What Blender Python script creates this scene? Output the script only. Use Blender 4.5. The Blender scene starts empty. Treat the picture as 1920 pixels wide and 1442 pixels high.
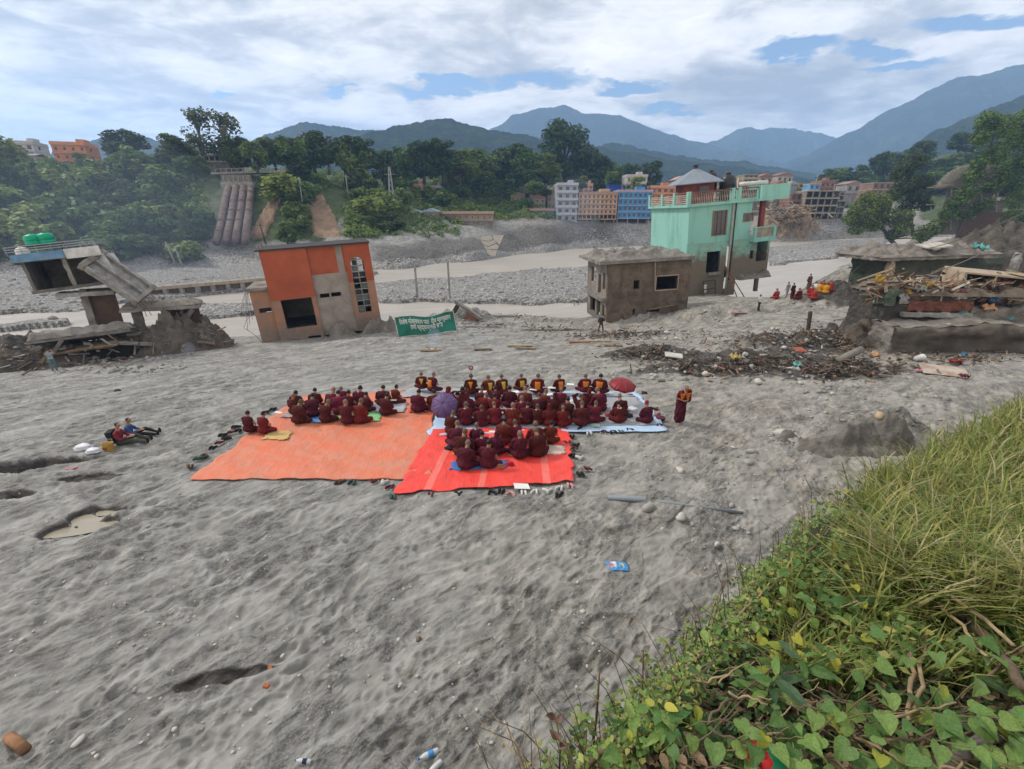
import bpy, bmesh, math, random
import numpy as np
from mathutils import Vector, Matrix, Euler

random.seed(7)
RNG = np.random.default_rng(7)
SC = bpy.context.scene
COL = SC.collection

# ------------------------------------------------------------------ camera
F, YH, CX, CY, CAMH = 850.0, 405.0, 960.0, 721.0, 7.8      # focal length and horizon in photo pixels
TH = math.atan((CY - YH) / F)
CT, ST = math.cos(TH), math.sin(TH)
cam_d = bpy.data.cameras.new('camera'); cam = bpy.data.objects.new('camera', cam_d); COL.objects.link(cam)
cam.location = (0, 0, CAMH); cam.rotation_euler = (math.radians(90) - TH, 0, 0)
cam_d.sensor_width = 36; cam_d.sensor_fit = 'HORIZONTAL'; cam_d.lens = F / 1920 * 36
cam_d.clip_start = 0.05; cam_d.clip_end = 20000
SC.camera = cam

# ------------------------------------------------------------------ light
SUN_EL, SUN_AZ = math.radians(44), math.radians(-70)       # azimuth from +Y towards +X
sun_d = bpy.data.lights.new('sun', 'SUN'); sun = bpy.data.objects.new('sun', sun_d); COL.objects.link(sun)
sun_d.energy = 2.5; sun_d.angle = math.radians(8); sun_d.color = (1.0, 0.95, 0.88)
sdir = Vector((math.sin(SUN_AZ) * math.cos(SUN_EL), math.cos(SUN_AZ) * math.cos(SUN_EL), math.sin(SUN_EL)))
sun.rotation_euler = (-sdir).to_track_quat('-Z', 'Y').to_euler()
vs = SC.view_settings
vs.view_transform = 'Standard'; vs.look = 'None'; vs.gamma = 1.0; vs.exposure = 0.38; vs.use_curve_mapping = False
SC.cycles.use_denoising = True
SC.cycles.max_bounces = 6; SC.cycles.diffuse_bounces = 2; SC.cycles.glossy_bounces = 2
SC.cycles.transmission_bounces = 3; SC.cycles.volume_bounces = 1; SC.cycles.transparent_max_bounces = 6

W = bpy.data.worlds.new('World'); SC.world = W; W.use_nodes = True
def nd(nt, typ, **kw):
    n = nt.nodes.new(typ)
    for k, v in kw.items():
        if k.startswith('i_'):
            n.inputs[int(k[2:]) if k[2:].isdigit() else k[2:].replace('_', ' ')].default_value = v
        else: setattr(n, k, v)
    return n
def mth(nt, op, a, b=None, c=None, clamp=False):
    n = nt.nodes.new('ShaderNodeMath'); n.operation = op; n.use_clamp = clamp
    for i, v in enumerate((a, b, c)):
        if v is None: continue
        if isinstance(v, (int, float)): n.inputs[i].default_value = v
        else: nt.links.new(v, n.inputs[i])
    return n.outputs[0]
def ramp(nt, fac, stops):
    n = nt.nodes.new('ShaderNodeValToRGB'); e = n.color_ramp.elements
    while len(e) < len(stops): e.new(0.5)
    for k, (p, c) in enumerate(stops):
        e[k].position = p; e[k].color = (*c, 1) if len(c) == 3 else c
    nt.links.new(fac, n.inputs[0]); return n.outputs[0]
def mixc(nt, fac, a, b, mode='MIX'):
    n = nt.nodes.new('ShaderNodeMix'); n.data_type = 'RGBA'; n.blend_type = mode
    for s, v in ((0, fac), (6, a), (7, b)):
        if isinstance(v, (int, float)): n.inputs[s].default_value = v
        elif isinstance(v, tuple): n.inputs[s].default_value = (*v, 1) if len(v) == 3 else v
        else: nt.links.new(v, n.inputs[s])
    return n.outputs[2]
def noise(nt, vec, scale, detail=4, rough=0.55, dist=0.0, w=None):
    n = nd(nt, 'ShaderNodeTexNoise'); n.inputs['Scale'].default_value = scale
    n.inputs['Detail'].default_value = detail; n.inputs['Roughness'].default_value = rough; n.inputs['Distortion'].default_value = dist
    if w is not None: n.noise_dimensions = '4D'; n.inputs['W'].default_value = w
    if vec is not None: nt.links.new(vec, n.inputs['Vector'])
    return n.outputs[0]
def mapping(nt, vec, scale=(1, 1, 1), rot=(0, 0, 0), loc=(0, 0, 0)):
    n = nt.nodes.new('ShaderNodeMapping'); n.inputs['Scale'].default_value = scale
    n.inputs['Rotation'].default_value = rot; n.inputs['Location'].default_value = loc
    nt.links.new(vec, n.inputs[0]); return n.outputs[0]

def ray(px, py):
    a = (px - CX) / F; b = (CY - py) / F
    return np.array([a, CT + b * ST, -ST + b * CT])
def zslope(py):
    b = (CY - py) / F
    return (b * CT - ST) / (CT + b * ST)
def gp(px, py, z=0.0):
    d = ray(px, py); t = (z - CAMH) / d[2]
    return Vector((d[0] * t, d[1] * t, z))
def at(px, py, y):
    d = ray(px, py); t = y / d[1]
    return Vector((d[0] * t, y, CAMH + d[2] * t))
def sm(e0, e1, x):
    t = np.clip((x - e0) / (e1 - e0), 0, 1); return t * t * (3 - 2 * t)

def build_world():
    nt = W.node_tree; nt.nodes.clear(); L = nt.links
    out = nd(nt, 'ShaderNodeOutputWorld'); bg = nd(nt, 'ShaderNodeBackground'); bg.inputs[1].default_value = 0.092
    L.new(bg.outputs[0], out.inputs[0])
    sky = nd(nt, 'ShaderNodeTexSky'); sky.sky_type = 'NISHITA'; sky.sun_disc = False
    sky.sun_elevation = SUN_EL; sky.sun_rotation = SUN_AZ; sky.altitude = 900; sky.air_density = 1.3; sky.dust_density = 0.4; sky.ozone_density = 2.0
    tc = nd(nt, 'ShaderNodeTexCoord'); sp = nd(nt, 'ShaderNodeSeparateXYZ'); L.new(tc.outputs['Generated'], sp.inputs[0])
    X, Y, Z = sp.outputs
    zc = mth(nt, 'ADD', mth(nt, 'MAXIMUM', Z, 0.0), 0.13)
    cb = nd(nt, 'ShaderNodeCombineXYZ'); L.new(mth(nt, 'DIVIDE', X, zc), cb.inputs[0]); L.new(mth(nt, 'DIVIDE', Y, zc), cb.inputs[1])
    P = cb.outputs[0]
    Ps = mapping(nt, P, (0.95, 1.2, 1), (0, 0, math.radians(-14)))
    n1 = noise(nt, Ps, 1.25, 6, 0.58, 0.35)
    n2 = noise(nt, Ps, 0.55, 2, 0.5, 0.0, w=3.1)
    n3 = noise(nt, Ps, 4.2, 6, 0.62, 0.6, w=7.7)
    shade = mth(nt, 'ADD', mth(nt, 'MULTIPLY', n1, 0.55), mth(nt, 'ADD', mth(nt, 'MULTIPLY', n2, 0.25), mth(nt, 'MULTIPLY', n3, 0.28)))
    cloud = ramp(nt, shade, [(0.42, (4.0, 3.85, 3.8)), (0.50, (6.9, 6.55, 6.2)), (0.56, (10.8, 10.2, 9.5)), (0.64, (13.4, 12.6, 11.7))])
    hor = mth(nt, 'POWER', mth(nt, 'SUBTRACT', 1.0, mth(nt, 'MAXIMUM', Z, 0.0)), 5.0)
    cloud = mixc(nt, 1.0, cloud, mixc(nt, hor, (1.0, 1.0, 1.0), (1.5, 1.38, 1.22)), 'MULTIPLY')          # thinner, brighter cloud towards the horizon
    # openings in the deck of cloud, along the ridges in view
    ay = mth(nt, 'MAXIMUM', mth(nt, 'ABSOLUTE', Y), 0.05)
    u = mth(nt, 'DIVIDE', X, ay); v = mth(nt, 'DIVIDE', Z, ay)
    wob = mth(nt, 'MULTIPLY', mth(nt, 'SUBTRACT', noise(nt, P, 2.6, 4, 0.6, 0.0, w=1.3), 0.5), 0.10)
    wob2 = mth(nt, 'MULTIPLY', mth(nt, 'SUBTRACT', noise(nt, P, 2.9, 4, 0.6, 0.0, w=5.3), 0.5), 0.10)
    u2 = mth(nt, 'ADD', u, wob); v2 = mth(nt, 'ADD', v, wob2)
    cu = nd(nt, 'ShaderNodeCombineXYZ'); L.new(u2, cu.inputs[0]); L.new(mth(nt, 'ADD', v2, mth(nt, 'MULTIPLY', u2, -.05)), cu.inputs[1]); UV = cu.outputs[0]
    best = None
    for px, py, a, b, tilt in ((830, 170, 95, 13, -.18), (990, 158, 95, 15, -.08), (1180, 160, 70, 11, .05), (1500, 102, 80, 13, -.12), (1640, 98, 60, 9, -.3),
                               (1850, 38, 120, 14, -.24), (1690, 122, 80, 8, -.15), (420, 185, 22, 6, 0), (1260, 213, 60, 9, 0), (640, 176, 40, 5, .1)):
        d = ray(px, py); u0, v0 = d[0] / d[1], d[2] / d[1] - .05 * d[0] / d[1]; sx, sy = 800 / a, 800 / b
        q = mapping(nt, UV, (sx, sy, 0), (0, 0, 0), (-sx * u0, -sy * v0, 0)); ln = nd(nt, 'ShaderNodeVectorMath', operation='LENGTH'); L.new(q, ln.inputs[0])
        best = ln.outputs['Value'] if best is None else mth(nt, 'MINIMUM', best, ln.outputs['Value'])
    best = mth(nt, 'SUBTRACT', 1.0, mth(nt, 'MULTIPLY', best, best))
    gap = mth(nt, 'ADD', mth(nt, 'MULTIPLY', best, 0.9), mth(nt, 'MULTIPLY', mth(nt, 'SUBTRACT', n3, 0.5), 1.6))
    gapm = ramp(nt, gap, [(0.0, (0, 0, 0)), (0.55, (1, 1, 1))])
    bluesky = mixc(nt, 1.0, sky.outputs[0], (1.0, 1.05, 1.15), 'MULTIPLY')
    col = mixc(nt, gapm, cloud, bluesky)
    L.new(col, bg.inputs[0])
build_world()

# ------------------------------------------------------------------ helpers
def nz_hash(ix, iy, seed):
    h = (ix.astype(np.int64) * 374761393 + iy.astype(np.int64) * 668265263 + seed * 974634777) & 0x7fffffff
    h = ((h ^ (h >> 13)) * 1274126177) & 0x7fffffff
    return (h ^ (h >> 16)) & 0xffff
def pn(x, y, seed=0):                                        # gradient noise, about -1..1
    x0 = np.floor(x); y0 = np.floor(y); fx = x - x0; fy = y - y0
    u = fx * fx * fx * (fx * (fx * 6 - 15) + 10); v = fy * fy * fy * (fy * (fy * 6 - 15) + 10)
    def g(i, j):
        a = nz_hash(x0 + i, y0 + j, seed) * (2 * math.pi / 65536)
        return np.cos(a) * (fx - i) + np.sin(a) * (fy - j)
    a = g(0, 0) * (1 - u) + g(1, 0) * u; b = g(0, 1) * (1 - u) + g(1, 1) * u
    return (a * (1 - v) + b * v) * 1.5
def fbm(x, y, o=4, seed=0, lac=2.0, gain=0.5):
    s = np.zeros_like(x); a = 1.0
    for k in range(o):
        s += a * pn(x, y, seed + k * 17); x = x * lac; y = y * lac; a *= gain
    return s
def worley(x, y, seed=0):
    x0 = np.floor(x); y0 = np.floor(y); best = np.full(x.shape, 9.0)
    for i in (-1, 0, 1):
        for j in (-1, 0, 1):
            h = nz_hash(x0 + i, y0 + j, seed); h2 = nz_hash(x0 + i, y0 + j, seed + 91)
            d = (x0 + i + h / 65536 - x) ** 2 + (y0 + j + h2 / 65536 - y) ** 2
            best = np.minimum(best, d)
    return np.sqrt(best)

MATS = {}
def principled(name):
    m = bpy.data.materials.new(name); m.use_nodes = True
    return m, m.node_tree, m.node_tree.nodes['Principled BSDF']
def M(name, col, rough=0.85, var=0.25, vs_=1.5, col2=None, bump=0.3, bs=14.0, spec=0.25, metal=0.0, mud=None, mudcol=(0.20, 0.175, 0.145), rnd=0.0, bdist=0.03, stretch=(1, 1, 1), trans=0.0, m2=0.5):
    """plain surface: base colour with noise to a second colour, fine relief, and optionally dried mud below a height"""
    if name in MATS: return MATS[name]
    m, nt, b = principled(name); L = nt.links
    tc = nd(nt, 'ShaderNodeTexCoord'); vec = mapping(nt, tc.outputs['Object'], stretch)
    n1 = noise(nt, vec, vs_, 6, 0.6, 0.3)
    c2 = col2 or tuple(c * (1 - var) for c in col)
    base = mixc(nt, ramp(nt, n1, [(m2 - 0.14, (0, 0, 0)), (m2 + 0.14, (1, 1, 1))]), tuple(min(1, c * (1 + var * 0.3)) for c in col), c2)
    if rnd:
        oi = nd(nt, 'ShaderNodeObjectInfo')
        hs = nd(nt, 'ShaderNodeHueSaturation'); L.new(base, hs.inputs['Color'])
        L.new(mth(nt, 'ADD', mth(nt, 'MULTIPLY', oi.outputs['Random'], 2 * rnd), 1 - rnd), hs.inputs['Value'])
        L.new(mth(nt, 'ADD', mth(nt, 'MULTIPLY', oi.outputs['Random'], -0.05), 0.525), hs.inputs['Hue']); base = hs.outputs[0]
    if mud is not None:
        sp = nd(nt, 'ShaderNodeSeparateXYZ'); L.new(tc.outputs['Object'], sp.inputs[0])
        nm = noise(nt, tc.outputs['Object'], 0.9, 6, 0.65, 0.4)
        k = mth(nt, 'ADD', mth(nt, 'MULTIPLY', mth(nt, 'SUBTRACT', mud, sp.outputs[2]), 0.8), mth(nt, 'MULTIPLY', mth(nt, 'SUBTRACT', nm, 0.5), 3.4), clamp=True)
        mc = mixc(nt, noise(nt, tc.outputs['Object'], 3.0, 5), mudcol, tuple(c * 0.6 for c in mudcol))
        base = mixc(nt, k, base, mc)
    L.new(base, b.inputs['Base Color'])
    b.inputs['Roughness'].default_value = rough; b.inputs['Specular IOR Level'].default_value = spec; b.inputs['Metallic'].default_value = metal
    if bump:
        bn = nd(nt, 'ShaderNodeBump'); bn.inputs['Strength'].default_value = bump; bn.inputs['Distance'].default_value = bdist
        L.new(noise(nt, tc.outputs['Object'], bs, 5, 0.65), bn.inputs['Height']); L.new(bn.outputs[0], b.inputs['Normal'])
    if trans:
        tr = nd(nt, 'ShaderNodeBsdfTranslucent'); L.new(base, tr.inputs[0]); mx = nd(nt, 'ShaderNodeMixShader'); mx.inputs[0].default_value = trans
        L.new(b.outputs[0], mx.inputs[1]); L.new(tr.outputs[0], mx.inputs[2]); L.new(mx.outputs[0], nt.nodes['Material Output'].inputs[0])
    MATS[name] = m; return m

def link(name, me, parent=None, loc=None, rot=None):
    o = bpy.data.objects.new(name, me); COL.objects.link(o)
    if parent is not None: o.parent = parent
    if loc is not None: o.location = loc
    if rot is not None: o.rotation_euler = rot
    return o
def tag(o, label, cat, group=None, kind=None):
    o['label'] = label; o['category'] = cat
    if group: o['group'] = group
    if kind: o['kind'] = kind
    return o
def thing(name, label, cat, loc=(0, 0, 0), rot=(0, 0, 0), group=None, scale=None):
    o = link(name, None, None, loc, rot); o.empty_display_size = 0.2
    if scale: o.scale = scale if isinstance(scale, tuple) else (scale,) * 3
    return tag(o, label, cat, group)
def copy_tree(o, parent=None):
    c = o.copy(); COL.objects.link(c); c.parent = parent
    for ch in o.children: copy_tree(ch, c)
    return c
def np_mesh(name, V, Q, mats=(), smooth=True, mi=None):
    me = bpy.data.meshes.new(name); V = np.asarray(V, np.float32); Q = np.asarray(Q, np.int32); k = Q.shape[1]
    me.vertices.add(len(V)); me.vertices.foreach_set('co', V.ravel())
    me.loops.add(Q.size); me.loops.foreach_set('vertex_index', Q.ravel())
    me.polygons.add(len(Q)); me.polygons.foreach_set('loop_start', np.arange(0, Q.size, k, dtype=np.int32))
    try: me.polygons.foreach_set('loop_total', np.full(len(Q), k, np.int32))
    except Exception: pass
    if mi is not None: me.polygons.foreach_set('material_index', np.asarray(mi, np.int32))
    me.update(calc_edges=True)
    if smooth: me.polygons.foreach_set('use_smooth', np.ones(len(Q), bool))
    for m in mats: me.materials.append(m)
    return me
def grid_quads(r, c):
    i = np.arange(r - 1)[:, None] * c + np.arange(c - 1)[None, :]
    return np.stack([i, i + 1, i + c + 1, i + c], -1).reshape(-1, 4)

class MB:
    """collects boxes, bars, tubes and lofts into ONE mesh"""
    def __init__(s): s.v = []; s.f = []; s.m = []
    def add(s, vs_, fs, mi=0):
        k = len(s.v); s.v += [tuple(p) for p in vs_]; s.f += [tuple(i + k for i in f) for f in fs]; s.m += [mi] * len(fs); return s
    BF = ((0, 3, 2, 1), (4, 5, 6, 7), (0, 1, 5, 4), (1, 2, 6, 5), (2, 3, 7, 6), (3, 0, 4, 7))
    def box(s, lo, hi, mi=0, rot=None, jit=0.0, about=None):
        x0, y0, z0 = lo; x1, y1, z1 = hi
        P = [Vector(p) for p in ((x0, y0, z0), (x1, y0, z0), (x1, y1, z0), (x0, y1, z0), (x0, y0, z1), (x1, y0, z1), (x1, y1, z1), (x0, y1, z1))]
        if jit: P = [p + Vector((random.uniform(-jit, jit), random.uniform(-jit, jit), random.uniform(-jit, jit))) for p in P]
        if rot is not None:
            c = Vector(about) if about is not None else Vector(((x0 + x1) / 2, (y0 + y1) / 2, (z0 + z1) / 2))
            R = Euler(rot).to_matrix() if not isinstance(rot, Matrix) else rot
            P = [R @ (p - c) + c for p in P]
        return s.add(P, s.BF, mi)
    def cbox(s, c, size, mi=0, rot=None, jit=0.0):
        c = Vector(c); h = Vector(size) / 2
        return s.box(c - h, c + h, mi, rot, jit)
    def beam(s, p0, p1, w, h, mi=0, roll=0.0):
        p0 = Vector(p0); p1 = Vector(p1); d = p1 - p0; q = d.to_track_quat('X', 'Z').to_matrix() @ Matrix.Rotation(roll, 3, 'X')
        c = (p0 + p1) / 2; L = d.length / 2
        P = [q @ Vector((sx * L, sy * w / 2, sz * h / 2)) + c for sx, sy, sz in ((-1, -1, -1), (1, -1, -1), (1, 1, -1), (-1, 1, -1), (-1, -1, 1), (1, -1, 1), (1, 1, 1), (-1, 1, 1))]
        return s.add(P, s.BF, mi)
    def tube(s, pts, rad, n=6, mi=0, cap=True):
        pts = [Vector(p) for p in pts]; k = len(s.v)
        if not hasattr(rad, '__len__'): rad = [rad] * len(pts)
        prev = None
        for i, p in enumerate(pts):
            d = (pts[min(i + 1, len(pts) - 1)] - pts[max(i - 1, 0)]).normalized()
            if prev is None:
                a = d.orthogonal().normalized()
            else:
                a = (prev - d * prev.dot(d)); a = a.normalized() if a.length > 1e-6 else d.orthogonal().normalized()
            prev = a; b = d.cross(a)
            for j in range(n):
                t = 2 * math.pi * j / n; s.v.append(tuple(p + (a * math.cos(t) + b * math.sin(t)) * rad[i]))
        for i in range(len(pts) - 1):
            for j in range(n):
                s.f.append((k + i * n + j, k + i * n + (j + 1) % n, k + (i + 1) * n + (j + 1) % n, k + (i + 1) * n + j)); s.m.append(mi)
        if cap:
            s.f.append(tuple(k + j for j in reversed(range(n)))); s.m.append(mi)
            e = k + (len(pts) - 1) * n; s.f.append(tuple(e + j for j in range(n))); s.m.append(mi)
        return s
    def lathe(s, prof, n=12, mi=0, c=(0, 0, 0), M_=None):
        k = len(s.v); c = Vector(c)
        for r, z in prof:
            for j in range(n):
                t = 2 * math.pi * j / n; p = Vector((r * math.cos(t), r * math.sin(t), z))
                if M_ is not None: p = M_ @ p
                s.v.append(tuple(p + c))
        for i in range(len(prof) - 1):
            for j in range(n):
                s.f.append((k + i * n + j, k + i * n + (j + 1) % n, k + (i + 1) * n + (j + 1) % n, k + (i + 1) * n + j)); s.m.append(mi)
        s.f.append(tuple(k + j for j in reversed(range(n)))); s.m.append(mi)
        e = k + (len(prof) - 1) * n; s.f.append(tuple(e + j for j in range(n))); s.m.append(mi)
        return s
    def prism(s, poly, y0, y1, mi=0):                        # xz outline given a depth along y
        n = len(poly); V = [(x, y0, z) for x, z in poly] + [(x, y1, z) for x, z in poly]
        Fs = [tuple(range(n)), tuple(reversed(range(n, 2 * n)))] + [(i, i + n, (i + 1) % n + n, (i + 1) % n) for i in range(n)]
        return s.add(V, Fs, mi)
    def slab(s, poly, z0, z1, mi=0):                         # xy outline given a height
        n = len(poly); V = [(x, y, z0) for x, y in poly] + [(x, y, z1) for x, y in poly]
        Fs = [tuple(reversed(range(n))), tuple(range(n, 2 * n))] + [(i, (i + 1) % n, (i + 1) % n + n, i + n) for i in range(n)]
        return s.add(V, Fs, mi)
    def wall(s, a0, a1, z0, z1, holes, d0, d1, axis='x', mi=0):
        """wall in the plane of `axis` and z with rectangular openings, from depth d0 to d1"""
        xs = sorted({a0, a1, *[min(max(h[i], a0), a1) for h in holes for i in (0, 1)]})
        for i in range(len(xs) - 1):
            xa, xb = xs[i], xs[i + 1]
            if xb - xa < 1e-6: continue
            cut = sorted((max(h[2], z0), min(h[3], z1)) for h in holes if h[0] < (xa + xb) / 2 < h[1]); z = z0; seg = []
            for c0, c1 in cut:
                if c0 > z + 1e-6: seg.append((z, c0))
                z = max(z, c1)
            if z < z1 - 1e-6: seg.append((z, z1))
            for za, zb in seg:
                if axis == 'x': s.box((xa, d0, za), (xb, d1, zb), mi)
                else: s.box((d0, xa, za), (d1, xb, zb), mi)
        return s
    def mesh(s, name, mats, smooth=False):
        me = bpy.data.meshes.new(name); me.from_pydata(s.v, [], s.f)
        for m in (mats if isinstance(mats, (list, tuple)) else [mats]): me.materials.append(m)
        me.polygons.foreach_set('material_index', s.m)
        if smooth: me.polygons.foreach_set('use_smooth', [True] * len(s.f))
        me.update(); return me
    def build(s, name, mats, parent=None, smooth=False, loc=None, rot=None):
        return link(name, s.mesh(name, mats, smooth), parent, loc, rot)
CLOUD = None
def rough(o, lv=4, amp=.15, size=.8):
    """break up a plain block: subdivide it and push its surface in and out"""
    global CLOUD
    if CLOUD is None: CLOUD = {}
    if size not in CLOUD: t = bpy.data.textures.new('lumps', 'CLOUDS'); t.noise_scale = size; t.noise_depth = 3; CLOUD[size] = t
    s = o.modifiers.new('cuts', 'SUBSURF'); s.subdivision_type = 'SIMPLE'; s.levels = lv; s.render_levels = lv
    d = o.modifiers.new('lumps', 'DISPLACE'); d.texture = CLOUD[size]; d.strength = amp; d.texture_coords = 'GLOBAL'; d.mid_level = .5; return o
def bevel(o, w=0.02, seg=1):
    m = o.modifiers.new('edge', 'BEVEL'); m.width = w; m.segments = seg; m.limit_method = 'ANGLE'; return o
def sph(c, r, seg=2):
    bm = bmesh.new(); bmesh.ops.create_icosphere(bm, subdivisions=seg, radius=1); r = r if hasattr(r, '__len__') else (r, r, r)
    V = [(v.co.x * r[0] + c[0], v.co.y * r[1] + c[1], v.co.z * r[2] + c[2]) for v in bm.verts]; Fs = [tuple(v.index for v in f.verts) for f in bm.faces]; bm.free(); return V, Fs
# ------------------------------------------------------------------ terrain
def tan_az(px, py=405): d = ray(px, py); return d[0] / d[1]
def zw_(x): return -5.0 + 0.03 * np.maximum(x, 0)             # river surface, climbing upstream
FAR = {-450: [(515, 100), (490, 106), (400, 122), (300, 145), (285, 170), (300, 300)],
       0: [(510, 104), (490, 110), (400, 128), (318, 150), (306, 168), (315, 300)],
       200: [(500, 112), (480, 118), (390, 138), (318, 165), (303, 180), (312, 300)],
       350: [(490, 123), (470, 130), (380, 150), (312, 175), (305, 190), (315, 300)],
       412: [(489, 124), (464, 131), (350, 157), (330, 163), (326, 178), (312, 200), (315, 300)],
       480: [(487, 126), (458, 134), (350, 159), (330, 164), (326, 178), (315, 200), (318, 300)],
       520: [(486, 126), (450, 138), (350, 160), (328, 185), (320, 210), (325, 300)],
       620: [(500, 121), (470, 130), (440, 142), (370, 162), (340, 190), (325, 230), (330, 320)],
       720: [(505, 118), (490, 121), (462, 133), (440, 150), (400, 165), (345, 205), (330, 250), (335, 340)],
       850: [(491, 137), (474, 141), (455, 150), (432, 165), (415, 175), (352, 235), (335, 270), (340, 340)],
       1000: [(476, 167), (460, 171), (432, 182), (413, 190), (400, 200), (380, 220), (355, 280), (350, 360)],
       1090: [(466, 185), (442, 190), (425, 194), (412, 200), (390, 225), (360, 290), (355, 360)],
       1200: [(460, 190), (445, 192), (430, 196), (420, 200), (400, 230), (380, 290), (370, 360)],
       1350: [(452, 195), (440, 197), (420, 205), (412, 210), (396, 240), (380, 300), (370, 360)],
       1500: [(441, 190), (432, 193), (415, 198), (409, 205), (395, 240), (372, 300), (362, 360)],
       1620: [(430, 195), (412, 200), (390, 240), (366, 280), (338, 330), (345, 400)],
       1750: [(430, 190), (405, 210), (350, 260), (292, 330), (290, 420)],
       1900: [(430, 180), (385, 200), (310, 250), (252, 320), (250, 420)],
       2300: [(430, 180), (370, 200), (280, 250), (200, 320), (210, 420)]}
FCOL = []
for px, prof in sorted(FAR.items()):
    ys = [p[1] for p in prof]; zs = [CAMH + y * zslope(py) for py, y in prof]
    FCOL.append((tan_az(px), ys[0], np.array([ys[0] - 5] + ys + [480.0]), np.array([zs[0] - 1.5] + zs + [zs[-1] - 4])))
FTA = np.array([c[0] for c in FCOL]); FFOOT = np.array([c[1] for c in FCOL])
def smooth_ground(x, y):
    z = -0.10 * np.maximum(0, y - 18) * (1 - 0.5 * sm(8, 24, x)) - 0.055 * np.maximum(0, -x - 9) * sm(10, 24, y)
    z = np.maximum(z, -4.3)
    z = z + 3.2 * sm(26, 52, x) * sm(24, 40, y) + 0.5 * sm(16, 30, x)
    return z
EDGE = [(-500, 720), (-200, 700), (0, 672), (100, 662), (350, 632), (480, 628), (700, 600), (870, 583), (1090, 594), (1300, 566), (1450, 556), (1540, 522), (1600, 492), (1640, 470), (1700, 452), (1800, 442), (2000, 438), (2600, 438)]
ETA, EY = [], []
for px, py in EDGE:
    g = gp(px, py, -3.9 + 0.03 * max(0, (px - 960) / 850 * 50))
    if 1300 < px < 1700:
        for _ in range(30): g = gp(px, py, .5 * g.z + .5 * float(smooth_ground(np.array(g.x), np.array(g.y))))
    ETA.append(g.x / g.y); EY.append(min(g.y, 92))
ETA, EY = np.array(ETA), np.array(EY)
BARS = [[(-500, 650), (0, 588), (130, 578), (250, 566), (400, 549), (500, 541), (560, 533), (700, 522), (700, 478), (-500, 490)],
        [(-100, 624), (130, 606), (130, 598), (-100, 612)], [(320, 594), (500, 587), (500, 566), (320, 574)],
        [(690, 566), (800, 559), (1000, 567), (1110, 570), (1130, 500), (1000, 506), (850, 519), (690, 531)],
        [(1430, 510), (1520, 503), (1650, 490), (1660, 467), (1540, 471), (1430, 478)]]
BARW = [[(lambda g: (g.x, g.y))(gp(x, y, -4.6)) for x, y in b] for b in BARS]
def inpoly(x, y, poly):
    r = np.zeros(x.shape, bool); n = len(poly)
    for i in range(n):
        x0, y0 = poly[i]; x1, y1 = poly[(i + 1) % n]
        c = ((y0 > y) != (y1 > y)) & (x < (x1 - x0) * (y - y0) / ((y1 - y0) or 1e-9) + x0); r ^= c
    return r
# mounds (px, py, radius x, radius y, height) and pits in the flat
MOUNDS = [(1610, 825, 2.7, 0.95, 0.85), (1668, 802, 1.3, 0.8, 0.85), (1470, 810, 0.7, 0.5, 0.25), (1730, 812, 0.5, .4, .25), (1285, 960, 1.6, .8, .22), (1225, 945, .6, .4, .2), (1390, 1060, 1.6, .5, .2), (1290, 850, 1.4, .7, .15),
          (780, 588, 5.6, 2.6, 2.0), (880, 598, 3.6, 1.6, 1.4), (690, 640, 5.0, 1.2, 0.35), (1000, 600, 5, 1.4, .5), (1180, 600, 5, 2.2, 1.0), (1330, 590, 7, 2.2, .9), (1200, 630, 6, 1.3, .35), (1560, 560, 5.5, 3.5, 1.6), (1600, 530, 4.5, 4, 1.6),
          (1220, 668, 3.8, 1.4, 0.75), (1330, 694, 4.5, 1.3, 0.7), (1450, 688, 4.5, 1.4, 0.75), (1420, 645, 4.0, 1.0, 0.7), (1540, 645, 3.5, 1.6, 1.0), (1560, 698, 3.5, 1.2, .7), (60, 680, 6, 2.4, 1.5), (160, 668, 5, 2, 1.2), (-60, 690, 6, 3, 1.5),
          (560, 880, 1.5, .5, .06), (640, 960, 2, .5, .06), (600, 1270, .8, .12, .12)]
PITS = [(40, 872, 1.9, 0.5, 0.42), (170, 893, 1.0, 0.22, 0.1), (150, 985, 1.0, 0.42, 0.2), (185, 958, .75, .3, .2), (10, 930, .7, .3, .2), (430, 1265, 1.0, .13, .07), (745, 1385, .28, .17, .1), (1180, 1000, .8, .3, .1), (1330, 1165, .8, .4, .1), (1150, 1170, .7, .3, .1), (1100, 1260, .7, .35, .08), (1490, 790, 1.2, .25, .1)]
def relief(x, y):
    ca, sa = 0.74, 0.67
    a = x * ca + y * sa; b = -x * sa + y * ca
    wx = 0.35 * pn(a * 0.5, b * 0.5, 5); wy = 0.35 * pn(a * 0.5 + 9, b * 0.5, 6)
    left = 1 - 0.55 * sm(0.5, 6, x)
    r1 = 1 - np.abs(pn(a * 0.8 + wx * 2, b * 1.5 + wy * 2, 11)) * 1.5
    w = worley(a * 1.9 + wx * 2, b * 2.7 + wy * 2, 3)
    dim = -np.clip(0.52 - w, 0, 1) * 0.16                      # trampled hollows with raised rims
    n3 = fbm(a * 3.0, b * 4.0, 4, 21) * 0.022
    trod = sm(-0.25, 0.35, fbm(x * 0.16, y * 0.16, 3, 31))
    big = fbm(x * 0.22, y * 0.22, 3, 41) * 0.07
    w2 = worley(a * 3.8 + wx * 2, b * 4.8 + wy * 2, 13); foot_ = -np.clip(0.42 - w2, 0, 1) * 0.16 * sm(-.1, .4, fbm(x * .45, y * .45, 2, 37))
    veins = np.clip(1 - np.abs(pn(a * 1.3 + wx * 2, b * 2.2 + wy * 2, 15)) * 6, 0, 1) * .022
    return left * (0.06 * r1 * r1 + dim * (0.5 + 1.0 * trod)) + foot_ + veins + n3 * 1.3 + big
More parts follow.
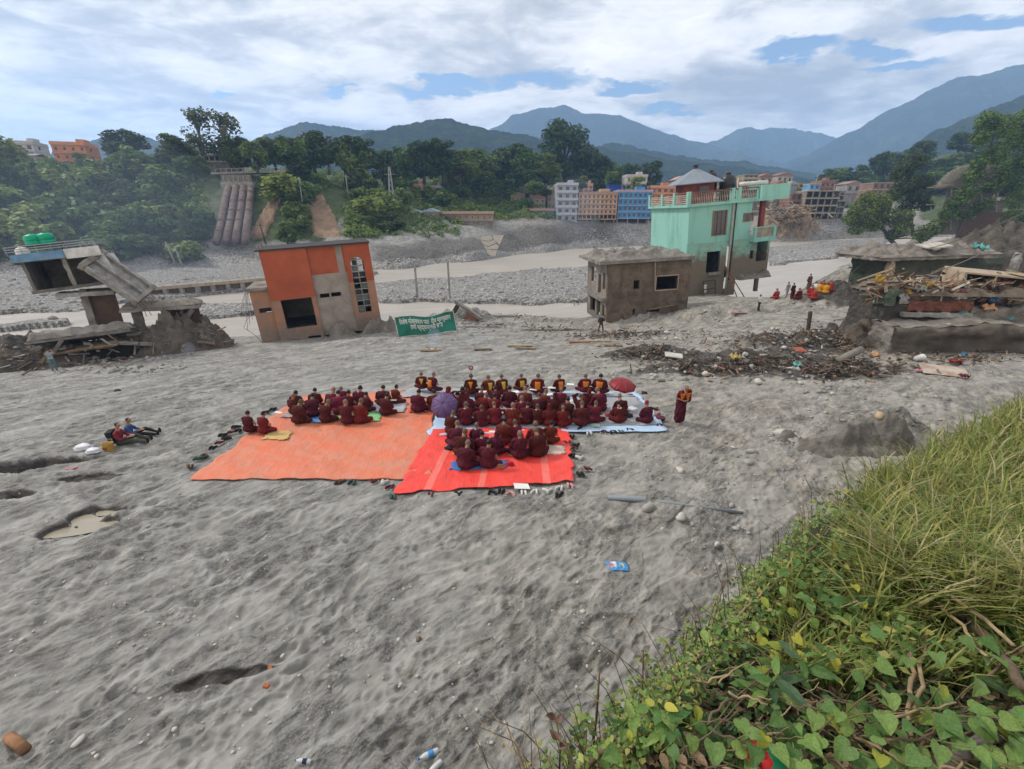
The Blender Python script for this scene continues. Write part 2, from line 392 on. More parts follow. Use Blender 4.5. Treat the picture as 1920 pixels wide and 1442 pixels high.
def mound_z(x, y):
    z = np.zeros_like(x)
    for k, (px, py, rx, ry, h) in enumerate(MOUNDS):
        g = gp(px, py, 0)
        for _ in range(4):
            zz = float(smooth_ground(np.array(g.x), np.array(g.y))); g = gp(px, py, zz)
        i = np.nonzero((np.abs(x - g.x) < 1.8 * rx) & (np.abs(y - g.y) < 1.8 * ry))[0]
        if not len(i): continue
        xi, yi = x[i], y[i]; wob = 1 + 0.28 * pn(xi * 0.9, yi * 0.9, 60 + k)
        d = np.sqrt(((xi - g.x) / rx) ** 2 + ((yi - g.y) / ry) ** 2) * wob
        z[i] += h * (1 - sm(0.15, 1.15, d)) * (1 + 0.22 * pn(xi * 2.2, yi * 2.2, 80 + k))
    return z
def pit_z(x, y):
    z = np.zeros_like(x); dark = np.zeros_like(x)
    for k, (px, py, rx, ry, h) in enumerate(PITS):
        g = gp(px, py, 0); i = np.nonzero((np.abs(x - g.x) < 2 * max(rx, ry)) & (np.abs(y - g.y) < 2 * max(rx, ry)))[0]
        if not len(i): continue
        xi, yi = x[i], y[i]; wob = 1 + 0.30 * pn(xi * 1.7, yi * 1.7, 120 + k)
        u = (xi - g.x); v = (yi - g.y); u, v = u * 0.97 + v * 0.24, -u * 0.24 + v * 0.97
        d = np.sqrt((u / rx) ** 2 + (v / ry) ** 2) * wob
        z[i] += -h * (1 - sm(0.75, 1.05, d)) + 0.12 * h * np.exp(-((d - 1.15) / 0.15) ** 2)
        dark[i] = np.maximum(dark[i], (1 - sm(0.8, 1.2, d)) * (1.0 if k < 6 else .35 if k < 8 else 0))  # colours the inside of the first pits darker, following their outline
    return z, dark
DIRT = [(1240, 668, 4.4, 1.7), (1340, 695, 5.0, 1.6), (1460, 690, 5.2, 1.8), (1430, 640, 4.6, 1.2), (1540, 650, 4, 2.4), (1570, 700, 4, 1.5), (1180, 630, 5.5, .8), (960, 592, 4.5, 1.3), (1040, 618, 4.5, .8), (900, 612, 3, .6), (1620, 560, 5, 4), (40, 684, 8, 3), (170, 672, 6, 2.4), (880, 590, 2.5, 1.5)]
def zfun(x, y, detail=True):
    """ground height and the masks gravel, green soil, dark dirt"""
    ta = x / np.maximum(y, 0.1)
    near = smooth_ground(x, y) + mound_z(x, y)
    pz, dark = pit_z(x, y); near = near + pz
    if detail:
        flat = sm(-11.2, -9.8, x) * (1 - sm(6.0, 7.2, x)) * sm(11.2, 12, y) * (1 - sm(22, 24, y))     # trodden smooth under the tarpaulins
        near = near + relief(x, y) * (1 - 0.5 * sm(20, 45, y)) * (1 - .85 * flat)
    ey = np.interp(ta, ETA, EY) + 1.6 * fbm(x * 0.13, y * 0.13, 3, 51)
    t = sm(0, 1, (y - ey + 1.5) / 5.0)
    zw = zw_(x)
    bar = np.zeros_like(x); far_in = y > 30
    for p in BARW:
        wx = x + 2.5 * pn(x * 0.12, y * 0.12, 71); wy = y + 3.5 * pn(x * 0.12 + 5, y * 0.12, 72)
        bar = np.maximum(bar, inpoly(wx, wy, p) * 1.0)
    bed = np.where(bar > 0.5, zw + 0.5 + 0.30 * fbm(x * 0.10, y * 0.10, 3, 73), zw - 1.3)
    z = near * (1 - t) + bed * t
    grav = t * bar
    # far bank
    k = np.clip(np.searchsorted(FTA, ta) - 1, 0, len(FTA) - 2); w = np.clip((ta - FTA[k]) / (FTA[k + 1] - FTA[k]), 0, 1); w = w * w * (3 - 2 * w)
    zf = np.zeros_like(x)
    for i in range(len(FCOL) - 1):
        s = k == i
        if not s.any(): continue
        za = np.interp(y[s], FCOL[i][2], FCOL[i][3]); zb = np.interp(y[s], FCOL[i + 1][2], FCOL[i + 1][3])
        zf[s] = za * (1 - w[s]) + zb * w[s]
    foot = FFOOT[k] * (1 - w) + FFOOT[k + 1] * w
    tf = sm(-4, 1, y - foot + 1.5 * pn(x * 0.08, y * 0.08, 91))
    rough = fbm(x * 0.09, y * 0.09, 4, 93) * 0.9 * sm(2, 30, y - foot) + fbm(x * 0.35, y * 0.35, 3, 97) * 0.35
    z = z * (1 - tf) + (zf + rough) * tf
    grav = np.maximum(grav * (1 - tf), tf * (1 - sm(4, 12, y - foot)))
    px = CX + F * ta * (CT)
    veg = tf * sm(6, 16, y - foot + 4 * pn(x * 0.06, y * 0.06, 99) - 24 * sm(630, 700, px) * (1 - sm(1000, 1060, px))) * (1 - sm(1000, 1080, px) * (1 - sm(225, 260, y)) * (1 - sm(1600, 1660, px)))
    dirt = dark.copy()
    dirt = np.maximum(dirt, .62 * tf * sm(690, 740, px) * (1 - sm(1110, 1170, px)) * sm(1, 4, y - foot) * (1 - sm(14, 26, y - foot)))      # dark earth of the cut embankment
    dirt = np.maximum(dirt, .66 * sm(1650, 1720, px) * sm(30, 36, y) * (1 - sm(95, 120, y)))                                             # brown debris bank on the right
    for k2, (dx, dy, rx, ry) in enumerate(DIRT):
        g = gp(dx, dy, 0)
        for _ in range(4):
            g = gp(dx, dy, float(smooth_ground(np.array(g.x), np.array(g.y))))
        i = np.nonzero((np.abs(x - g.x) < 2 * rx) & (np.abs(y - g.y) < 2 * ry))[0]
        if not len(i): continue
        xi, yi = x[i], y[i]; d = np.sqrt(((xi - g.x) / rx) ** 2 + ((yi - g.y) / ry) ** 2) * (1 + 0.35 * fbm(xi * 0.8, yi * 0.8, 3, 140 + k2))
        dirt[i] = np.maximum(dirt[i], 1 - sm(0.65, 1.05, d))
    return z, grav, veg, dirt
_LT = np.linspace(-2.4, 2.4, 360); _LL = np.linspace(math.log(2.2), math.log(440), 420)
_TA, _YY = np.meshgrid(_LT, np.exp(_LL)); LUTZ = zfun((_TA * _YY).ravel(), _YY.ravel(), False)[0].reshape(_TA.shape)
def zlut(x, y):
    """ground height read from a table of zfun"""
    x = np.asarray(x, float); y = np.maximum(np.asarray(y, float), 2.21)
    u = np.clip((x / y + 2.4) / 4.8 * 359, 0, 358.999); v = np.clip((np.log(y) - _LL[0]) / (_LL[-1] - _LL[0]) * 419, 0, 418.999)
    i = u.astype(int); j = v.astype(int); fu = u - i; fv = v - j
    return (LUTZ[j, i] * (1 - fu) + LUTZ[j, i + 1] * fu) * (1 - fv) + (LUTZ[j + 1, i] * (1 - fu) + LUTZ[j + 1, i + 1] * fu) * fv
def zg(x, y): return float(zlut(x, y))
_OY = np.concatenate([np.arange(2.5, 30, 0.05), np.arange(30, 90, 0.2), np.arange(90, 400, 0.8)])
def on_many(px, py):
    """the same for arrays of pixels"""
    R = []
    for i in range(0, len(px), 400):
        a = (np.asarray(px[i:i + 400]) - CX) / F; b = (CY - np.asarray(py[i:i + 400])) / F; t = _OY[None] / (CT + b * ST)[:, None]; X = a[:, None] * t; Yv = np.broadcast_to(_OY, X.shape)
        z = zlut(X, Yv); k = np.argmax(CAMH + (-ST + b * CT)[:, None] * t < z, 1); n = np.arange(len(k)); R.append(np.stack([X[n, k], _OY[k], z[n, k]], -1))
    return np.concatenate(R)
def on(px, py, dz=0.0):
    """point of the built ground seen at a photo pixel"""
    d = ray(px, py); t = _OY / d[1]; z = zlut(d[0] * t, _OY); r = CAMH + d[2] * t
    i = np.argmax(r < z)
    return Vector((d[0] * t[i], _OY[i], z[i] + dz))

def mat_ground():
    m, nt, b = principled('flood_silt'); L = nt.links
    geo = nd(nt, 'ShaderNodeNewGeometry'); P = geo.outputs['Position']
    at_ = nd(nt, 'ShaderNodeAttribute', attribute_name='mask'); sp = nd(nt, 'ShaderNodeSeparateColor'); L.new(at_.outputs['Color'], sp.inputs[0])
    G, V, D = sp.outputs
    St = mapping(nt, mapping(nt, P, (1, 1, 1), (0, 0, math.radians(-42))), (1.0, 1.9, 2))
    n1 = noise(nt, St, 1.1, 6, 0.6, 0.25); n2 = noise(nt, P, 0.16, 4, 0.6, 0.5); n3 = noise(nt, St, 5.0, 5, 0.62, 0.1); n4 = noise(nt, P, 26, 4, 0.75)
    silt = ramp(nt, n1, [(0.32, (0.105, 0.10, 0.089)), (0.44, (0.18, 0.174, 0.156)), (0.54, (0.25, 0.243, 0.221)), (0.66, (0.36, 0.35, 0.322))])
    sx = nd(nt, 'ShaderNodeSeparateXYZ'); L.new(P, sx.inputs[0])
    warm = ramp(nt, mth(nt, 'ADD', mth(nt, 'MULTIPLY', sx.outputs[0], 0.055), n2), [(0.35, (0, 0, 0)), (0.95, (1, 1, 1))])
    silt = mixc(nt, mth(nt, 'MULTIPLY', warm, 0.9), silt, mixc(nt, 1.0, silt, (1.08, 0.97, 0.85), 'MULTIPLY'))
    damp = ramp(nt, n2, [(0.42, (0, 0, 0)), (0.66, (1, 1, 1))])
    silt = mixc(nt, mth(nt, 'MULTIPLY', damp, 0.45), silt, mixc(nt, 1.0, silt, (0.74, 0.71, 0.68), 'MULTIPLY'))
    gr = ramp(nt, n4, [(0.32, (0.035, 0.033, 0.03)), (0.47, (0.12, 0.115, 0.104)), (0.60, (0.22, 0.212, 0.194)), (0.74, (0.46, 0.44, 0.41))])
    sand = ramp(nt, mth(nt, 'ADD', mth(nt, 'MULTIPLY', n3, 0.45), mth(nt, 'ADD', mth(nt, 'MULTIPLY', n1, 0.3), mth(nt, 'MULTIPLY', n2, 0.25))), [(0.46, (1, 1, 1)), (0.54, (0, 0, 0))])
    fine = ramp(nt, noise(nt, St, 0.42, 4, 0.55, 0.4, w=9.1), [(.47, (0, 0, 0)), (.56, (1, 1, 1))])     # patches of smooth fine silt
    silt = mixc(nt, mth(nt, 'MULTIPLY', sand, mth(nt, 'SUBTRACT', 0.85, mth(nt, 'MULTIPLY', fine, .75))), silt, gr)
    silt = mixc(nt, mth(nt, 'MULTIPLY', fine, .4), silt, (.265, .257, .235))
    vo = nd(nt, 'ShaderNodeTexVoronoi'); vo.inputs['Scale'].default_value = 2.8; L.new(P, vo.inputs['Vector'])
    vs2 = nd(nt, 'ShaderNodeSeparateColor'); L.new(vo.outputs['Color'], vs2.inputs[0])
    stones = ramp(nt, mth(nt, 'ADD', mth(nt, 'MULTIPLY', vs2.outputs[0], 0.7), mth(nt, 'MULTIPLY', noise(nt, P, 0.25, 5), 0.4)), [(0.15, (0.15, 0.143, 0.135)), (0.5, (0.26, 0.25, 0.235)), (0.85, (0.40, 0.385, 0.36)), (1.0, (0.55, 0.53, 0.50))])
    rdg = mth(nt, 'SUBTRACT', 1.0, mth(nt, 'ABSOLUTE', mth(nt, 'SUBTRACT', mth(nt, 'MULTIPLY', noise(nt, St, 1.5, 2, 0.5, 0.2, w=4.4), 4.0), 2.0)), clamp=True)
    silt = mixc(nt, mth(nt, 'MULTIPLY', ramp(nt, rdg, [(.62, (0, 0, 0)), (.95, (1, 1, 1))]), .22), silt, (.46, .445, .41))
    c = mixc(nt, G, silt, stones)
    dn = noise(nt, P, 3.0, 6, 0.7)
    dirtc = ramp(nt, dn, [(0.3, (0.035, 0.030, 0.026)), (0.55, (0.085, 0.075, 0.066)), (0.8, (0.16, 0.145, 0.128))])
    dk = ramp(nt, mth(nt, 'ADD', D, mth(nt, 'MULTIPLY', mth(nt, 'SUBTRACT', noise(nt, P, 1.6, 6, 0.7), 0.5), 1.1)), [(0.3, (0, 0, 0)), (0.75, (1, 1, 1))])
    c = mixc(nt, mth(nt, 'MULTIPLY', dk, mth(nt, 'GREATER_THAN', D, 0.02)), c, dirtc)
    gn = noise(nt, P, 0.35, 5, 0.7)
    green = ramp(nt, gn, [(0.3, (0.035, 0.05, 0.018)), (0.5, (0.06, 0.085, 0.028)), (0.68, (0.10, 0.12, 0.04)), (0.82, (0.14, 0.12, 0.07))])
    c = mixc(nt, ramp(nt, mth(nt, 'ADD', V, mth(nt, 'MULTIPLY', mth(nt, 'SUBTRACT', noise(nt, P, 0.3, 6, 0.7), 0.5), 0.6)), [(0.35, (0, 0, 0)), (0.6, (1, 1, 1))]), c, green)
    L.new(c, b.inputs['Base Color'])
    L.new(mth(nt, 'SUBTRACT', 0.9, mth(nt, 'MULTIPLY', damp, 0.22)), b.inputs['Roughness']); b.inputs['Specular IOR Level'].default_value = 0.3
    bn = nd(nt, 'ShaderNodeBump'); bn.inputs['Strength'].default_value = 0.9; bn.inputs['Distance'].default_value = 0.07
    h = mth(nt, 'ADD', mth(nt, 'MULTIPLY', n3, 1.0), mth(nt, 'ADD', mth(nt, 'MULTIPLY', n4, 0.30), mth(nt, 'MULTIPLY', rdg, 1.0)))
    h = mth(nt, 'MULTIPLY', h, mth(nt, 'SUBTRACT', 1.1, mth(nt, 'MULTIPLY', fine, .7)))
    L.new(h, bn.inputs['Height'])
    bn2 = nd(nt, 'ShaderNodeBump'); bn2.inputs['Strength'].default_value = 0.9; bn2.inputs['Distance'].default_value = 0.5
    L.new(mth(nt, 'MULTIPLY', vo.outputs['Distance'], mth(nt, 'MULTIPLY', G, -1.0)), bn2.inputs['Height']); L.new(bn.outputs[0], bn2.inputs['Normal'])
    L.new(bn2.outputs[0], b.inputs['Normal'])
    return m
MG = mat_ground()
def ground_sheet(name, ta0, ta1, nta, y0, y1, ny, dz=0.0):
    ta = np.linspace(ta0, ta1, nta); y = np.exp(np.linspace(math.log(y0), math.log(y1), ny))
    TA, Y = np.meshgrid(ta, y); X = TA * Y
    z, g, v, d = zfun(X.ravel(), Y.ravel())
    me = np_mesh(name, np.stack([X.ravel(), Y.ravel(), z + dz], -1), grid_quads(ny, nta), [MG])
    ca = me.color_attributes.new('mask', 'FLOAT_COLOR', 'POINT')
    ca.data.foreach_set('color', np.stack([g, v, d, np.ones_like(g)], -1).astype(np.float32).ravel())
    o = link(name, me); o['kind'] = 'structure'; return o
ground_sheet('ground', -2.1, 2.1, 960, 2.6, 24.0, 560)
ground_sheet('riverbank_terrain', -1.55, 1.55, 700, 23.9, 470, 500, -0.012)

def mat_water():
    m, nt, b = principled('silty_water'); L = nt.links
    geo = nd(nt, 'ShaderNodeNewGeometry'); P = geo.outputs['Position']
    st = mapping(nt, mapping(nt, P, (1, 1, 1), (0, 0, math.radians(-22))), (0.25, 1.0, 1))
    n = noise(nt, st, 0.35, 6, 0.65, 0.8)
    L.new(ramp(nt, n, [(0.3, (0.34, 0.30, 0.255)), (0.6, (0.42, 0.38, 0.33)), (0.75, (0.50, 0.46, 0.41))]), b.inputs['Base Color'])
    b.inputs['Roughness'].default_value = 0.35; b.inputs['Specular IOR Level'].default_value = 0.4
    bn = nd(nt, 'ShaderNodeBump'); bn.inputs['Strength'].default_value = 0.6; bn.inputs['Distance'].default_value = 0.3
    L.new(noise(nt, st, 1.6, 5, 0.65, 0.5), bn.inputs['Height']); L.new(bn.outputs[0], b.inputs['Normal'])
    return m
mb = MB(); xs = [-520, 0, 520]
for i in range(2):
    a, c = xs[i], xs[i + 1]
    mb.add([(a, 34, float(zw_(a))), (c, 34, float(zw_(c))), (c, 330, float(zw_(c))), (a, 330, float(zw_(a)))], [(0, 1, 2, 3)])
rv = mb.build('river_water', mat_water()); rv['kind'] = 'structure'

# ------------------------------------------------------------------ mountains: ridge line (photo pixels) at a distance
def mat_forest(name, c1, c2, c3, sc):
    m, nt, b = principled(name); L = nt.links
    geo = nd(nt, 'ShaderNodeNewGeometry'); P = geo.outputs['Position']
    n = noise(nt, P, sc, 8, 0.7, 0.3); n2 = noise(nt, P, sc * 0.18, 5, 0.6, 0.5)
    c = ramp(nt, mth(nt, 'ADD', mth(nt, 'MULTIPLY', n, 0.6), mth(nt, 'MULTIPLY', n2, 0.4)), [(0.36, c1), (0.50, c2), (0.66, c3)])
    L.new(c, b.inputs['Base Color']); b.inputs['Roughness'].default_value = 1; b.inputs['Specular IOR Level'].default_value = 0.0
    bn = nd(nt, 'ShaderNodeBump'); bn.inputs['Strength'].default_value = 1.0; bn.inputs['Distance'].default_value = 30
    L.new(n, bn.inputs['Height']); L.new(bn.outputs[0], b.inputs['Normal']); return m
MF1 = mat_forest('forest_near', (0.012, 0.022, 0.009), (0.032, 0.052, 0.02), (0.09, 0.105, 0.04), 0.06)
MF2 = mat_forest('forest_far', (0.012, 0.02, 0.012), (0.03, 0.042, 0.022), (0.085, 0.09, 0.05), 0.012)
def mountain(name, ridge, D, depth, mat, amp, nscale, seed, base=-6.0):
    r = np.array(ridge, float); n = 420; px = np.linspace(r[0, 0], r[-1, 0], n); py = np.interp(px, r[:, 0], r[:, 1])
    ta = np.array([tan_az(p, q) for p, q in zip(px, py)])
    zr = CAMH + D * np.array([zslope(q) for q in py]) + D / F * (3.2 * fbm(px * .022, px * 0 + seed, 4, seed) + (1.3 if D < 1600 else .7) * fbm(px * .14, px * 0 + seed, 3, seed + 2))
    rows = 90; s = np.linspace(-1.0, 1.25, rows)
    T, S = np.meshgrid(ta, s); ZR = np.repeat(zr[None], rows, 0)
    Y = D + S * depth; X = T * (D + 0.35 * S * depth)
    prof = np.where(S < 0, (1 + S) ** 1.15, (1 - S / 1.25 * 0.8))
    g = 1 - np.abs(fbm(X * nscale, Y * nscale * 0.8, 5, seed)); g2 = fbm(X * nscale * 4, Y * nscale * 4, 4, seed + 5)
    env = np.clip(np.abs(S) * 2.2, 0.0, 1) * np.clip((1 + S) * 3, 0, 1)
    Z = base + (ZR - base) * prof + (g - 0.6) * amp * 1.7 * env + g2 * amp * 0.16 * (0.15 + env)
    o = link(name, np_mesh(name, np.stack([X.ravel(), Y.ravel(), Z.ravel()], -1), grid_quads(rows, n), [mat])); o['kind'] = 'structure'; return o
mountain('mountain', [(820, 330), (900, 250), (940, 228), (960, 214), (1000, 203), (1030, 199), (1056, 196), (1075, 201), (1092, 209), (1125, 210), (1160, 216), (1200, 229), (1250, 249), (1300, 262), (1340, 268), (1420, 300), (1500, 330)], 2700, 900, MF2, 130, 0.0016, 3)
mountain('mountain', [(1240, 330), (1310, 272), (1350, 258), (1380, 245), (1410, 235), (1430, 240), (1470, 238), (1500, 242), (1545, 250), (1590, 258), (1640, 290), (1700, 330)], 3200, 900, MF2, 120, 0.0016, 11)
mountain('mountain', [(1440, 330), (1520, 290), (1585, 250), (1640, 222), (1700, 190), (1752, 163), (1800, 143), (1850, 137), (1900, 122), (1960, 110), (2100, 104), (2400, 100)], 2100, 800, MF2, 110, 0.0019, 23)
mountain('wooded_ridge', [(380, 320), (440, 280), (490, 253), (540, 236), (575, 228), (610, 231), (660, 240), (720, 246), (800, 262), (900, 300)], 1500, 420, MF1, 40, 0.004, 31)
mountain('wooded_ridge', [(560, 310), (640, 265), (700, 245), (750, 234), (800, 223), (835, 221), (870, 230), (910, 240), (980, 251), (1060, 266), (1150, 278), (1250, 296), (1330, 306), (1420, 318), (1500, 332)], 950, 330, MF1, 34, 0.006, 37)
mountain('wooded_ridge', [(1040, 330), (1100, 290), (1140, 266), (1180, 270), (1240, 285), (1330, 300), (1400, 302), (1470, 315), (1540, 330)], 1250, 300, MF1, 30, 0.006, 41)
mountain('wooded_ridge', [(60, 300), (140, 272), (200, 254), (250, 247), (290, 262), (330, 262), (400, 280), (470, 300)], 1300, 350, MF1, 30, 0.006, 43)
mountain('wooded_ridge', [(1640, 330), (1700, 290), (1745, 250), (1800, 225), (1860, 200), (1920, 178), (2050, 150), (2300, 130)], 850, 300, MF1, 40, 0.006, 47)
# ------------------------------------------------------------------ materials shared by houses and ruins
CONC = M('concrete', (0.30, 0.285, 0.26), var=0.4, bump=0.5, bs=6, mud=None)
CONCM = M('muddy_concrete', (0.26, 0.24, 0.21), col2=(0.15, 0.13, 0.11), vs_=0.8, bump=0.8, bs=5, bdist=0.08)
MUD = M('dried_mud', (0.235, 0.21, 0.18), col2=(0.13, 0.112, 0.094), vs_=1.1, bump=1.0, bs=4, bdist=0.12)
DARKIN = M('dark_interior', (0.06, 0.055, 0.05), var=0.5, bump=0)  # near-black for rooms and hollows, their shade put into the colour
WOOD = M('weathered_wood', (0.26, 0.185, 0.115), col2=(0.13, 0.09, 0.055), vs_=3, stretch=(1, 6, 6), bump=0.4)
PALEWOOD = M('pale_wood', (0.42, 0.33, 0.23), col2=(0.27, 0.2, 0.13), vs_=2, stretch=(1, 6, 6), bump=0.3)
RUST = M('rusty_sheet', (0.22, 0.10, 0.06), col2=(0.12, 0.07, 0.05), vs_=2, bump=0.3)
BRICK = M('brick_rubble', (0.27, 0.12, 0.075), col2=(0.17, 0.10, 0.075), vs_=2.5, bump=0.6)
GLASS = M('dark_glass', (0.035, 0.04, 0.045), var=0.3, rough=0.15, spec=0.5, bump=0)
WHITE = M('white_paint', (0.62, 0.60, 0.56), var=0.25, bump=0.1)
STEEL = M('galvanised_pipe', (0.30, 0.32, 0.34), var=0.3, rough=0.45, metal=0.5, bump=0.1)
BLACKP = M('black_plastic', (0.018, 0.018, 0.02), var=0.2, rough=0.4, spec=0.4, bump=0)

def rough_slab(mb, poly, z0, z1, mi=0, jit=0.06):
    mb.slab([(x + random.uniform(-jit, jit), y + random.uniform(-jit, jit)) for x, y in poly], z0, z1, mi)
def crust(name, x0, x1, y0, y1, z, amp, mat, parent, n=26, seed=5, edge=0.5, thick=0.1):
    """an uneven layer of mud lying on a slab, closed to a thin rim"""
    X, Y = np.meshgrid(np.linspace(x0, x1, n), np.linspace(y0, y1, n))
    e = np.minimum(np.minimum(X - x0, x1 - X), np.minimum(Y - y0, y1 - Y))
    Z = z + thick + amp * (0.6 + fbm(X * 0.7, Y * 0.7, 4, seed)) * sm(0, edge, e) + 0.05 * fbm(X * 3, Y * 3, 3, seed + 3)
    Z = np.where(e <= 1e-6, z - 0.02, Z)
    X = X + 0.12 * pn(X * 1.5, Y * 1.5, seed + 9); Y = Y + 0.12 * pn(X * 1.5 + 7, Y * 1.5, seed + 10)
    return link(name, np_mesh(name, np.stack([X.ravel(), Y.ravel(), Z.ravel()], -1), grid_quads(n, n), [mat]), parent)
def heap(name, label, cat, cx, cy, rx, ry, h, mat, n=40, seed=1, rz=0.0, kind=None, sharp=1.0, sink=0.3):
    """a mound of loose material resting on the ground"""
    U, V = np.meshgrid(np.linspace(-1.2, 1.2, n), np.linspace(-1.2, 1.2, n))
    x = U * rx; y = V * ry; X = cx + x * math.cos(rz) - y * math.sin(rz); Y = cy + x * math.sin(rz) + y * math.cos(rz)
    d = np.sqrt(U * U + V * V) * (1 + 0.25 * fbm(X * 0.7, Y * 0.7, 3, seed))
    g = zlut(X, Y)
    body = np.clip(1 - d, -0.3, 1)
    Z = g - sink + (h + sink) * np.clip(body, 0, 1) ** 0.75 * (1 + 0.30 * fbm(X * 1.3, Y * 1.3, 4, seed + 4) * sharp) + np.minimum(body, 0) * 0.8
    Z = Z + 0.10 * h * fbm(X * 4, Y * 4, 3, seed + 8) * (body > 0)
    o = link(name, np_mesh(name, np.stack([X.ravel(), Y.ravel(), Z.ravel()], -1), grid_quads(n, n), [mat]))
    return tag(o, label, cat, kind=kind)

# ------------------------------------------------------------------ tilted orange house
def orange_house():
    p = on(526, 640); ROOT = thing('flooded_house', 'tilted orange two-storey house with dark square opening, sunk in silt', 'house', p + Vector((0, 0.2, -0.35)), (0, math.radians(-3.5), math.radians(20)))
    OR = M('orange_paint', (0.37, 0.088, 0.040), col2=(0.30, 0.070, 0.034), vs_=0.5, bump=0.12, mud=1.0, mudcol=(0.30, 0.22, 0.17))
    PL = M('grey_plaster', (0.335, 0.29, 0.25), col2=(0.24, 0.195, 0.16), vs_=0.7, bump=0.35, mud=1.0)
    ORM = M('stained_orange', (0.36, 0.17, 0.10), col2=(0.25, 0.16, 0.115), vs_=0.6, bump=0.5, mud=2.2, mudcol=(0.25, 0.19, 0.15))
    H = 8.3
    MB().wall(0, 3.7, 0, H - 0.1, [(0.75, 3.3, 1.35, 3.95), (0.6, 1.5, -.1, .35), (2.3, 3.4, -.1, .45)], -0.22, 0.12).build('front_wall', ORM, ROOT)
    MB().box((0.02, -0.27, 4.0), (3.68, -0.22, H - 0.1)).build('orange_panel', OR, ROOT)
    MB().wall(3.7, 6.75, 0.3, H - 0.1, [(4.05, 4.85, 3.75, 4.12), (5.0, 5.85, 3.75, 4.12)], 0.0, 0.25).build('plaster_wall', PL, ROOT)
    MB().box((3.7, -0.035, 5.85), (6.05, 0.0, H - 0.1)).box((6.62, -0.03, 5.85), (6.75, 0, H - .1)).build('orange_panel', OR, ROOT)
    MB().wall(6.75, 9.0, 0.3, H - 0.1, [(7.15, 8.3, 2.0, 7.1)], -0.15, 0.2).build('stair_wall', ORM, ROOT)
    MB().wall(6.75, 9.0, 4.9, H - 0.1, [(7.15, 8.3, 4.9, 7.1)], -0.19, -0.15).build('orange_panel', OR, ROOT)
    # round head of the stair window
    R = 0.575; cx, cz = 7.725, 6.5; arc = [(cx + R * math.cos(math.pi * k / 12), cz + R * math.sin(math.pi * k / 12)) for k in range(13)]
    mb = MB()
    for k in range(12):
        (xa, za), (xb, zb) = arc[k], arc[k + 1]; mb.prism([(xa, za), (xb, zb), (xb, 7.12), (xa, 7.12)][::-1], -0.18, 0.2)
    mb.build('window_arch', OR, ROOT)
    win = MB().box((7.69, -0.05, 2.0), (7.76, 0.08, 7.05)).build('window', CONC, ROOT)
    mb = MB()
    for k in range(9): mb.box((7.13, -0.04, 2.55 + 0.53 * k), (8.32, 0.07, 2.64 + 0.53 * k))
    mb.build('glazing_bar', CONC, win)
    for k, z in enumerate((2.05, 2.66, 3.2, 3.72, 4.26, 5.3, 5.85)):
        for s in ((7.17, 7.68), (7.77, 8.28)):
            if (k + (s[0] > 7.5)) % 3 != 1: MB().box((s[0], 0.10, z), (s[1], 0.115, z + 0.45)).build('pane', GLASS if k % 2 else M('pale_glass', (0.16, 0.19, 0.17), rough=0.2, bump=0), win)
    lad = MB().box((7.3, 0.5, 5.0), (7.75, 0.9, 6.9)).build('stair_flight', M('green_wall', (0.12, 0.20, 0.13), bump=0.1), ROOT)
    MB().box((8.82, 0.2, 0), (9.0, 6.2, H - 0.1)).build('side_wall', ORM, ROOT)
    MB().box((0.0, 0.12, 0), (0.22, 6.2, H - 0.1)).build('side_wall', ORM, ROOT)
    MB().wall(0.22, 8.82, 0, H - 0.1, [(7.0, 8.4, 4.7, 7.0), (4.2, 5.0, 3.4, 4.4)], 6.0, 6.2).build('rear_wall', PL, ROOT)
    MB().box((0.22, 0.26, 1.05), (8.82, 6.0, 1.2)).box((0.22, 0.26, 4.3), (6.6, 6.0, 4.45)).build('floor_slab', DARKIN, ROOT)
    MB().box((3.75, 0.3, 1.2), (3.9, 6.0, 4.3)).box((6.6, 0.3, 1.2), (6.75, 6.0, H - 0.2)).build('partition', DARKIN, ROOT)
    rf = MB().box((-0.3, -0.4, H - 0.1), (9.1, 6.4, H + 0.03)).build('roof', M('tarred_roof', (0.045, 0.042, 0.04), bump=0.4), ROOT)
    MB().tube([(0.4, -0.4, H), (0.38, -0.38, H + 0.5)], 0.03).tube([(0.15, -0.35, H), (0.1, -0.3, H + 0.35)], 0.025).build('rebar', RUST, rf)
    # lower annex on the left
    an = MB().wall(-1.55, 0.0, 0, 5.0, [(-1.15, -0.15, 3.0, 3.42)], 0.05, 0.3).box((-1.55, 0.3, 0), (-1.33, 4.5, 5.0)).build('annex', ORM, ROOT)
    MB().box((-1.75, -0.25, 5.0), (0.0, 4.6, 5.24)).build('roof_slab', CONCM, an)
    MB().box((-1.3, 0.6, 3.0), (-.1, 0.66, 3.42)).build('window', DARKIN, an)  # near-black sheet behind the slit, shade put into its colour
    mb = MB()
    for k in range(6):
        a = Vector((-1.75, 0.2 + .2 * k, 4.9)); q = [a + Vector((-0.25 * t - 0.9 * t * (k % 3) / 3, 0.1 * k, -0.7 * t * t * (1 + .5 * k))) for t in (0, .4, .8, 1.2)]
        mb.tube(q, 0.018, 4)
    mb.tube([(-1.6, 0, 3.1), (-2.3, -.1, 2.6), (-2.6, -.3, 2.0), (-1.9, -.3, 1.2), (-1.5, -.2, .4)], 0.02, 4).build('hanging_wire', BLACKP, an)
    # bank of silt against the right half
    b = crust('silt_bank', 3.4, 10.6, -1.6, 0.3, 0.0, 1.3, MUD, ROOT, 36, 15, 0.7); b.location.z = -.2
    MB().beam((5.3, -1.1, -0.3), (5.55, -1.0, 1.0), 0.14, 0.2).build('fence_stump', CONC, ROOT)
orange_house()

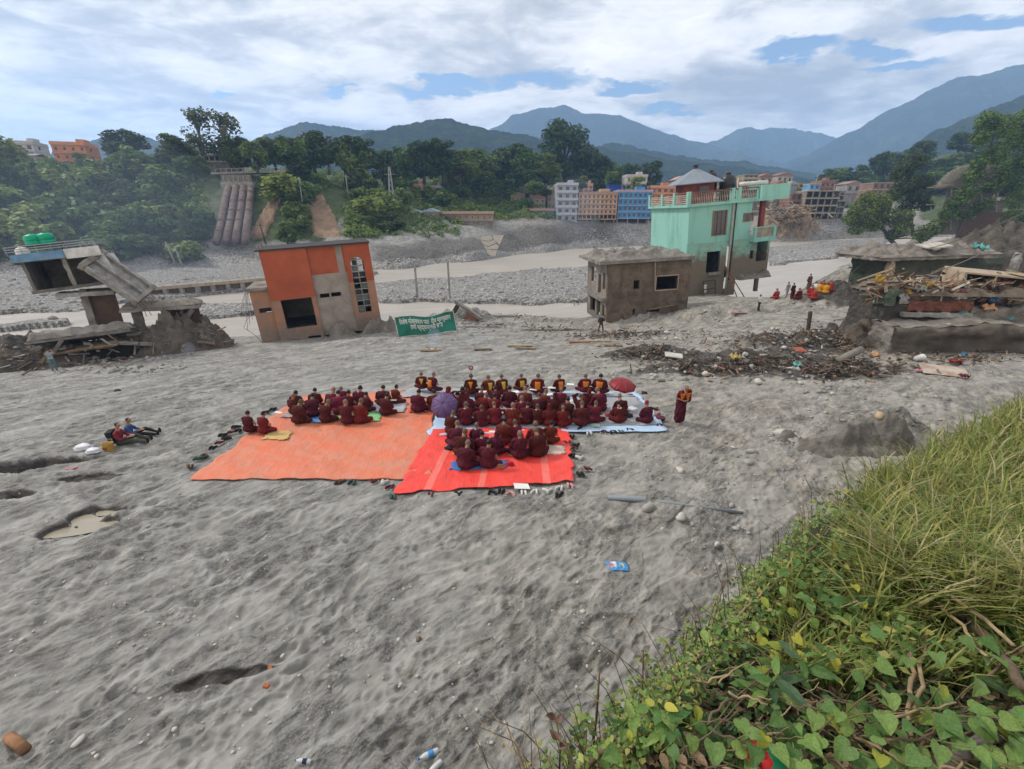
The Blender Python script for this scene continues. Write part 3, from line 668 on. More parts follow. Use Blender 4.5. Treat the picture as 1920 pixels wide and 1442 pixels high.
# ------------------------------------------------------------------ house buried in mud
def mud_house():
    p = on(1137, 606); f = p.y * CT - (p.z - CAMH) * ST
    ROOT = thing('mud_covered_house', 'low brown house caked in mud with flat roof beside turquoise house', 'house', p + Vector((0, 0, -0.4)), (math.radians(1), math.radians(-2.5), math.radians(9)))
    MH = M('mud_caked_wall', (0.165, 0.125, 0.092), col2=(0.095, 0.07, 0.05), vs_=0.9, bump=1.0, bs=3.5, bdist=0.15)
    MP = M('mud_stained_plaster', (0.27, 0.235, 0.20), col2=(0.17, 0.14, 0.115), vs_=0.8, bump=0.6, mud=1.8)
    W_, D_, H_ = 8.9, 6.2, 6.3
    holes = [(5.2, 7.55, 3.35, 4.75), (2.75, 3.4, 3.6, 4.5), (2.6, 3.1, 1.0, 1.6), (4.35, 5.8, 0.55, 1.35)]
    MB().wall(0, W_, 0, H_, holes, 0, 0.4).build('front_wall', MH, ROOT)
    hl = [(0.7, 1.5, 3.6, 5.3), (2.0, 2.9, 3.0, 5.0), (3.6, 5.2, 3.9, 5.5), (0.7, 1.4, 0.8, 2.0), (2.1, 3.2, 0.5, 2.4), (3.7, 5.4, 0.6, 2.5)]
    MB().wall(0.4, D_, 0, H_, hl, 0, 0.3, axis='y').build('side_wall', MP, ROOT)
    MB().box((-0.6, 0.3, 2.55), (0.0, D_, 2.85)).build('balcony_slab', CONCM, ROOT)
    MB().wall(0, W_, 0, H_, [(0.6, 1.4, 3.6, 5.2)], D_, D_ + 0.3).build('rear_wall', MH, ROOT)
    MB().box((W_ - 0.3, 0.4, 0), (W_, D_, H_)).build('side_wall', MH, ROOT)
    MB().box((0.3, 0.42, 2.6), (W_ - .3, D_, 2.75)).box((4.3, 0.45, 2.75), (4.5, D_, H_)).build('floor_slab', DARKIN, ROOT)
    MB().box((-1.0, -0.3, H_), (W_ + 0.15, D_ + 0.5, H_ + 0.32)).build('roof', CONCM, ROOT)
    crust('roof_mud', -0.95, W_ + 0.1, -0.28, D_ + 0.45, H_ + 0.3, 0.55, M('roof_silt', (0.24, 0.225, 0.195), col2=(0.13, 0.115, 0.10), vs_=1.2, bump=1.0, bs=3, bdist=0.15), ROOT, 44, 25, 1.0)
    w = MB().box((5.12, -0.06, 3.27), (7.63, 0.1, 3.36)).box((5.12, -0.06, 4.74), (7.63, 0.1, 4.83)).box((5.12, -.06, 3.36), (5.2, .1, 4.74)).box((7.55, -.06, 3.36), (7.63, .1, 4.74)).build('window_frame', PALEWOOD, ROOT)
    MB().beam((5.05, -0.12, 3.4), (4.85, -0.15, 6.2), 0.08, 0.08).build('leaning_stick', PALEWOOD, ROOT)
    MB().beam((4.3, -0.5, 1.5), (7.3, -0.3, 1.75), 0.25, 0.07).build('plank', WOOD, ROOT)
    for k, (x, z, w2, h2) in enumerate(((0.0, 0, 1.5, 5.9), (1.6, 0, 1.2, 3.0), (7.6, 0.2, 1.2, 3.4), (3.1, 0, 1.3, 1.1))):
        U, V = np.meshgrid(np.linspace(0, 1, 16), np.linspace(0, 1, 22)); X = x + U * w2; Z = z + V * h2
        Yv = -0.02 - 0.16 * np.clip(np.minimum(np.minimum(U, 1 - U), np.minimum(V + .3, 1 - V)) * 4, 0, 1) * (0.8 + fbm(X, Z, 3, 33 + k)); e = (U <= 0) | (U >= 1) | (V >= 1); Yv = np.where(e, 0.03, Yv)
        link('mud_crust', np_mesh('mud_crust', np.stack([X.ravel() + .08 * pn(X * 2, Z * 2, 3).ravel(), Yv.ravel(), Z.ravel()], -1), grid_quads(22, 16), [MH]), ROOT)
mud_house()

# ------------------------------------------------------------------ turquoise house
def balusters(mb, p0, p1, z, h, n, r=0.045):
    p0 = Vector(p0); p1 = Vector(p1)
    for k in range(n):
        q = p0.lerp(p1, (k + 0.5) / n); mb.lathe([(r, 0), (r, h * .12), (r * .55, h * .25), (r * 1.15, h * .5), (r * .55, h * .78), (r, h * .88), (r, h)], 6, 0, (q.x, q.y, z))
def mint_house():
    p = on(1284, 557)
    ROOT = thing('flood_damaged_house', 'turquoise three-storey house with roof pavilion, tilted, mud-stained below', 'house', p + Vector((0, 0, -0.5)), (0, math.radians(-4.8), math.radians(11)))
    MT = M('turquoise_paint', (0.235, 0.465, 0.39), col2=(0.165, 0.33, 0.28), vs_=0.9, m2=.62, stretch=(1, 1, .22), bump=0.2, mud=4.2, mudcol=(0.25, 0.21, 0.155))
    MTM = M('turquoise_muddy', (0.22, 0.44, 0.36), col2=(0.22, 0.30, 0.235), vs_=0.8, bump=0.5, mud=6.0, mudcol=(0.22, 0.18, 0.135), m2=.55)
    MR = M('maroon_paint', (0.22, 0.06, 0.055), var=0.3, bump=0.1)
    CR = M('cream_baluster', (0.45, 0.38, 0.31), var=0.35, bump=0.1)
    W_, D_, S, T = 8.4, 9.5, 11.2, 12.4
    # walls
    MB().wall(0, W_, 6.9, S, [(3.2, 5.05, 7.7, 10.45), (7.35, 8.65, 9.0, 9.85)], 0, 0.3).build('upper_wall', MT, ROOT)
    MB().wall(0, W_, 0, 6.9, [(2.75, 4.6, 3.2, 5.75), (5.35, 5.9, 0.9, 6.2), (7.0, W_, -.1, 2.1)], 0, 0.3).build('lower_wall', MTM, ROOT)
    MB().box((0, 0.3, 0), (0.3, D_, S)).build('side_wall', MT, ROOT)
    MB().box((0.3, D_ - .3, 0), (T - .5, D_, 6.9)).box((0.3, D_ - .3, 6.9), (W_, D_, S)).build('rear_wall', MT, ROOT)
    MB().box((W_ - 0.3, 0.3, 6.9), (W_, D_ - .3, S)).build('veranda_wall', MR, ROOT)
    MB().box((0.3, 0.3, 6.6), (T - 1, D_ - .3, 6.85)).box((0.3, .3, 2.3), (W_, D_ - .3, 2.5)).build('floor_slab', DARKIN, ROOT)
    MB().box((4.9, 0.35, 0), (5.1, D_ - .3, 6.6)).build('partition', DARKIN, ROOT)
    MB().box((-1.9, 3.0, 3.0), (0.0, 6.0, 5.5)).build('low_wing', MT, ROOT)
    # right bay: open veranda upstairs, muddy store below
    MB().wall(W_, T - 0.9, 2.4, 6.6, [(8.8, 9.3, 4.3, 5.35), (9.7, 11.2, 3.9, 6.3)], 0.05, 0.35).build('bay_wall', MTM, ROOT)
    MB().box((T - 1.2, 0.35, 2.4), (T - .9, 6, 6.6)).build('bay_side_wall', MTM, ROOT)
    MB().box((W_ - 0.05, -0.25, 1.9), (T - 0.7, 6.2, 2.4)).build('bay_floor', CONCM, ROOT)
    crust('ledge_mud', 7.2, T - .7, -.75, .3, 1.9, .7, MUD, ROOT, 30, 44, .4)
    MB().box((T - 2.2, 0.2, 0), (T - 1.8, 0.6, 1.9)).build('column', CONCM, ROOT); MB().box((W_ + .5, 5.6, 0), (W_ + .9, 6, 1.9)).build('column', CONCM, ROOT)
    MB().box((T - 2.6, 0.1, 8.1), (T - 2.05, 0.55, S)).build('column', MR, ROOT); MB().box((T - 2.6, 5.4, 6.9), (T - 2.05, 5.8, S)).build('column', MR, ROOT)
    MB().wall(W_, T - 2.1, 6.9, S, [(W_ + 1.9, T - 2.6, 7.9, 10.7)], 5.8, 6.1).build('veranda_wall', MR, ROOT)
    dr = MB().box((W_ + .35, 5.72, 6.9), (W_ + 1.5, 5.8, 9.6)).build('door', WOOD, ROOT)
    MB().tube([(W_ + 1.35, 5.7, 8.2), (W_ + 1.35, 5.64, 8.2)], .05).build('handle', STEEL, dr)
    bal = MB().box((W_, -0.9, 6.45), (T - 1.0, 5.8, 6.88)).build('balcony', MT, ROOT)
    MB().box((T - 1.4, -0.92, 6.88), (T - 1.0, -0.6, 8.2)).box((W_, -0.92, 6.88), (W_ + 0.3, -0.62, 8.2)).box((W_ + .3, -0.9, 8.05), (T - 1.4, -0.68, 8.2)).box((W_ + .3, -.9, 6.88), (T - 1.4, -.68, 7.0)).build('balcony_rail', MT, bal)
    mb = MB(); balusters(mb, (W_ + .35, -0.79, 0), (T - 1.45, -0.79, 0), 7.0, 1.05, 21); bb = mb.build('balusters', CR, bal, True); bb['kind'] = 'stuff'
    # roof terrace
    rf = MB().box((-0.45, -0.3, S), (W_ + .1, D_ + .2, S + 0.28)).box((W_ + .1, -1.0, S), (T + .1, 6.2, S + 0.28)).build('roof', MT, ROOT)
    MB().box((W_ + 0.3, -1.02, S + 0.28), (T + 0.12, -0.75, S + 1.75)).box((T - .15, -.75, S + .28), (T + .12, 6.2, S + 1.75)).build('parapet', MT, rf)
    posts = [(-0.4, -.28), (1.15 - .4, -.28)]
    for x, y in ((-0.42, -0.28), (5.3, -.28), (6.15, -.28), (8.9, -.28), (-0.42, 2.8), (-.42, 5.8), (-.42, 9.3)):
        MB().box((x, y, S + .28), (x + .42, y + .4, S + 1.72)).build('parapet_post', MT, rf)
    MB().box((0.0, -.22, S + 1.5), (8.9, 0.0, S + 1.66)).box((-.36, .12, S + 1.5), (-.14, 9.3, S + 1.66)).build('handrail', M('maroon_rail', (0.2, 0.09, 0.07), bump=0.1), rf)
    mb = MB(); balusters(mb, (0.1, -0.11, 0), (5.2, -0.11, 0), S + .28, 1.22, 22); balusters(mb, (6.6, -0.11, 0), (8.85, -0.11, 0), S + .28, 1.22, 10); bb = mb.build('balusters', CR, rf, True); bb['kind'] = 'stuff'
    mb = MB()
    for k in range(5):
        for y0, y1 in ((.12, 2.8), (3.2, 5.8), (6.2, 9.3)): mb.box((-.3, y0, S + .38 + .22 * k), (-.2, y1, S + .5 + .22 * k))
    mb.build('rail_slats', CR, rf)
    # pavilion
    cx, cy = 3.1, 4.2; pav = MB(); hexp = [(cx + 2.3 * math.cos(math.pi / 3 * k + .35), cy + 2.3 * math.sin(math.pi / 3 * k + .35)) for k in range(6)]
    pav.slab(hexp, S + .28, S + 2.75); pv = pav.build('pavilion', MR, rf)
    RM = M('slate_roof_sheet', (0.20, 0.23, 0.27), var=0.15, rough=0.5, bump=0.05)
    for k in range(6):
        a0, a1 = math.pi / 3 * k + .35, math.pi / 3 * (k + 1) + .35; e = 3.4
        q = [Vector((cx + e * math.cos(a0), cy + e * math.sin(a0), S + 2.65)), Vector((cx + e * math.cos(a1), cy + e * math.sin(a1), S + 2.65)), Vector((cx + .15 * math.cos(a1), cy + .15 * math.sin(a1), S + 4.4)), Vector((cx + .15 * math.cos(a0), cy + .15 * math.sin(a0), S + 4.4))]
        d = Vector((0, 0, -.1)); MB().add(q + [v + d for v in q], [(0, 1, 2, 3), (7, 6, 5, 4), (0, 4, 5, 1), (1, 5, 6, 2), (2, 6, 7, 3), (3, 7, 4, 0)]).build('roof_panel', RM, pv)
    MB().lathe([(.3, 0), (.22, .25), (.3, .3), (.42, .38), (.1, .45)], 8, 0, (cx, cy, S + 4.35)).build('finial', M('dark_metal', (0.05, 0.05, 0.055), bump=0), pv)
    MB().box((cx - .8, cy - 2.32, S + 1.4), (cx + .5, cy - 2.12, S + 2.2)).build('window', GLASS, pv)
    # windows and pipes
    for (x0, x1, z0, z1) in ((3.2, 5.05, 7.7, 10.45), (7.35, 8.65, 9.0, 9.85)):
        f = MB().box((x0 - .08, -.05, z0 - .1), (x1 + .08, .12, z0)).box((x0 - .08, -.05, z1), (x1 + .08, .12, z1 + .08)).box((x0 - .08, -.05, z0), (x0 + .08, .12, z1)).box((x1 - .08, -.05, z0), (x1 + .08, .12, z1)).build('window', WOOD, ROOT)
        n = 3 if z1 - z0 > 2 else 2
        for k in range(n): MB().box((x0 + .1 + (x1 - x0 - .2) * k / n, .06, z0 + .02), (x0 + .04 + (x1 - x0 - .2) * (k + 1) / n, .09, z1 - .02)).build('pane', M('curtained_glass', (0.075, 0.06, 0.055), rough=0.2, spec=.5, bump=0), f)
    MB().tube([(5.75, -.16, S + .1), (5.72, -.16, 6.5), (5.6, -.18, 1.2), (5.5, -.2, .4)], .11, 8).build('drain_pipe', M('pvc_pipe', (0.40, 0.37, 0.31), bump=0.1, var=.3), ROOT, True)
    MB().tube([(6.15, -.1, S), (6.1, -.1, 6.6), (6.0, -.12, 2.0)], .07, 6).build('drain_pipe', M('black_pipe', (.06, .055, .05), bump=0), ROOT, True)
    mb = MB()                                                       # broken shutter frame lying at the wall
    for a, c in (((2.1, -1.0, .2), (2.2, -.5, 2.3)), ((3.7, -1.0, .1), (3.8, -.5, 2.3)), ((2.1, -1.0, .3), (3.7, -1., .2)), ((2.2, -.5, 2.3), (3.8, -.5, 2.3)), ((2.15, -.75, 1.3), (3.75, -.75, 1.3))): mb.beam(a, c, .12, .12)
    mb.box((2.15, -.8, .9), (2.5, -.72, 1.9), 1); mb.build('broken_frame', [M('dark_wood', (.08, .075, .065), bump=.2), WHITE], ROOT)
    MB().box((3.0, -.35, 2.9), (4.6, .05, 3.2)).build('window_sill', CONCM, ROOT)
    return ROOT
MINT = mint_house(); bpy.context.view_layer.update()
def roof_pt(x, y, z): return MINT.matrix_world @ Vector((x, y, z))
RT = MINT.rotation_euler
def water_tank(label, q, r, h, mat, group=None):
    t = thing('water_tank', label, 'water tank', q, RT, group)
    MB().lathe([(r, 0), (r, h * .2), (r * .96, h * .22), (r, h * .24), (r, h * .48), (r * .96, h * .5), (r, h * .52), (r, h * .8), (r * .8, h * .93), (r * .35, h)], 16).build('tank_body', mat, t, True)
    MB().lathe([(r * .34, h), (r * .34, h * 1.06), (r * .1, h * 1.08)], 10).build('lid', mat, t, True); return t
water_tank('black plastic water tank nearest the front on the turquoise roof', roof_pt(7.3, 3.6, 11.48), .95, 3.1, BLACKP, 'roof tanks')
water_tank('black plastic water tank raised beside the roof pavilion', roof_pt(6.0, 5.3, 12.7), .8, 2.4, BLACKP, 'roof tanks')
water_tank('black plastic water tank behind the other two on the turquoise roof', roof_pt(8.4, 5.6, 11.48), .8, 2.9, BLACKP, 'roof tanks')
st = thing('tank_stand', 'steel stand under the raised black tank', 'stand', roof_pt(6.0, 5.3, 11.48), RT)
for sx in (-.6, .6):
    for sy in (-.6, .6): MB().beam((sx, sy, 0), (sx, sy, 1.1), .08, .08).build('leg', STEEL, st)
MB().box((-.9, -.9, 1.1), (.9, .9, 1.21)).build('platform', CONC, st)
hs = thing('solar_heater', 'white solar water heater cylinder on the turquoise roof', 'water heater', roof_pt(9.9, 2.2, 11.48), RT)
MB().tube([(-1.9, 0, 1.75), (1.9, 0, 1.75)], .28, 12).build('heater_tank', WHITE, hs, True)
MB().box((-1.7, -1.6, .55), (1.7, .0, .62), 0, (.55, 0, 0)).build('collector', GLASS, hs)
MB().beam((-1.5, .1, 0), (-1.5, 0, 1.5), .06, .06).build('support_leg', STEEL, hs); MB().beam((1.5, .1, 0), (1.5, 0, 1.5), .06, .06).build('support_leg', STEEL, hs)
pp = MB().tube([(0, 0, 0), (.05, 0, 2.6)], .07, 6).build('vent_pipe', WHITE, None, loc=roof_pt(6.8, 1.0, 11.48), rot=RT); tag(pp, 'white vent pipe standing in front of black tanks', 'pipe')
tb = MB().beam((0, 0, 0), (3.2, -1.2, -4.6), .18, .12).beam((.1, .1, -.1), (1.6, -1.5, -3.9), .12, .1).build('leaning_timber', M('red_timber', (.25, .115, .06), bump=.3), None, loc=roof_pt(4.9, -.5, 4.1)); tag(tb, 'brown broken timber leaning out of turquoise house window', 'timber')

# ------------------------------------------------------------------ collapsed house on the left
def roughen_all(root, names, lv, amp, size):
    for o in root.children_recursive:
        if o.name.split('.')[0] in names: rough(o, lv, amp, size)
def left_ruin():
    base = on(208, 668); f = base.y * CT - (base.z - CAMH) * ST; k = f / F        # metres per photo pixel there
    ROOT = thing('collapsed_house', 'collapsed concrete house with blue parapet and hanging slabs, undermined by river', 'house', base, (0, 0, math.radians(28)), None, 0.76)
    WB = M('white_parapet', (0.55, 0.53, 0.50), var=.25, bump=.1); BL = M('blue_parapet', (0.13, 0.24, 0.36), var=.25, bump=.1)
    DK = M('stained_concrete', (0.17, 0.15, 0.13), col2=(.09, .08, .07), vs_=.8, bump=.6)
    # hanging upper room, tipped forward and left
    up = link('upper_storey', None, ROOT, (-4.6, 1.6, 6.5), (math.radians(-4), math.radians(-6), math.radians(2)))
    MB().box((-.2, 0, 0), (6.6, 5.0, .3)).build('floor_slab', DK, up)
    MB().box((-.6, -.5, 3.0), (6.3, 5.2, 3.3)).build('roof_slab', CONCM, up)
    MB().box((0, .0, .3), (.25, 5, 3.0)).box((.25, 4.8, .3), (6, 5.0, 3.0)).build('wall', DK, up)
    MB().prism([(5.75, .3), (6.9, .3), (6.35, 3.05), (5.75, 3.05)], 0.05, 5.0).build('end_wall', WB, up)
    MB().box((3.0, 0, .3), (3.35, .35, 3.0)).build('column', CONCM, up)
    MB().box((-.4, -.54, 3.02), (3.6, -.36, 3.75)).build('parapet', BL, up)
    MB().box((3.6, -.53, 2.85), (6.35, -.35, 3.78)).build('parapet', WB, up)
    mb = MB()
    for z in (4.0, 4.22, 4.44): mb.tube([(-.6, -.45, z), (6.2, -.45, z)], .04, 6).tube([(6.2, -.45, z), (6.2, 5, z)], .04, 6)
    for q in range(7): mb.tube([(-.5 + q * 1.1, -.45, 3.7), (-.5 + q * 1.1, -.45, 4.46)], .035, 6)
    mb.build('railing', M('grey_rail', (.27, .28, .30), rough=.5, bump=0), up)
    MB().box((-.95, -.3, 2.9), (-.4, 1.5, 3.15)).build('broken_ledge', CONC, up)
    # stair core under it
    MB().box((-1.5, 2.2, 1.5), (-.9, 2.8, 6.6)).build('column', CONCM, ROOT)
    MB().box((-.9, 2.7, 2.0), (1.2, 3.0, 6.6)).build('wall', M('brown_wall', (.11, .07, .05), bump=.5), ROOT)
    MB().box((-3.2, 1.6, 6.0), (1.4, 3.4, 6.4)).build('beam', CONC, ROOT)
    # slab that folded down
    sl = link('hanging_slab', None, ROOT, (-.3, .6, 8.9), (math.radians(34), math.radians(47), math.radians(-6)))
    MB().box((0, 0, -.15), (5.2, 3.0, .05)).build('slab_deck', CONC, sl)
    for y in (0.0, 1.35, 2.7): MB().box((0, y, .05), (5.1, y + .28, .5)).build('rib', CONC, sl)
    MB().box((-.25, -.1, -.2), (.25, 3.1, .6)).build('edge_beam', CONCM, sl); MB().box((4.9, -.1, -.2), (5.3, 3.1, .55)).build('edge_beam', CONCM, sl)
    mb = MB()
    for q in range(7): mb.tube([(5.2, .3 + .4 * q, 0), (6.0, .3 + .42 * q, -.3 - .1 * (q % 3)), (6.6 + .2 * (q % 2), .2 + .5 * q, -1.0)], .03, 4)
    mb.build('rebar', RUST, sl)
    # lower storey: tilted roof slab, posts, open bay
    rs = crust('fallen_slab', -6.0, 2.2, -1.2, 2.6, 0, .35, M('silty_slab', (.28, .26, .235), col2=(.17, .15, .13), vs_=.9, bump=.9, bs=4, bdist=.1), ROOT, 30, 61, .5, .5); rs.location = (.4, .2, 2.45); rs.rotation_euler = (math.radians(-14), math.radians(-3), 0)
    MB().box((-6.0, -1.2, -.35), (2.2, 2.6, .05), 0, None, .12).build('slab_underside', DK, rs)
    MB().box((1.6, 1.0, 4.1), (8.6, 4.6, 4.55), 0, (0, math.radians(1.5), 0), .15).build('floor_slab', CONCM, ROOT)
    crust('slab_mud', 1.6, 8.6, .9, 4.6, 4.5, .3, MUD, ROOT, 24, 66, .6)
    for x in (2.4, 5.0, 6.7): MB().box((x, 1.3, 1.9), (x + (.9 if x < 3 else .3), 1.7, 4.15)).build('column', DK, ROOT)
    MB().box((5.2, 3.0, 2.0), (8.3, 3.25, 4.1)).build('wall', M('red_brown_wall', (.14, .085, .065), bump=.6), ROOT)
    MB().beam((6.2, .8, 2.0), (8.0, .9, 4.0), .35, .4).build('fallen_column', DK, ROOT)
    MB().box((1.6, .6, 1.6), (8.9, 4.4, 1.95), 0, None, .12).build('floor_slab', CONCM, ROOT)
    MB().beam((-4.6, -1.5, .3), (-2.9, -1.0, 2.4), .3, .3).build('fallen_column', DK, ROOT); MB().beam((-6.6, -1.5, .1), (-4.6, -1.4, 1.9), .35, .3).build('fallen_column', DK, ROOT)
    MB().box((-3.0, -.6, 0), (3.2, 2.6, 1.2)).build('void', M('sooty_dark', (.02, .018, .016), bump=0), ROOT)  # solid near-black block: shade under the slabs put into its colour
    MB().box((-4.2, -1.4, 1.05), (1.2, 1.5, 1.3), 0, (math.radians(3), math.radians(-4), 0), .08).build('floor_slab', WOOD, ROOT)
    MB().box((.4, -1.2, .75), (5.5, 1.5, 1.05), 0, (math.radians(-8), math.radians(9), 0), .08).build('floor_slab', CONCM, ROOT)
    for (x, y, rx, ry, h, s) in ((5.8, .5, 4.2, 2.4, 3.6, 3), (-4.2, .4, 3.4, 2.0, 2.4, 9), (1.5, 1.2, 4.6, 1.3, 2.6, 14), (8.6, .8, 2.6, 2.2, 3.0, 19), (-7.6, .2, 3.2, 1.6, 1.6, 23)):
        U, V = np.meshgrid(np.linspace(-1, 1, 34), np.linspace(-1, 1, 26)); d = np.sqrt(U * U + V * V)
        Z = h * np.clip(1 - d, 0, 1) ** .7 * (1 + .5 * fbm(U * 4, V * 4, 4, s)) - .25
        link('rubble', np_mesh('rubble', np.stack([(x + U * rx).ravel(), (y + V * ry).ravel(), Z.ravel()], -1), grid_quads(26, 34), [M('ruin_rubble', (.13, .108, .088), col2=(.07, .058, .047), vs_=1.3, bump=1, bs=5, bdist=.1)]), ROOT)
    # pieces sticking out of the rubble
    for q in range(95):
        x = random.uniform(-8, 10); y = random.uniform(-1.6, .4); z = random.uniform(.1, 1.6) * (1 if x > -3 else .7) * (1 if x < 4 else 1.5)
        a = Vector((x, y, z)); d = Vector((random.uniform(-1, 1), random.uniform(-.6, .1), random.uniform(-.5, .5))).normalized() * random.uniform(.5, 1.7)
        MB().beam(a, a + d, random.uniform(.06, .3), random.uniform(.04, .12), 0, random.uniform(0, 3)).build('broken_piece', random.choice([WOOD, CONC, WOOD, CONCM, DK]), ROOT)
    roughen_all(ROOT, ('floor_slab', 'roof_slab', 'beam', 'column', 'fallen_column', 'slab_underside', 'edge_beam', 'slab_deck', 'broken_ledge'), 4, .22, .5)
    bpy.context.view_layer.update()
    T_ = up.matrix_world.copy(); return ROOT, T_
LR, LUP = left_ruin()
lr_rot = LUP.to_euler()
GT = M('green_plastic', (0.0, 0.30, 0.16), var=.2, rough=.4, bump=0)
for q, x in enumerate((1.2, 2.2)):
    t = thing('water_tank', ('green ribbed water tank on the left of the pair on the ruined roof', 'green ribbed water tank on the right of the pair on the ruined roof')[q], 'water tank', LUP @ Vector((x, 1.6, 4.2)), lr_rot, 'green roof tanks', .8)
    MB().lathe([(.62, 0), (.64, .2), (.58, .24), (.64, .28), (.64, .6), (.58, .64), (.64, .68), (.64, 1.05), (.5, 1.22), (.2, 1.3)], 14).build('tank_body', GT, t, True)
    MB().lathe([(.2, 1.28), (.2, 1.38), (.05, 1.4)], 8).build('lid', GT, t, True)
st = thing('tank_stand', 'dark frame holding the green tanks above the ruined roof', 'stand', LUP @ Vector((1.6, 1.6, 3.3)), lr_rot)
for sx in (-1.2, 1.25):
    for sy in (-.5, .5): MB().beam((sx, sy, 0), (sx, sy, .82), .08, .08).build('leg', BLACKP, st)
MB().box((-1.35, -.7, .8), (1.4, .7, .9)).build('platform', BLACKP, st)
t = thing('water_tank', 'small white water drum under the green tanks', 'water tank', LUP @ Vector((.35, .6, 3.3)), lr_rot)
MB().lathe([(.3, 0), (.42, .15), (.42, .6), (.3, .8), (.15, .85)], 12).build('tank_body', WHITE, t, True); MB().lathe([(.15, .85), (.15, .93), (.03, .95)], 8).build('lid', WHITE, t, True)
# ------------------------------------------------------------------ far town
def town_house(name, label, x0, x1, ytop, ybase, y, floors, bays, wall_c, slab_c=None, depth=9.0, rz=0.0, win=(.5, .55), roof=None, stilts=0, tone=None, category='building', open_floors=(), balcony=False, mud=None):
    """a building seen between photo columns x0..x1 from ytop down to ybase at distance y"""
    a = at(x0, ybase, y); b = at(x1, ybase, y); top = at((x0 + x1) / 2, ytop, y)
    w = b.x - a.x; h = top.z - a.z; q = a.copy()
    ROOT = thing(name, label, category, (a.x, a.y, a.z), (0, 0, rz), 'town across the river' if category == 'building' else None)
    wm = M('wall_' + label.replace(' ', '_')[:40], wall_c, var=.28, vs_=.35, bump=.1, mud=mud)
    sm_ = M('slab_' + '%.2f_%.2f_%.2f' % (slab_c or wall_c), slab_c or wall_c, var=.2, bump=.1)
    z0 = 0.0
    if stilts:
        n = max(3, bays // 2 + 1)
        for k in range(n):
            for yy in (.3, depth - .6): MB().box((w * k / (n - 1) * .94, yy, -1.5), (w * k / (n - 1) * .94 + .35, yy + .35, stilts)).build('pillar', sm_, ROOT)
        MB().box((.3, depth * .5, -1), (w - .3, depth * .5 + .2, stilts)).build('rear_wall', DARKIN, ROOT); z0 = stilts
    fh = (h - z0) / floors; bw = w / bays
    holes = []
    wins = []
    for fl in range(floors):
        for k in range(bays):
            ww = bw * (win[0] if fl not in open_floors else .8); wh = fh * (win[1] if fl not in open_floors else .72)
            cx = bw * (k + .5); cz = z0 + fh * (fl + .52); hb = (cx - ww / 2, cx + ww / 2, cz - wh / 2, cz + wh / 2); holes.append(hb)
            if fl not in open_floors: wins.append(hb)
    MB().wall(0, w, z0, h, holes, 0, .25).build('front_wall', wm, ROOT)
    MB().wall(.25, depth, z0, h, [], 0, .25, axis='y').wall(.25, depth, z0, h, [(depth * .3, depth * .45, z0 + fh * (f_ + .3), z0 + fh * (f_ + .75)) for f_ in range(floors)], w - .25, w, axis='y').box((.25, depth - .25, z0), (w - .25, depth, h)).build('side_walls', wm, ROOT)
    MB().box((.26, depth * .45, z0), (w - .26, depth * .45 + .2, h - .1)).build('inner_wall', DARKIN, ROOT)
    for f_ in range(floors + 1):
        ov = .35 if not balcony else .9
        zz = z0 + fh * f_; MB().box((-.15, -ov, zz - .16), (w + .15, depth + .1, zz + .14)).build('floor_slab', sm_, ROOT)
        if balcony and 0 < f_ < floors: MB().box((-.15, -ov - .02, zz + .14), (w + .15, -ov + .1, zz + .85)).build('balcony_wall', sm_, ROOT)
    if wins:
        ww = wins[0][1] - wins[0][0]; wh = wins[0][3] - wins[0][2]
        me = MB().box((-ww / 2, -.04, -wh / 2), (ww / 2, .06, -wh / 2 + .1), 0).box((-ww / 2, -.04, wh / 2 - .1), (ww / 2, .06, wh / 2), 0).box((-ww / 2, -.04, -wh / 2 + .1), (-ww / 2 + .1, .06, wh / 2 - .1)).box((ww / 2 - .1, -.04, -wh / 2 + .1), (ww / 2, .06, wh / 2 - .1)).box((-.05, -.03, -wh / 2 + .1), (.05, .05, wh / 2 - .1)).mesh('window_frame', M('town_frame', (.16, .12, .09), bump=0))
        mp = MB().box((-ww / 2 + .1, .08, -wh / 2 + .1), (ww / 2 - .1, .1, wh / 2 - .1)).mesh('pane', GLASS)
        for hb in wins:
            f = link('window', me, ROOT, ((hb[0] + hb[1]) / 2, .1, (hb[2] + hb[3]) / 2)); link('pane', mp, f)
    if roof == 'parapet':
        MB().box((-.1, -.3, h + .14), (w + .1, -.12, h + .9)).box((-.1, -.12, h + .14), (.1, depth, h + .9)).box((w - .1, -.12, h + .14), (w + .1, depth, h + .9)).build('parapet', sm_, ROOT)
        MB().box((w * .6, depth * .4, h + .14), (w * .85, depth * .8, h + 2.2)).build('stair_head', wm, ROOT)
    elif roof is not None:
        rm = M('roofing_' + '%.2f_%.2f_%.2f' % roof, roof, var=.25, bump=.2)
        MB().prism([(-.5, h + .16), (w + .5, h + .16), (w + .5, h + .3), (w / 2, h + .3 + depth * .18), (-.5, h + .3)], -.6, depth + .5).build('roof', rm, ROOT) if w < depth * 1.2 else \
            MB().add([(-.5, -.8, h + .1), (w + .5, -.8, h + .1), (w + .5, depth * .5, h + depth * .16), (-.5, depth * .5, h + depth * .16), (-.5, depth + .5, h + .1), (w + .5, depth + .5, h + .1), (-.5, -.8, h + .22), (w + .5, -.8, h + .22), (w + .5, depth * .5, h + .12 + depth * .16), (-.5, depth * .5, h + .12 + depth * .16), (-.5, depth + .5, h + .22), (w + .5, depth + .5, h + .22)],
                     [(6, 7, 8, 9), (9, 8, 11, 10), (0, 1, 7, 6), (4, 10, 11, 5), (1, 2, 8, 7), (2, 5, 11, 8), (0, 6, 9, 3), (3, 9, 10, 4), (0, 3, 2, 1), (3, 4, 5, 2)]).build('roof', rm, ROOT)
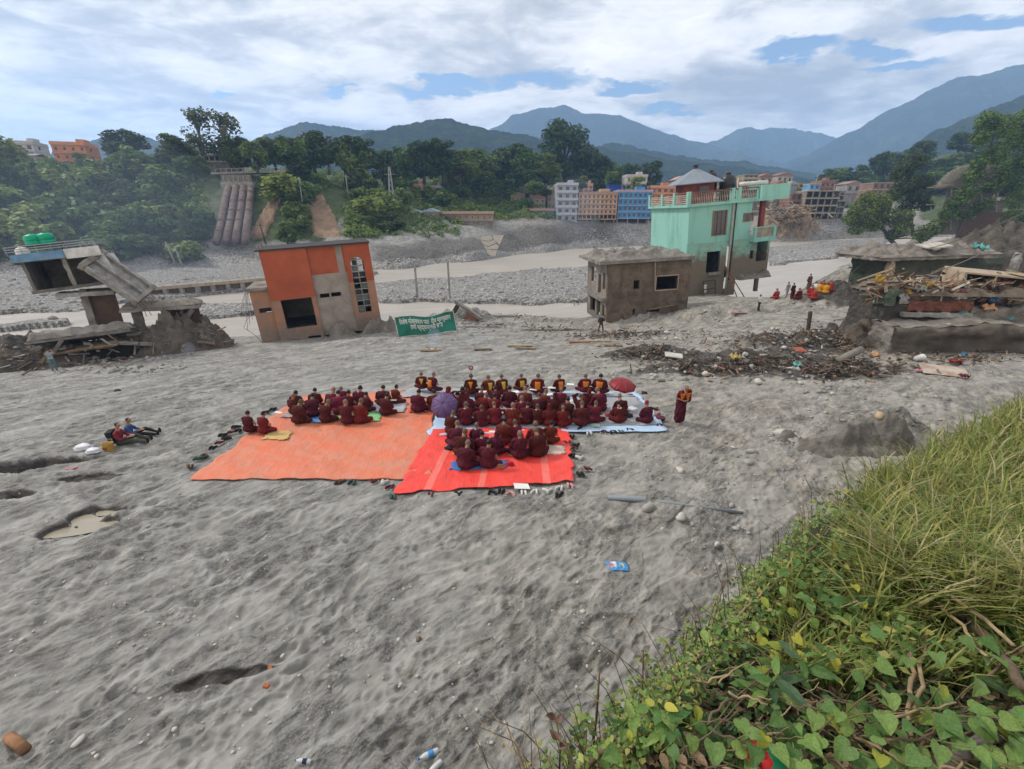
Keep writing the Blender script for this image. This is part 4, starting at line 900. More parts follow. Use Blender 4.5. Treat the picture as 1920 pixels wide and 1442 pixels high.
    # foundation down into the bank
    MB().box((0.1, .1, -5), (w - .1, depth - .1, z0 - .17 if not stilts else -.6)).build('foundation', CONCM, ROOT)
    return ROOT
town_house('apartment_block', 'narrow grey five-storey building, tallest of the riverside row', 1043, 1081, 347, 416, 198, 5, 3, (.36, .37, .40), (.42, .43, .46), 12, win=(.5, .5), roof='parapet', balcony=True)
town_house('apartment_block', 'peach riverside building with brown windows beside blue building', 1083, 1154, 364, 424, 199, 5, 9, (.50, .33, .20), (.36, .22, .17), 11, win=(.45, .55), roof='parapet', stilts=2.6, open_floors=(0,))
town_house('apartment_block', 'bright blue riverside building standing on exposed pillars', 1156, 1218, 360, 424, 200, 4, 7, (.055, .27, .56), (.36, .30, .38), 11, win=(.62, .5), roof='parapet', stilts=3.0)
town_house('town_house', 'white two-storey house on the slope above blue building', 1173, 1212, 331, 357, 222, 2, 4, (.52, .49, .46), None, 9, roof='parapet', win=(.3, .45))
town_house('town_shed', 'deep blue shed between peach and blue buildings', 1141, 1165, 347, 358, 216, 1, 2, (.02, .07, .40), (.03, .10, .45), 6, win=(.1, .2))
town_house('town_house', 'pale pink little house above the peach building roof', 1095, 1111, 348, 364, 216, 2, 2, (.50, .32, .25), None, 6, roof='parapet')
town_house('town_house', 'cream flat-roofed house left of grey tower block', 974, 1028, 352, 369, 226, 1, 6, (.40, .36, .31), (.46, .43, .38), 10, win=(.35, .5), roof='parapet')
town_house('town_house', 'house with rusty red roof below the cream house', 993, 1022, 372, 394, 210, 2, 3, (.27, .24, .20), None, 8, roof=(.28, .12, .08), win=(.35, .4))
town_house('town_house', 'long low house with blue walls and rusty roof', 984, 1038, 396, 412, 200, 1, 6, (.14, .28, .42), None, 7, roof=(.22, .13, .10), win=(.4, .55))
town_house('town_house', 'small whitish shed at the end of the blue house', 955, 978, 400, 411, 201, 1, 2, (.36, .34, .31), None, 5, roof=(.22, .15, .12))
town_house('roadside_shed', 'tan shed with pale blue roof, left of its twin', 766, 792, 400, 413, 172, 1, 3, (.37, .29, .22), None, 6, roof=(.30, .38, .48), win=(.3, .3))
town_house('roadside_shed', 'tan shed with pale blue roof, right of its twin', 795, 822, 398, 412, 172, 1, 3, (.37, .29, .22), None, 6, roof=(.30, .38, .48), win=(.3, .3))
town_house('roadside_shed', 'long tan single-storey building with dull red roof', 826, 924, 402, 414, 176, 1, 9, (.34, .26, .19), None, 6, roof=(.22, .14, .10), win=(.2, .35))
town_house('town_house', 'bright pink narrow house among trees on the hillside', 778, 793, 349, 372, 200, 2, 2, (.52, .20, .26), None, 6, roof='parapet')
town_house('town_house', 'grey unfinished house right of pink house', 806, 828, 352, 374, 202, 2, 2, (.25, .24, .23), None, 6, roof='parapet', open_floors=(0, 1))
town_house('town_house', 'orange house on the wooded hilltop at far left', 104, 157, 270, 302, 172, 2, 4, (.50, .20, .08), (.55, .24, .10), 9, win=(.3, .4), roof='parapet', rz=.3)
town_house('town_house', 'pale house half hidden by trees at the left edge', 18, 60, 268, 296, 180, 2, 3, (.42, .40, .38), None, 9, roof='parapet', rz=.3)
town_house('town_house', 'long low pale wall building at the left edge of hilltop', -30, 55, 291, 306, 170, 1, 6, (.40, .37, .34), None, 6, roof=(.3, .28, .26), rz=.2)
town_house('roadside_shed', 'open white roadside stall by the tall pale trees', 383, 444, 292, 303, 176, 1, 6, (.45, .43, .41), None, 4, roof=(.12, .10, .10), win=(.6, .6), open_floors=(0,))
town_house('town_house', 'orange house behind the turquoise house roof', 1217, 1262, 352, 385, 208, 3, 4, (.55, .21, .10), (.55, .30, .18), 9, roof='parapet')
town_house('town_house', 'salmon gabled house behind roof pavilion', 1263, 1285, 338, 372, 226, 3, 2, (.50, .30, .24), None, 9, roof=(.50, .33, .28))
town_house('town_temple', 'tiered tan building topping the far right town', 1392, 1418, 328, 352, 232, 3, 3, (.30, .26, .18), (.33, .30, .24), 8, balcony=True)
town_house('town_house', 'brick-red house below the tiered building', 1400, 1447, 344, 372, 222, 3, 5, (.30, .13, .09), (.38, .24, .18), 9, open_floors=(1,))
town_house('town_house', 'grey house right of the brick-red house', 1449, 1471, 346, 378, 216, 3, 2, (.30, .26, .24), None, 8, roof=(.25, .11, .08))
town_house('town_shed', 'silver corrugated shed in the far right town', 1472, 1493, 347, 364, 214, 1, 2, (.30, .31, .32), None, 7, roof=(.34, .33, .33), win=(.1, .1))
town_house('town_house', 'yellow narrow house beside the silver shed', 1493, 1503, 344, 372, 216, 3, 1, (.42, .28, .08), None, 7)
town_house('town_house', 'broken brick house left of the ruined concrete block', 1476, 1506, 363, 405, 204, 3, 3, (.24, .12, .085), (.30, .2, .15), 8, open_floors=(0, 1))
town_house('ruined_block', 'gutted four-storey concrete block with open bays by far shore', 1502, 1560, 358, 413, 200, 4, 5, (.27, .22, .16), (.36, .33, .24), 9, open_floors=(0, 1, 2, 3), rz=-.1)
town_house('town_room', 'small light blue rooftop room on the ruined block', 1517, 1536, 345, 357, 205, 1, 2, (.15, .33, .52), (.40, .42, .44), 5, win=(.4, .5))
town_house('ruined_house', 'pale skeletal house right of the ruined concrete block', 1561, 1581, 358, 376, 206, 2, 2, (.34, .33, .31), None, 7, open_floors=(0, 1))
town_house('ruined_house', 'sagging grey ruin below the skeletal house', 1561, 1580, 377, 411, 201, 3, 2, (.22, .21, .19), (.30, .29, .27), 7, open_floors=(0, 1, 2), rz=.15)
town_house('ruined_house', 'brick-topped ruined house left of the dark tree', 1626, 1668, 343, 392, 195, 4, 4, (.26, .16, .12), (.32, .29, .25), 9, open_floors=(0, 1), rz=-.1)
for px, py, y, h, lab in ((1528, 352, 206, 8, 'thin mast on the blue rooftop room'), (1562, 362, 205, 6, 'concrete post on the skeletal house'), (1580, 362, 205, 6, 'concrete post at the right corner of skeletal house'), (1467, 348, 214, 7, 'pale post beside the silver shed')):
    p = at(px, py, y); o = MB().beam((0, 0, 0), (0.1, 0, h * .55), .3, .3).build('post', CONC, None, loc=p); tag(o, lab, 'post')

# ------------------------------------------------------------------ water pipes down the hillside
def penstock():
    c = at(441, 350, 158); ROOT = thing('water_pipes', 'four rusty brown pipes running down the green hillside', 'pipeline', c)
    PM = M('pipe_rust', (.17, .125, .105), col2=(.10, .075, .065), vs_=.6, bump=.2); BM = M('pipe_bright', (.50, .40, .28), bump=.1)
    for k, (xa, xb) in enumerate(((428, 406), (443, 424), (457, 442), (471, 460))):
        a = at(xa, 352, 156.5) - c; b = at(xb, 455, 128.5) - c
        pts = [a.lerp(b, t) + Vector((0, 0, .25 * math.sin(t * 6 + k))) for t in (0, .25, .5, .75, 1)]
        pi = MB().tube(pts, 1.0, 12).build('pipe', PM, ROOT, True)
        for t in (.12, .3, .48, .66, .84):
            q = a.lerp(b, t); d = (b - a).normalized(); MB().tube([q - d * .3, q + d * .3], 1.12, 12).build('collar', PM, pi, True)
        if k in (1, 2): MB().tube([a, a.lerp(b, .09)], 1.06, 12).build('pipe_cap', BM, pi, True)
    mb = MB(); a = at(415, 341, 158) - c; b = at(478, 352, 158) - c
    mb.box((a.x, -.8, b.z), (b.x, 1.4, a.z)).build('head_beam', CONC, ROOT)
    a = at(418, 328, 160) - c; b = at(476, 343, 160) - c
    MB().box((a.x, .6, b.z - .3), (b.x, 1.2, a.z)).build('head_wall', M('plank_wall', (.20, .165, .135), var=.3, bump=.3), ROOT)
    for k in range(6): MB().beam((a.x + (b.x - a.x) * (k + .5) / 6, .4, b.z), (a.x + (b.x - a.x) * (k + .6) / 6, .5, a.z - .3), .35, .3).build('buttress', CONC, ROOT)
    a = at(412, 453, 128) - c; b = at(462, 492, 124) - c
    MB().box((a.x, 0, b.z), (b.x - 4, 2.5, a.z), 0, (math.radians(-18), 0, 0)).build('anchor_block', CONCM, ROOT)
penstock()
for k, (nm, lab, a, c, rf) in enumerate((('town_house', 'brown house just left of the rusty red roof', (958, 984, 368, 390, 214, 2, 3), (.30, .22, .16), (.22, .15, .12)), ('town_house', 'tan three-storey house behind the grey tower', (1026, 1044, 356, 392, 212, 3, 2), (.38, .31, .24), 'parapet'), ('town_house', 'small white house on the slope left of cream house', (940, 966, 348, 362, 236, 1, 3), (.45, .43, .40), (.25, .2, .18)), ('town_house', 'brick house just right of the salmon gable', (1286, 1312, 346, 380, 224, 3, 3), (.31, .16, .11), 'parapet'), ('town_house', 'cream house behind the black tanks', (1340, 1372, 340, 372, 228, 3, 3), (.42, .36, .28), 'parapet'), ('town_house', 'orange-brown house left of the tiered building', (1370, 1394, 346, 376, 222, 3, 2), (.40, .20, .11), 'parapet'), ('town_house', 'tan house upslope from the brick-red house', (1424, 1446, 332, 346, 246, 1, 2), (.36, .28, .20), (.30, .14, .10)), ('town_house', 'white house upslope from the silver shed', (1456, 1484, 330, 345, 248, 1, 3), (.45, .42, .38), (.28, .15, .12)), ('town_house', 'brick house behind the rooftop room', (1536, 1562, 342, 362, 226, 2, 3), (.28, .15, .11), 'parapet'), ('town_house', 'grey house far behind the skeletal house', (1585, 1612, 346, 362, 240, 1, 2), (.33, .31, .29), (.3, .2, .16)))):
    town_house(nm, lab, a[0], a[1], a[2], a[3], a[4], a[5], a[6], c, None, 8, roof=rf, win=(.42, .5))
rd = thing('road_bridge', 'grey road deck with railing above the hillside pipes', 'bridge', at(412, 326, 163))
L_ = at(540, 322, 166) - at(412, 326, 163)
MB().beam((-2, 0, 0), tuple(L_), 4, .6).build('deck', CONC, rd)
mb = MB()
for k in range(14): q = L_ * (k / 13); mb.beam((q.x, q.y - 2, q.z + .2), (q.x, q.y - 2, q.z + 1.2), .15, .15)
mb.beam((0, -2, 1.25), (L_.x, L_.y - 2, L_.z + 1.25), .12, .12).build('railing', M('grey_rail2', (.35, .34, .33), bump=0), rd)

# landslide scars in the hillside: bare tan soil sheets following the slope
SOIL = M('bare_soil', (.30, .20, .13), col2=(.22, .15, .10), vs_=.3, bump=.8, bs=1.5, bdist=.3)
def scar(label, poly, seed):
    xs = [p[0] for p in poly]; ys = [p[1] for p in poly]; V = []; n = 26; P = []
    def edge(t):                                                    # poly lists left edge downwards then right edge
        k = len(poly) // 2; l = poly[:k]; r = poly[k:]
        f_ = lambda e: (np.interp(t, np.linspace(0, 1, k), [q[0] for q in e]), np.interp(t, np.linspace(0, 1, k), [q[1] for q in e]))
        return f_(l), f_(r)
    for i in range(n):
        (lx, ly), (rx, ry) = edge(i / (n - 1))
        for j in range(14):
            s = j / 13; w = 1.5 * math.sin(i * 1.7 + seed) + 1.2 * math.sin(i * .9 + j)
            q = on(lx + (rx - lx) * s + (w if j in (0, 13) else 0), ly + (ry - ly) * s); e = min(s, 1 - s, i / (n - 1) + .05, 1 - i / (n - 1) + .02)
            P.append((q.x, q.y - .4, q.z + (.5 if e > .05 else -.4) + .35 * math.sin(i * 2.1 + j * 1.3)))
    o = link('bare_slope', np_mesh('bare_slope', P, grid_quads(n, 14), [SOIL])); o['kind'] = 'structure'; return o
scar('', [(512, 368), (494, 402), (464, 446), (530, 370), (518, 405), (494, 450)], 1)
scar('', [(574, 366), (582, 402), (588, 446), (606, 366), (626, 400), (644, 446)], 2)
scar('', [(518, 338), (524, 352), (545, 368), (560, 352), (566, 360), (574, 370)], 3)

# long concrete wall lying across the gravel
def long_wall():
    a = gp(232, 552, -4.0); b = gp(520, 527, -3.6); ROOT = thing('broken_wall', 'long tan concrete wall stretched across gravel behind orange house', 'wall', a)
    d = b - a; MB().beam((0, 0, .55), d + Vector((0, 0, .55)), 1.0, .55).build('cap_beam', M('tan_concrete', (.36, .30, .235), var=.3, bump=.3), ROOT)
    MB().beam((0, .4, -.4), d + Vector((0, .4, -.4)), .5, 1.5).build('wall_face', M('wall_shadow', (.16, .125, .10), bump=.5), ROOT)  # wall face in a darker tan than its cap beam
    for k in range(10): q = d * ((k + .5) / 10); MB().box((q.x - .3, q.y - .55, q.z - 1), (q.x + .3, q.y + .1, q.z + .3)).build('buttress', CONC, ROOT)
long_wall()
# broken pale slabs on the far embankment
bs = thing('broken_slab', 'cracked pale concrete facing broken off the far embankment', 'slab', at(920, 482, 139))
for k, pl in enumerate(([(-4, 9.2), (-.6, 10), (1.0, 8.6), (-.5, 7.4), (-3.8, 8)], [(1.0, 9.8), (5.2, 10.2), (3.6, 5.6), (1.2, 8.2)], [(-3.8, 7.7), (-.6, 7.1), (1.4, 7.9), (2.3, 6.6), (-1.0, 5.0), (-2.9, 6)], [(-2.8, 5.6), (-1, 4.6), (2.2, 6.1), (3.2, 5.0), (2.6, 3.6), (-1.8, 3.7)], [(-1.6, 3.2), (2.5, 3.2), (2.0, .8), (.8, .2), (-1.2, 1.6)])):
    MB().prism([(x * .75, z * .62) for x, z in pl][::-1], -.2, .25).build('slab_piece', M('pale_concrete', (.46, .41, .34), var=.15, bump=.2), bs, rot=(math.radians(-14), 0, 0))
# ------------------------------------------------------------------ trees
def leaf_mat(name, c, c2, rnd=.22, trans=.3):
    return M(name, c, col2=c2, vs_=.25, rough=.6, spec=.2, bump=0, rnd=rnd, trans=trans)
LEAF = leaf_mat('foliage', (.125, .200, .045), (.070, .120, .030))
LEAFD = leaf_mat('foliage_dark', (.075, .118, .034), (.038, .068, .022))
LEAFL = leaf_mat('foliage_light', (.205, .275, .06), (.12, .185, .042))
LEAFG = leaf_mat('foliage_grey', (.105, .125, .060), (.065, .085, .040))
LEAFY = leaf_mat('foliage_yellow_green', (.165, .225, .040), (.080, .130, .022))
BARK = M('bark', (.085, .068, .052), col2=(.05, .04, .03), vs_=2, bump=.6)
PBARK = M('pale_bark', (.24, .22, .19), col2=(.14, .125, .105), vs_=2, bump=.3)
def leaf_cloud(centres, radii, n, size, rng, flat=.75, mats=(0,), squash=.8, inner=.35):
    """n leaf-sized quads spread through clumps"""
    C = np.asarray(centres, float); R = np.asarray(radii, float); p = R ** 2; p /= p.sum()
    k = rng.choice(len(C), n, p=p); d = rng.normal(size=(n, 3)); d /= np.linalg.norm(d, axis=1)[:, None]
    r = R[k] * (inner + (1 - inner) * rng.random(n) ** .5); P = C[k] + d * r[:, None] * np.array([1, 1, squash])
    nrm = d * .7 + rng.normal(size=(n, 3)) * .55 + np.array([0, 0, flat]); nrm /= np.linalg.norm(nrm, axis=1)[:, None]
    t = np.cross(nrm, rng.normal(size=(n, 3))); t /= np.linalg.norm(t, axis=1)[:, None]; b = np.cross(nrm, t)
    s = size * rng.uniform(.6, 1.4, n)[:, None]; t = t * s; b = b * s * .62
    V = np.stack([P - t, P + b - t * .1 + nrm * s * .12, P + t, P - b - t * .1 + nrm * s * .12], 1).reshape(-1, 3)
    Q = np.arange(4 * n).reshape(-1, 4); mi = rng.choice(mats, n)
    return V, Q, mi
def make_tree(name, h, cw, seed, leafm, size=.42, n=1500, bare=.28, lobes=13, bark=BARK, squash=.85, tall=1.0, lean=0.0, inner=.35, bend=0):
    """tapered trunk with limbs that reach into leaf clumps; returns root (unlinked label) with trunk and crown"""
    rng = np.random.default_rng(seed); rnd = random.Random(seed)
    root = link(name, None); mb = MB(); cz = h * (bare + (1 - bare) * .5); ch = h * (1 - bare) / 2
    top = Vector((lean * h, 0, h * .82)); pts = [Vector((lean * h * t * t + rnd.uniform(-.03, .03) * h * t, rnd.uniform(-.03, .03) * h * t, h * .82 * t)) for t in (0, .2, .4, .6, .8, 1)]
    r0 = h * .028; mb.tube(pts, [r0 * 1.3, r0, r0 * .85, r0 * .65, r0 * .4, r0 * .12], 7)
    C, R = [], []
    for k in range(lobes):
        a = 2 * math.pi * (k * .618 + rnd.random() * .15); v = rnd.uniform(-.85, .95); rr = math.sqrt(max(0, 1 - v * v * .8)) * rnd.uniform(.5, 1.0)
        c = Vector((cw * rr * math.cos(a) * .72 + lean * h * .6, cw * rr * math.sin(a) * .72, cz + ch * v * .78 * tall)); C.append(c); R.append(cw * rnd.uniform(.26, .44))
        t = min(.95, max(.25, (c.z / h) - .18)); base = pts[0].lerp(pts[-1], t); i = t * 5; base = pts[int(i)].lerp(pts[min(5, int(i) + 1)], i - int(i))
        mid = base.lerp(c, .5) + Vector((0, 0, .06 * h)); mb.tube([base, mid, c], [r0 * .42, r0 * .28, r0 * .08], 5)
    mb.build('trunk', bark, root, True)
    V, Q, mi = leaf_cloud(C, R, n, size, rng, squash=squash, inner=inner)
    link('crown', np_mesh('crown', V, Q, [leafm], smooth=False), root)
    return root
PROTO = {}
def proto(key, *a, **k):
    PROTO[key] = make_tree('tree', *a, **k); return PROTO[key]
proto('round', 10, 4.6, 1, LEAF, bare=.08, n=2300, lobes=18); proto('dark', 11, 4.8, 2, LEAFD, n=2500, bare=.08, lobes=18); proto('light', 9, 4.2, 3, LEAFL, bare=.08, n=2200, lobes=17); proto('tall', 15, 4.6, 4, LEAF, bare=.08, n=3000, lobes=24)
proto('grey', 14, 4.6, 5, LEAFG, bare=.2, n=1100, lobes=22, bark=PBARK, size=.34); proto('talldark', 16, 4.6, 6, LEAFD, bare=.08, n=3200, lobes=24); proto('bushy', 6, 4.0, 7, LEAF, bare=.05, n=1400); proto('bushl', 6, 4.0, 8, LEAFL, bare=.05, n=1300)
proto('bushd', 6.5, 4.2, 9, LEAFD, bare=.05, n=1500); proto('conifer', 14, 3.4, 10, LEAFD, bare=.05, n=2400, lobes=20, squash=.6, tall=1.1); proto('wide', 17, 7.5, 11, LEAFD, bare=.3, n=2600, lobes=16, size=.5)
USED = set(); BASEH = dict(round=10, dark=11, light=9, tall=15, grey=14, talldark=16, bushy=6, bushl=6, bushd=6.5, conifer=14, wide=17)
TREES = []
def plant(key, p, h, label, group, name='tree', sx=1.0):
    root = PROTO[key]
    if key in USED: o = copy_tree(root)
    else: o = root; USED.add(key)
    o.name = name; o.location = p; s = h / BASEH[key]; o.scale = (s * sx, s * sx, s); o.rotation_euler = (0, 0, random.uniform(0, 6.28))
    tag(o, label, 'tree' if name == 'tree' else 'shrub', group); o['key'] = key; TREES.append(o); return o
def pix_x(o):
    p = o.location; f = p.y * CT - (p.z - CAMH) * ST; return p.x / f
def ordinal(n): return '%d%s' % (n, 'th' if 10 <= n % 100 <= 20 else {1: 'st', 2: 'nd', 3: 'rd'}.get(n % 10, 'th'))
KEYLOOK = dict(round='round green', dark='dark round', light='light green', tall='tall green', grey='pale sparse', talldark='tall dark', bushy='bushy green', bushl='bushy light green', bushd='bushy dark', conifer='narrow dark', wide='broad dark')
def relabel(group, form):
    """give every tree of a group its own label: its look, and its place counted from the left among those of that look"""
    by = {}
    for o in TREES:
        if o.get('group') == group: by.setdefault(o['key'], []).append(o)
    for key, L_ in by.items():
        for k, o in enumerate(sorted(L_, key=pix_x)): o['label'] = form % (KEYLOOK[key], ordinal(k + 1)); del o['key']
def mpp(p): return (p.y * CT - (p.z - CAMH) * ST) / F            # metres per photo pixel at a point
def tree_at(key, px, pbase, ptop, label, group='trees across the river', sx=1.0, y=None):
    p = on(px, pbase) if y is None else at(px, pbase, y); h = (pbase - ptop) * mpp(p) * 1.04
    return plant(key, p - Vector((0, 0, .3)), h, label, group, sx=sx)
# single trees one can pick out
tree_at('dark', 247, 306, 250, 'round dark tree standing alone on the left skyline', y=172, sx=1.6)
tree_at('grey', 388, 322, 216, 'tall sparse pale tree on the skyline, left of its twin', y=168)
tree_at('grey', 432, 322, 222, 'tall sparse pale tree on the skyline, right of its twin', y=169, sx=1.3)
tree_at('dark', 335, 312, 256, 'dark bushy tree left of the tall pale trees', y=172, sx=1.3)
tree_at('dark', 452, 322, 262, 'dark tree at the foot of the tall pale trees', y=167, sx=1.2)
tree_at('wide', 1056, 382, 249, 'tallest broad dark tree above the riverside town', y=245, sx=.95)
tree_at('talldark', 1215, 372, 304, 'dark tree right of the white house', y=240, sx=1.3)
tree_at('conifer', 565, 362, 285, 'dark cone-shaped tree above the brown landslide scar', y=166, sx=1.6)
tree_at('light', 1040, 352, 320, 'light green tree behind the grey tower block', y=232)
tree_at('talldark', 935, 382, 283, 'tall dark tree left of the broad tree', y=238, sx=1.2)
sky = [(480, 322, 268, 'round'), (515, 318, 262, 'dark'), (548, 318, 258, 'round'), (590, 322, 252, 'dark'), (618, 326, 262, 'grey'), (650, 338, 258, 'talldark'), (690, 340, 262, 'talldark'), (672, 350, 275, 'round'), (722, 345, 285, 'dark'), (760, 345, 278, 'round'), (800, 345, 272, 'dark'), (830, 345, 265, 'talldark'), (860, 350, 285, 'round'),
       (880, 368, 290, 'tall'), (905, 372, 285, 'tall'), (965, 372, 275, 'talldark'), (990, 368, 282, 'tall'), (1010, 366, 292, 'round'), (1095, 372, 292, 'dark'), (1120, 370, 300, 'dark'), (1145, 366, 306, 'tall'), (1175, 366, 310, 'dark'), (850, 395, 320, 'tall'), (880, 398, 325, 'tall'), (915, 400, 335, 'dark'), (945, 404, 338, 'round'), (870, 410, 350, 'tall'), (905, 410, 360, 'round')]
for k, (px, pb, pt, key) in enumerate(sky): tree_at(key, px + random.uniform(-4, 4), pb, pt, 'dense green tree in the belt across the river', 'belt of trees across the river', sx=random.uniform(1.0, 1.4), y=158 + max(0, px - 480) * .13 + random.uniform(0, 12))
# wood on the left slope, in front of and below the skyline
for k in range(120):
    px = random.uniform(-120, 372) if k < 108 else random.uniform(530, 570)
    py = random.uniform(312, 492); p = on(px, py)
    if p.y < 100 or p.y > 200: continue
    key = random.choice(['round', 'dark', 'bushy', 'bushl', 'bushd', 'light', 'bushy', 'tall', 'round'])
    plant(key, p - Vector((0, 0, .6)), random.uniform(5, 9.5), 'green tree in the wooded slope above the left gravel bank', 'trees on the left slope', sx=random.uniform(1.0, 1.5))
for k in range(70):
    px = random.uniform(520, 860); py = random.uniform(345, 432); p = on(px, py)
    if p.y < 110 or (552 < px < 662 and py > 345) or (462 < px < 540 and py > 340) or (755 < px < 930 and py > 385) or (480 < px < 580 and 335 < py < 372): continue
    key = random.choice(['bushy', 'bushl', 'bushd', 'round', 'light', 'bushl'])
    plant(key, p - Vector((0, 0, .6)), random.uniform(3.5, 7.5), 'leafy shrub on the terraced slope behind the orange house', 'shrubs on the middle slope', 'shrub', sx=random.uniform(1.1, 1.6))
for k in range(26):
    px = random.uniform(840, 1215); py = random.uniform(385, 408) if px < 1000 else random.uniform(345, 372); p = at(px, py, random.uniform(205, 232))
    plant(random.choice(['bushy', 'bushd', 'round', 'light']), p, random.uniform(4, 7), 'green bush between the riverside houses', 'bushes among the town houses', 'shrub', 1.2)
# wooded hill on the right
for k in range(120):
    px = random.uniform(1530, 2050); lo = np.interp(px, [1500, 1560, 1620, 1750, 1830, 1950, 2100], [352, 342, 326, 288, 262, 250, 240])
    py = lo + random.random() ** 1.4 * (365 - lo); p = on(px, py + 6)
    if p.y < 150: p = at(px, py + 6, 300)
    plant(random.choice(['dark', 'talldark', 'round', 'conifer', 'dark', 'tall']), p - Vector((0, 0, 1)), random.uniform(8, 14), 'dark tree in the wooded hill behind the right ruins', 'wood on the right hill', sx=random.uniform(1, 1.5))

def undergrowth(name, label, regions, n, size, mat, seed, lift=.4):
    rng = np.random.default_rng(seed); C, R = [], []; G = np.array(regions, float)[rng.integers(len(regions), size=n * 3)]
    PX = G[:, 0] + (G[:, 1] - G[:, 0]) * rng.random(n * 3); PY_ = G[:, 2] + (G[:, 3] - G[:, 2]) * rng.random(n * 3); PP = on_many(PX, PY_)
    for px, py, p in zip(PX, PY_, PP):
        p = Vector(p)
        if len(C) >= n: break
        if p.y < 95 or (388 < px < 486 and py > 332) or (566 < px < 650 and 356 < py < 450) or (458 < px < 534 and 362 < py < 450) or (512 < px < 576 and 334 < py < 372): continue
        C.append((p.x, p.y, p.z + lift)); R.append(rng.uniform(.8, 2.0) * (p.y / 140))
    V, Q, mi = leaf_cloud(C, R, len(C) * 34, size, rng, squash=.7)
    o = link(name, np_mesh(name, V, Q, [mat], smooth=False)); return tag(o, label, 'undergrowth', kind='stuff')
undergrowth('undergrowth', 'dense green undergrowth covering the hillside across the river', [(-150, 420, 305, 490), (-150, 420, 305, 490), (478, 860, 335, 445), (840, 1040, 345, 412), (478, 720, 320, 450)], 1500, .42, LEAF, 5)
undergrowth('undergrowth', 'light green grass and banana leaves on the hill terraces', [(478, 860, 325, 435), (840, 1220, 350, 415), (-150, 420, 310, 440), (600, 720, 380, 445)], 800, .45, LEAFL, 6)
undergrowth('undergrowth', 'dark green thicket on the right hill', [(1540, 2060, 300, 365)], 450, .7, LEAFD, 8)

# power poles and a lattice mast
def pole(px, pb, pt, y, label, lean=0.0, mat=CONC):
    p = at(px, pb, y); h = (pb - pt) * mpp(p); t = thing('power_pole', label, 'pole', p)
    MB().tube([(0, 0, -1), (lean * h, 0, h)], [.22, .13], 8).build('shaft', mat, t, True); MB().beam((lean * h - .8, 0, h - .6), (lean * h + .8, 0, h - .6), .12, .12).build('crossarm', mat, t)
pole(566, 372, 336, 150, 'pale pole beside the brown landslide scar'); pole(652, 362, 330, 165, 'pale pole right of the landslide scars'); pole(592, 305, 262, 186, 'leaning pale pole on the skyline', -.2); pole(497, 450, 420, 133, 'dark pole at the foot of the water pipes', -.15, BARK)
pole(330, 494, 455, 112, 'leaning bare pole on the gravel, left of the pair', -.25); pole(341, 494, 463, 112, 'leaning bare pole on the gravel, right of the pair', -.2); pole(380, 303, 272, 170, 'pole by the white roadside stall'); pole(318, 300, 268, 172, 'pole left of the roadside stall', -.15)
def mast(px, pb, pt, y, label):
    p = at(px, pb, y); h = (pb - pt) * mpp(p); w = h * .07; t = thing('lattice_mast', label, 'mast', p); PM_ = M('mast_steel', (.34, .34, .34), bump=0)
    mb = MB()
    for sx, sy in ((-1, -1), (1, -1), (1, 1), (-1, 1)): mb.beam((sx * w, sy * w, -1), (sx * w * .2, sy * w * .2, h), .14, .14)
    mb.build('legs', PM_, t); mb = MB(); n = 10
    for k in range(n):
        z0, z1 = h * k / n, h * (k + 1) / n; a, b = w * (1 - .8 * k / n), w * (1 - .8 * (k + 1) / n)
        for s in (-1, 1): mb.beam((-a * s, -a, z0), (b * s, -b, z1), .09, .09)
    mb.build('bracing', PM_, t); MB().beam((-w * 1.6, 0, h * .86), (w * 1.6, 0, h * .86), .12, .12).build('crossarm', PM_, t)
mast(738, 412, 322, 168, 'grey lattice mast in front of the hillside trees'); mast(570, 300, 242, 230, 'thin lattice mast on the skyline behind trees')

# pebbles and boulders on the gravel bars (one mass) and in the flat
def stones(name, label, pts, sizes, mat, seed, sink=.25):
    rng = np.random.default_rng(seed); ico = bmesh.new(); bmesh.ops.create_icosphere(ico, subdivisions=1, radius=1); BV = np.array([v.co for v in ico.verts]); BF_ = np.array([[v.index for v in f.verts] for f in ico.faces]); ico.free()
    n = len(pts); V = BV[None] * (1 + .28 * rng.normal(size=(n, len(BV), 1)).clip(-1.2, 1.2)) * rng.uniform(.6, 1.3, (n, 1, 3)) * np.array([1, 1, .7])
    a = rng.uniform(0, 6.28, n); c, s = np.cos(a)[:, None], np.sin(a)[:, None]; X = V[..., 0] * c - V[..., 1] * s; Y = V[..., 0] * s + V[..., 1] * c
    S = np.asarray(sizes)[:, None]; P = np.asarray(pts)
    V = np.stack([X * S + P[:, None, 0], Y * S + P[:, None, 1], V[..., 2] * S + P[:, None, 2] + (.35 - sink) * S], -1).reshape(-1, 3)
    Q = (BF_[None] + (np.arange(n) * len(BV))[:, None, None]).reshape(-1, 3)
    o = link(name, np_mesh(name, V, Q, [mat], smooth=False)); return tag(o, label, 'stones', kind='stuff')
ROCK = M('river_rock', (.36, .345, .32), col2=(.20, .19, .175), vs_=.35, bump=.3); ROCKL = M('pale_rock', (.50, .47, .43), col2=(.34, .32, .29), vs_=.6, bump=.3)
def scatter(regs, n, smin, smax, seed, y0=0, y1=999):
    rng = np.random.default_rng(seed); m = n * 4; k = rng.integers(len(regs), size=m); R = np.array(regs, float)[k]
    p = on_many(R[:, 0] + (R[:, 1] - R[:, 0]) * rng.random(m), R[:, 2] + (R[:, 3] - R[:, 2]) * rng.random(m))
    p = p[(p[:, 1] > y0) & (p[:, 1] < y1) & (p[:, 2] > zw_(p[:, 0]) - .25)][:n]
    return p, smin + (smax - smin) * rng.random(len(p)) ** 3
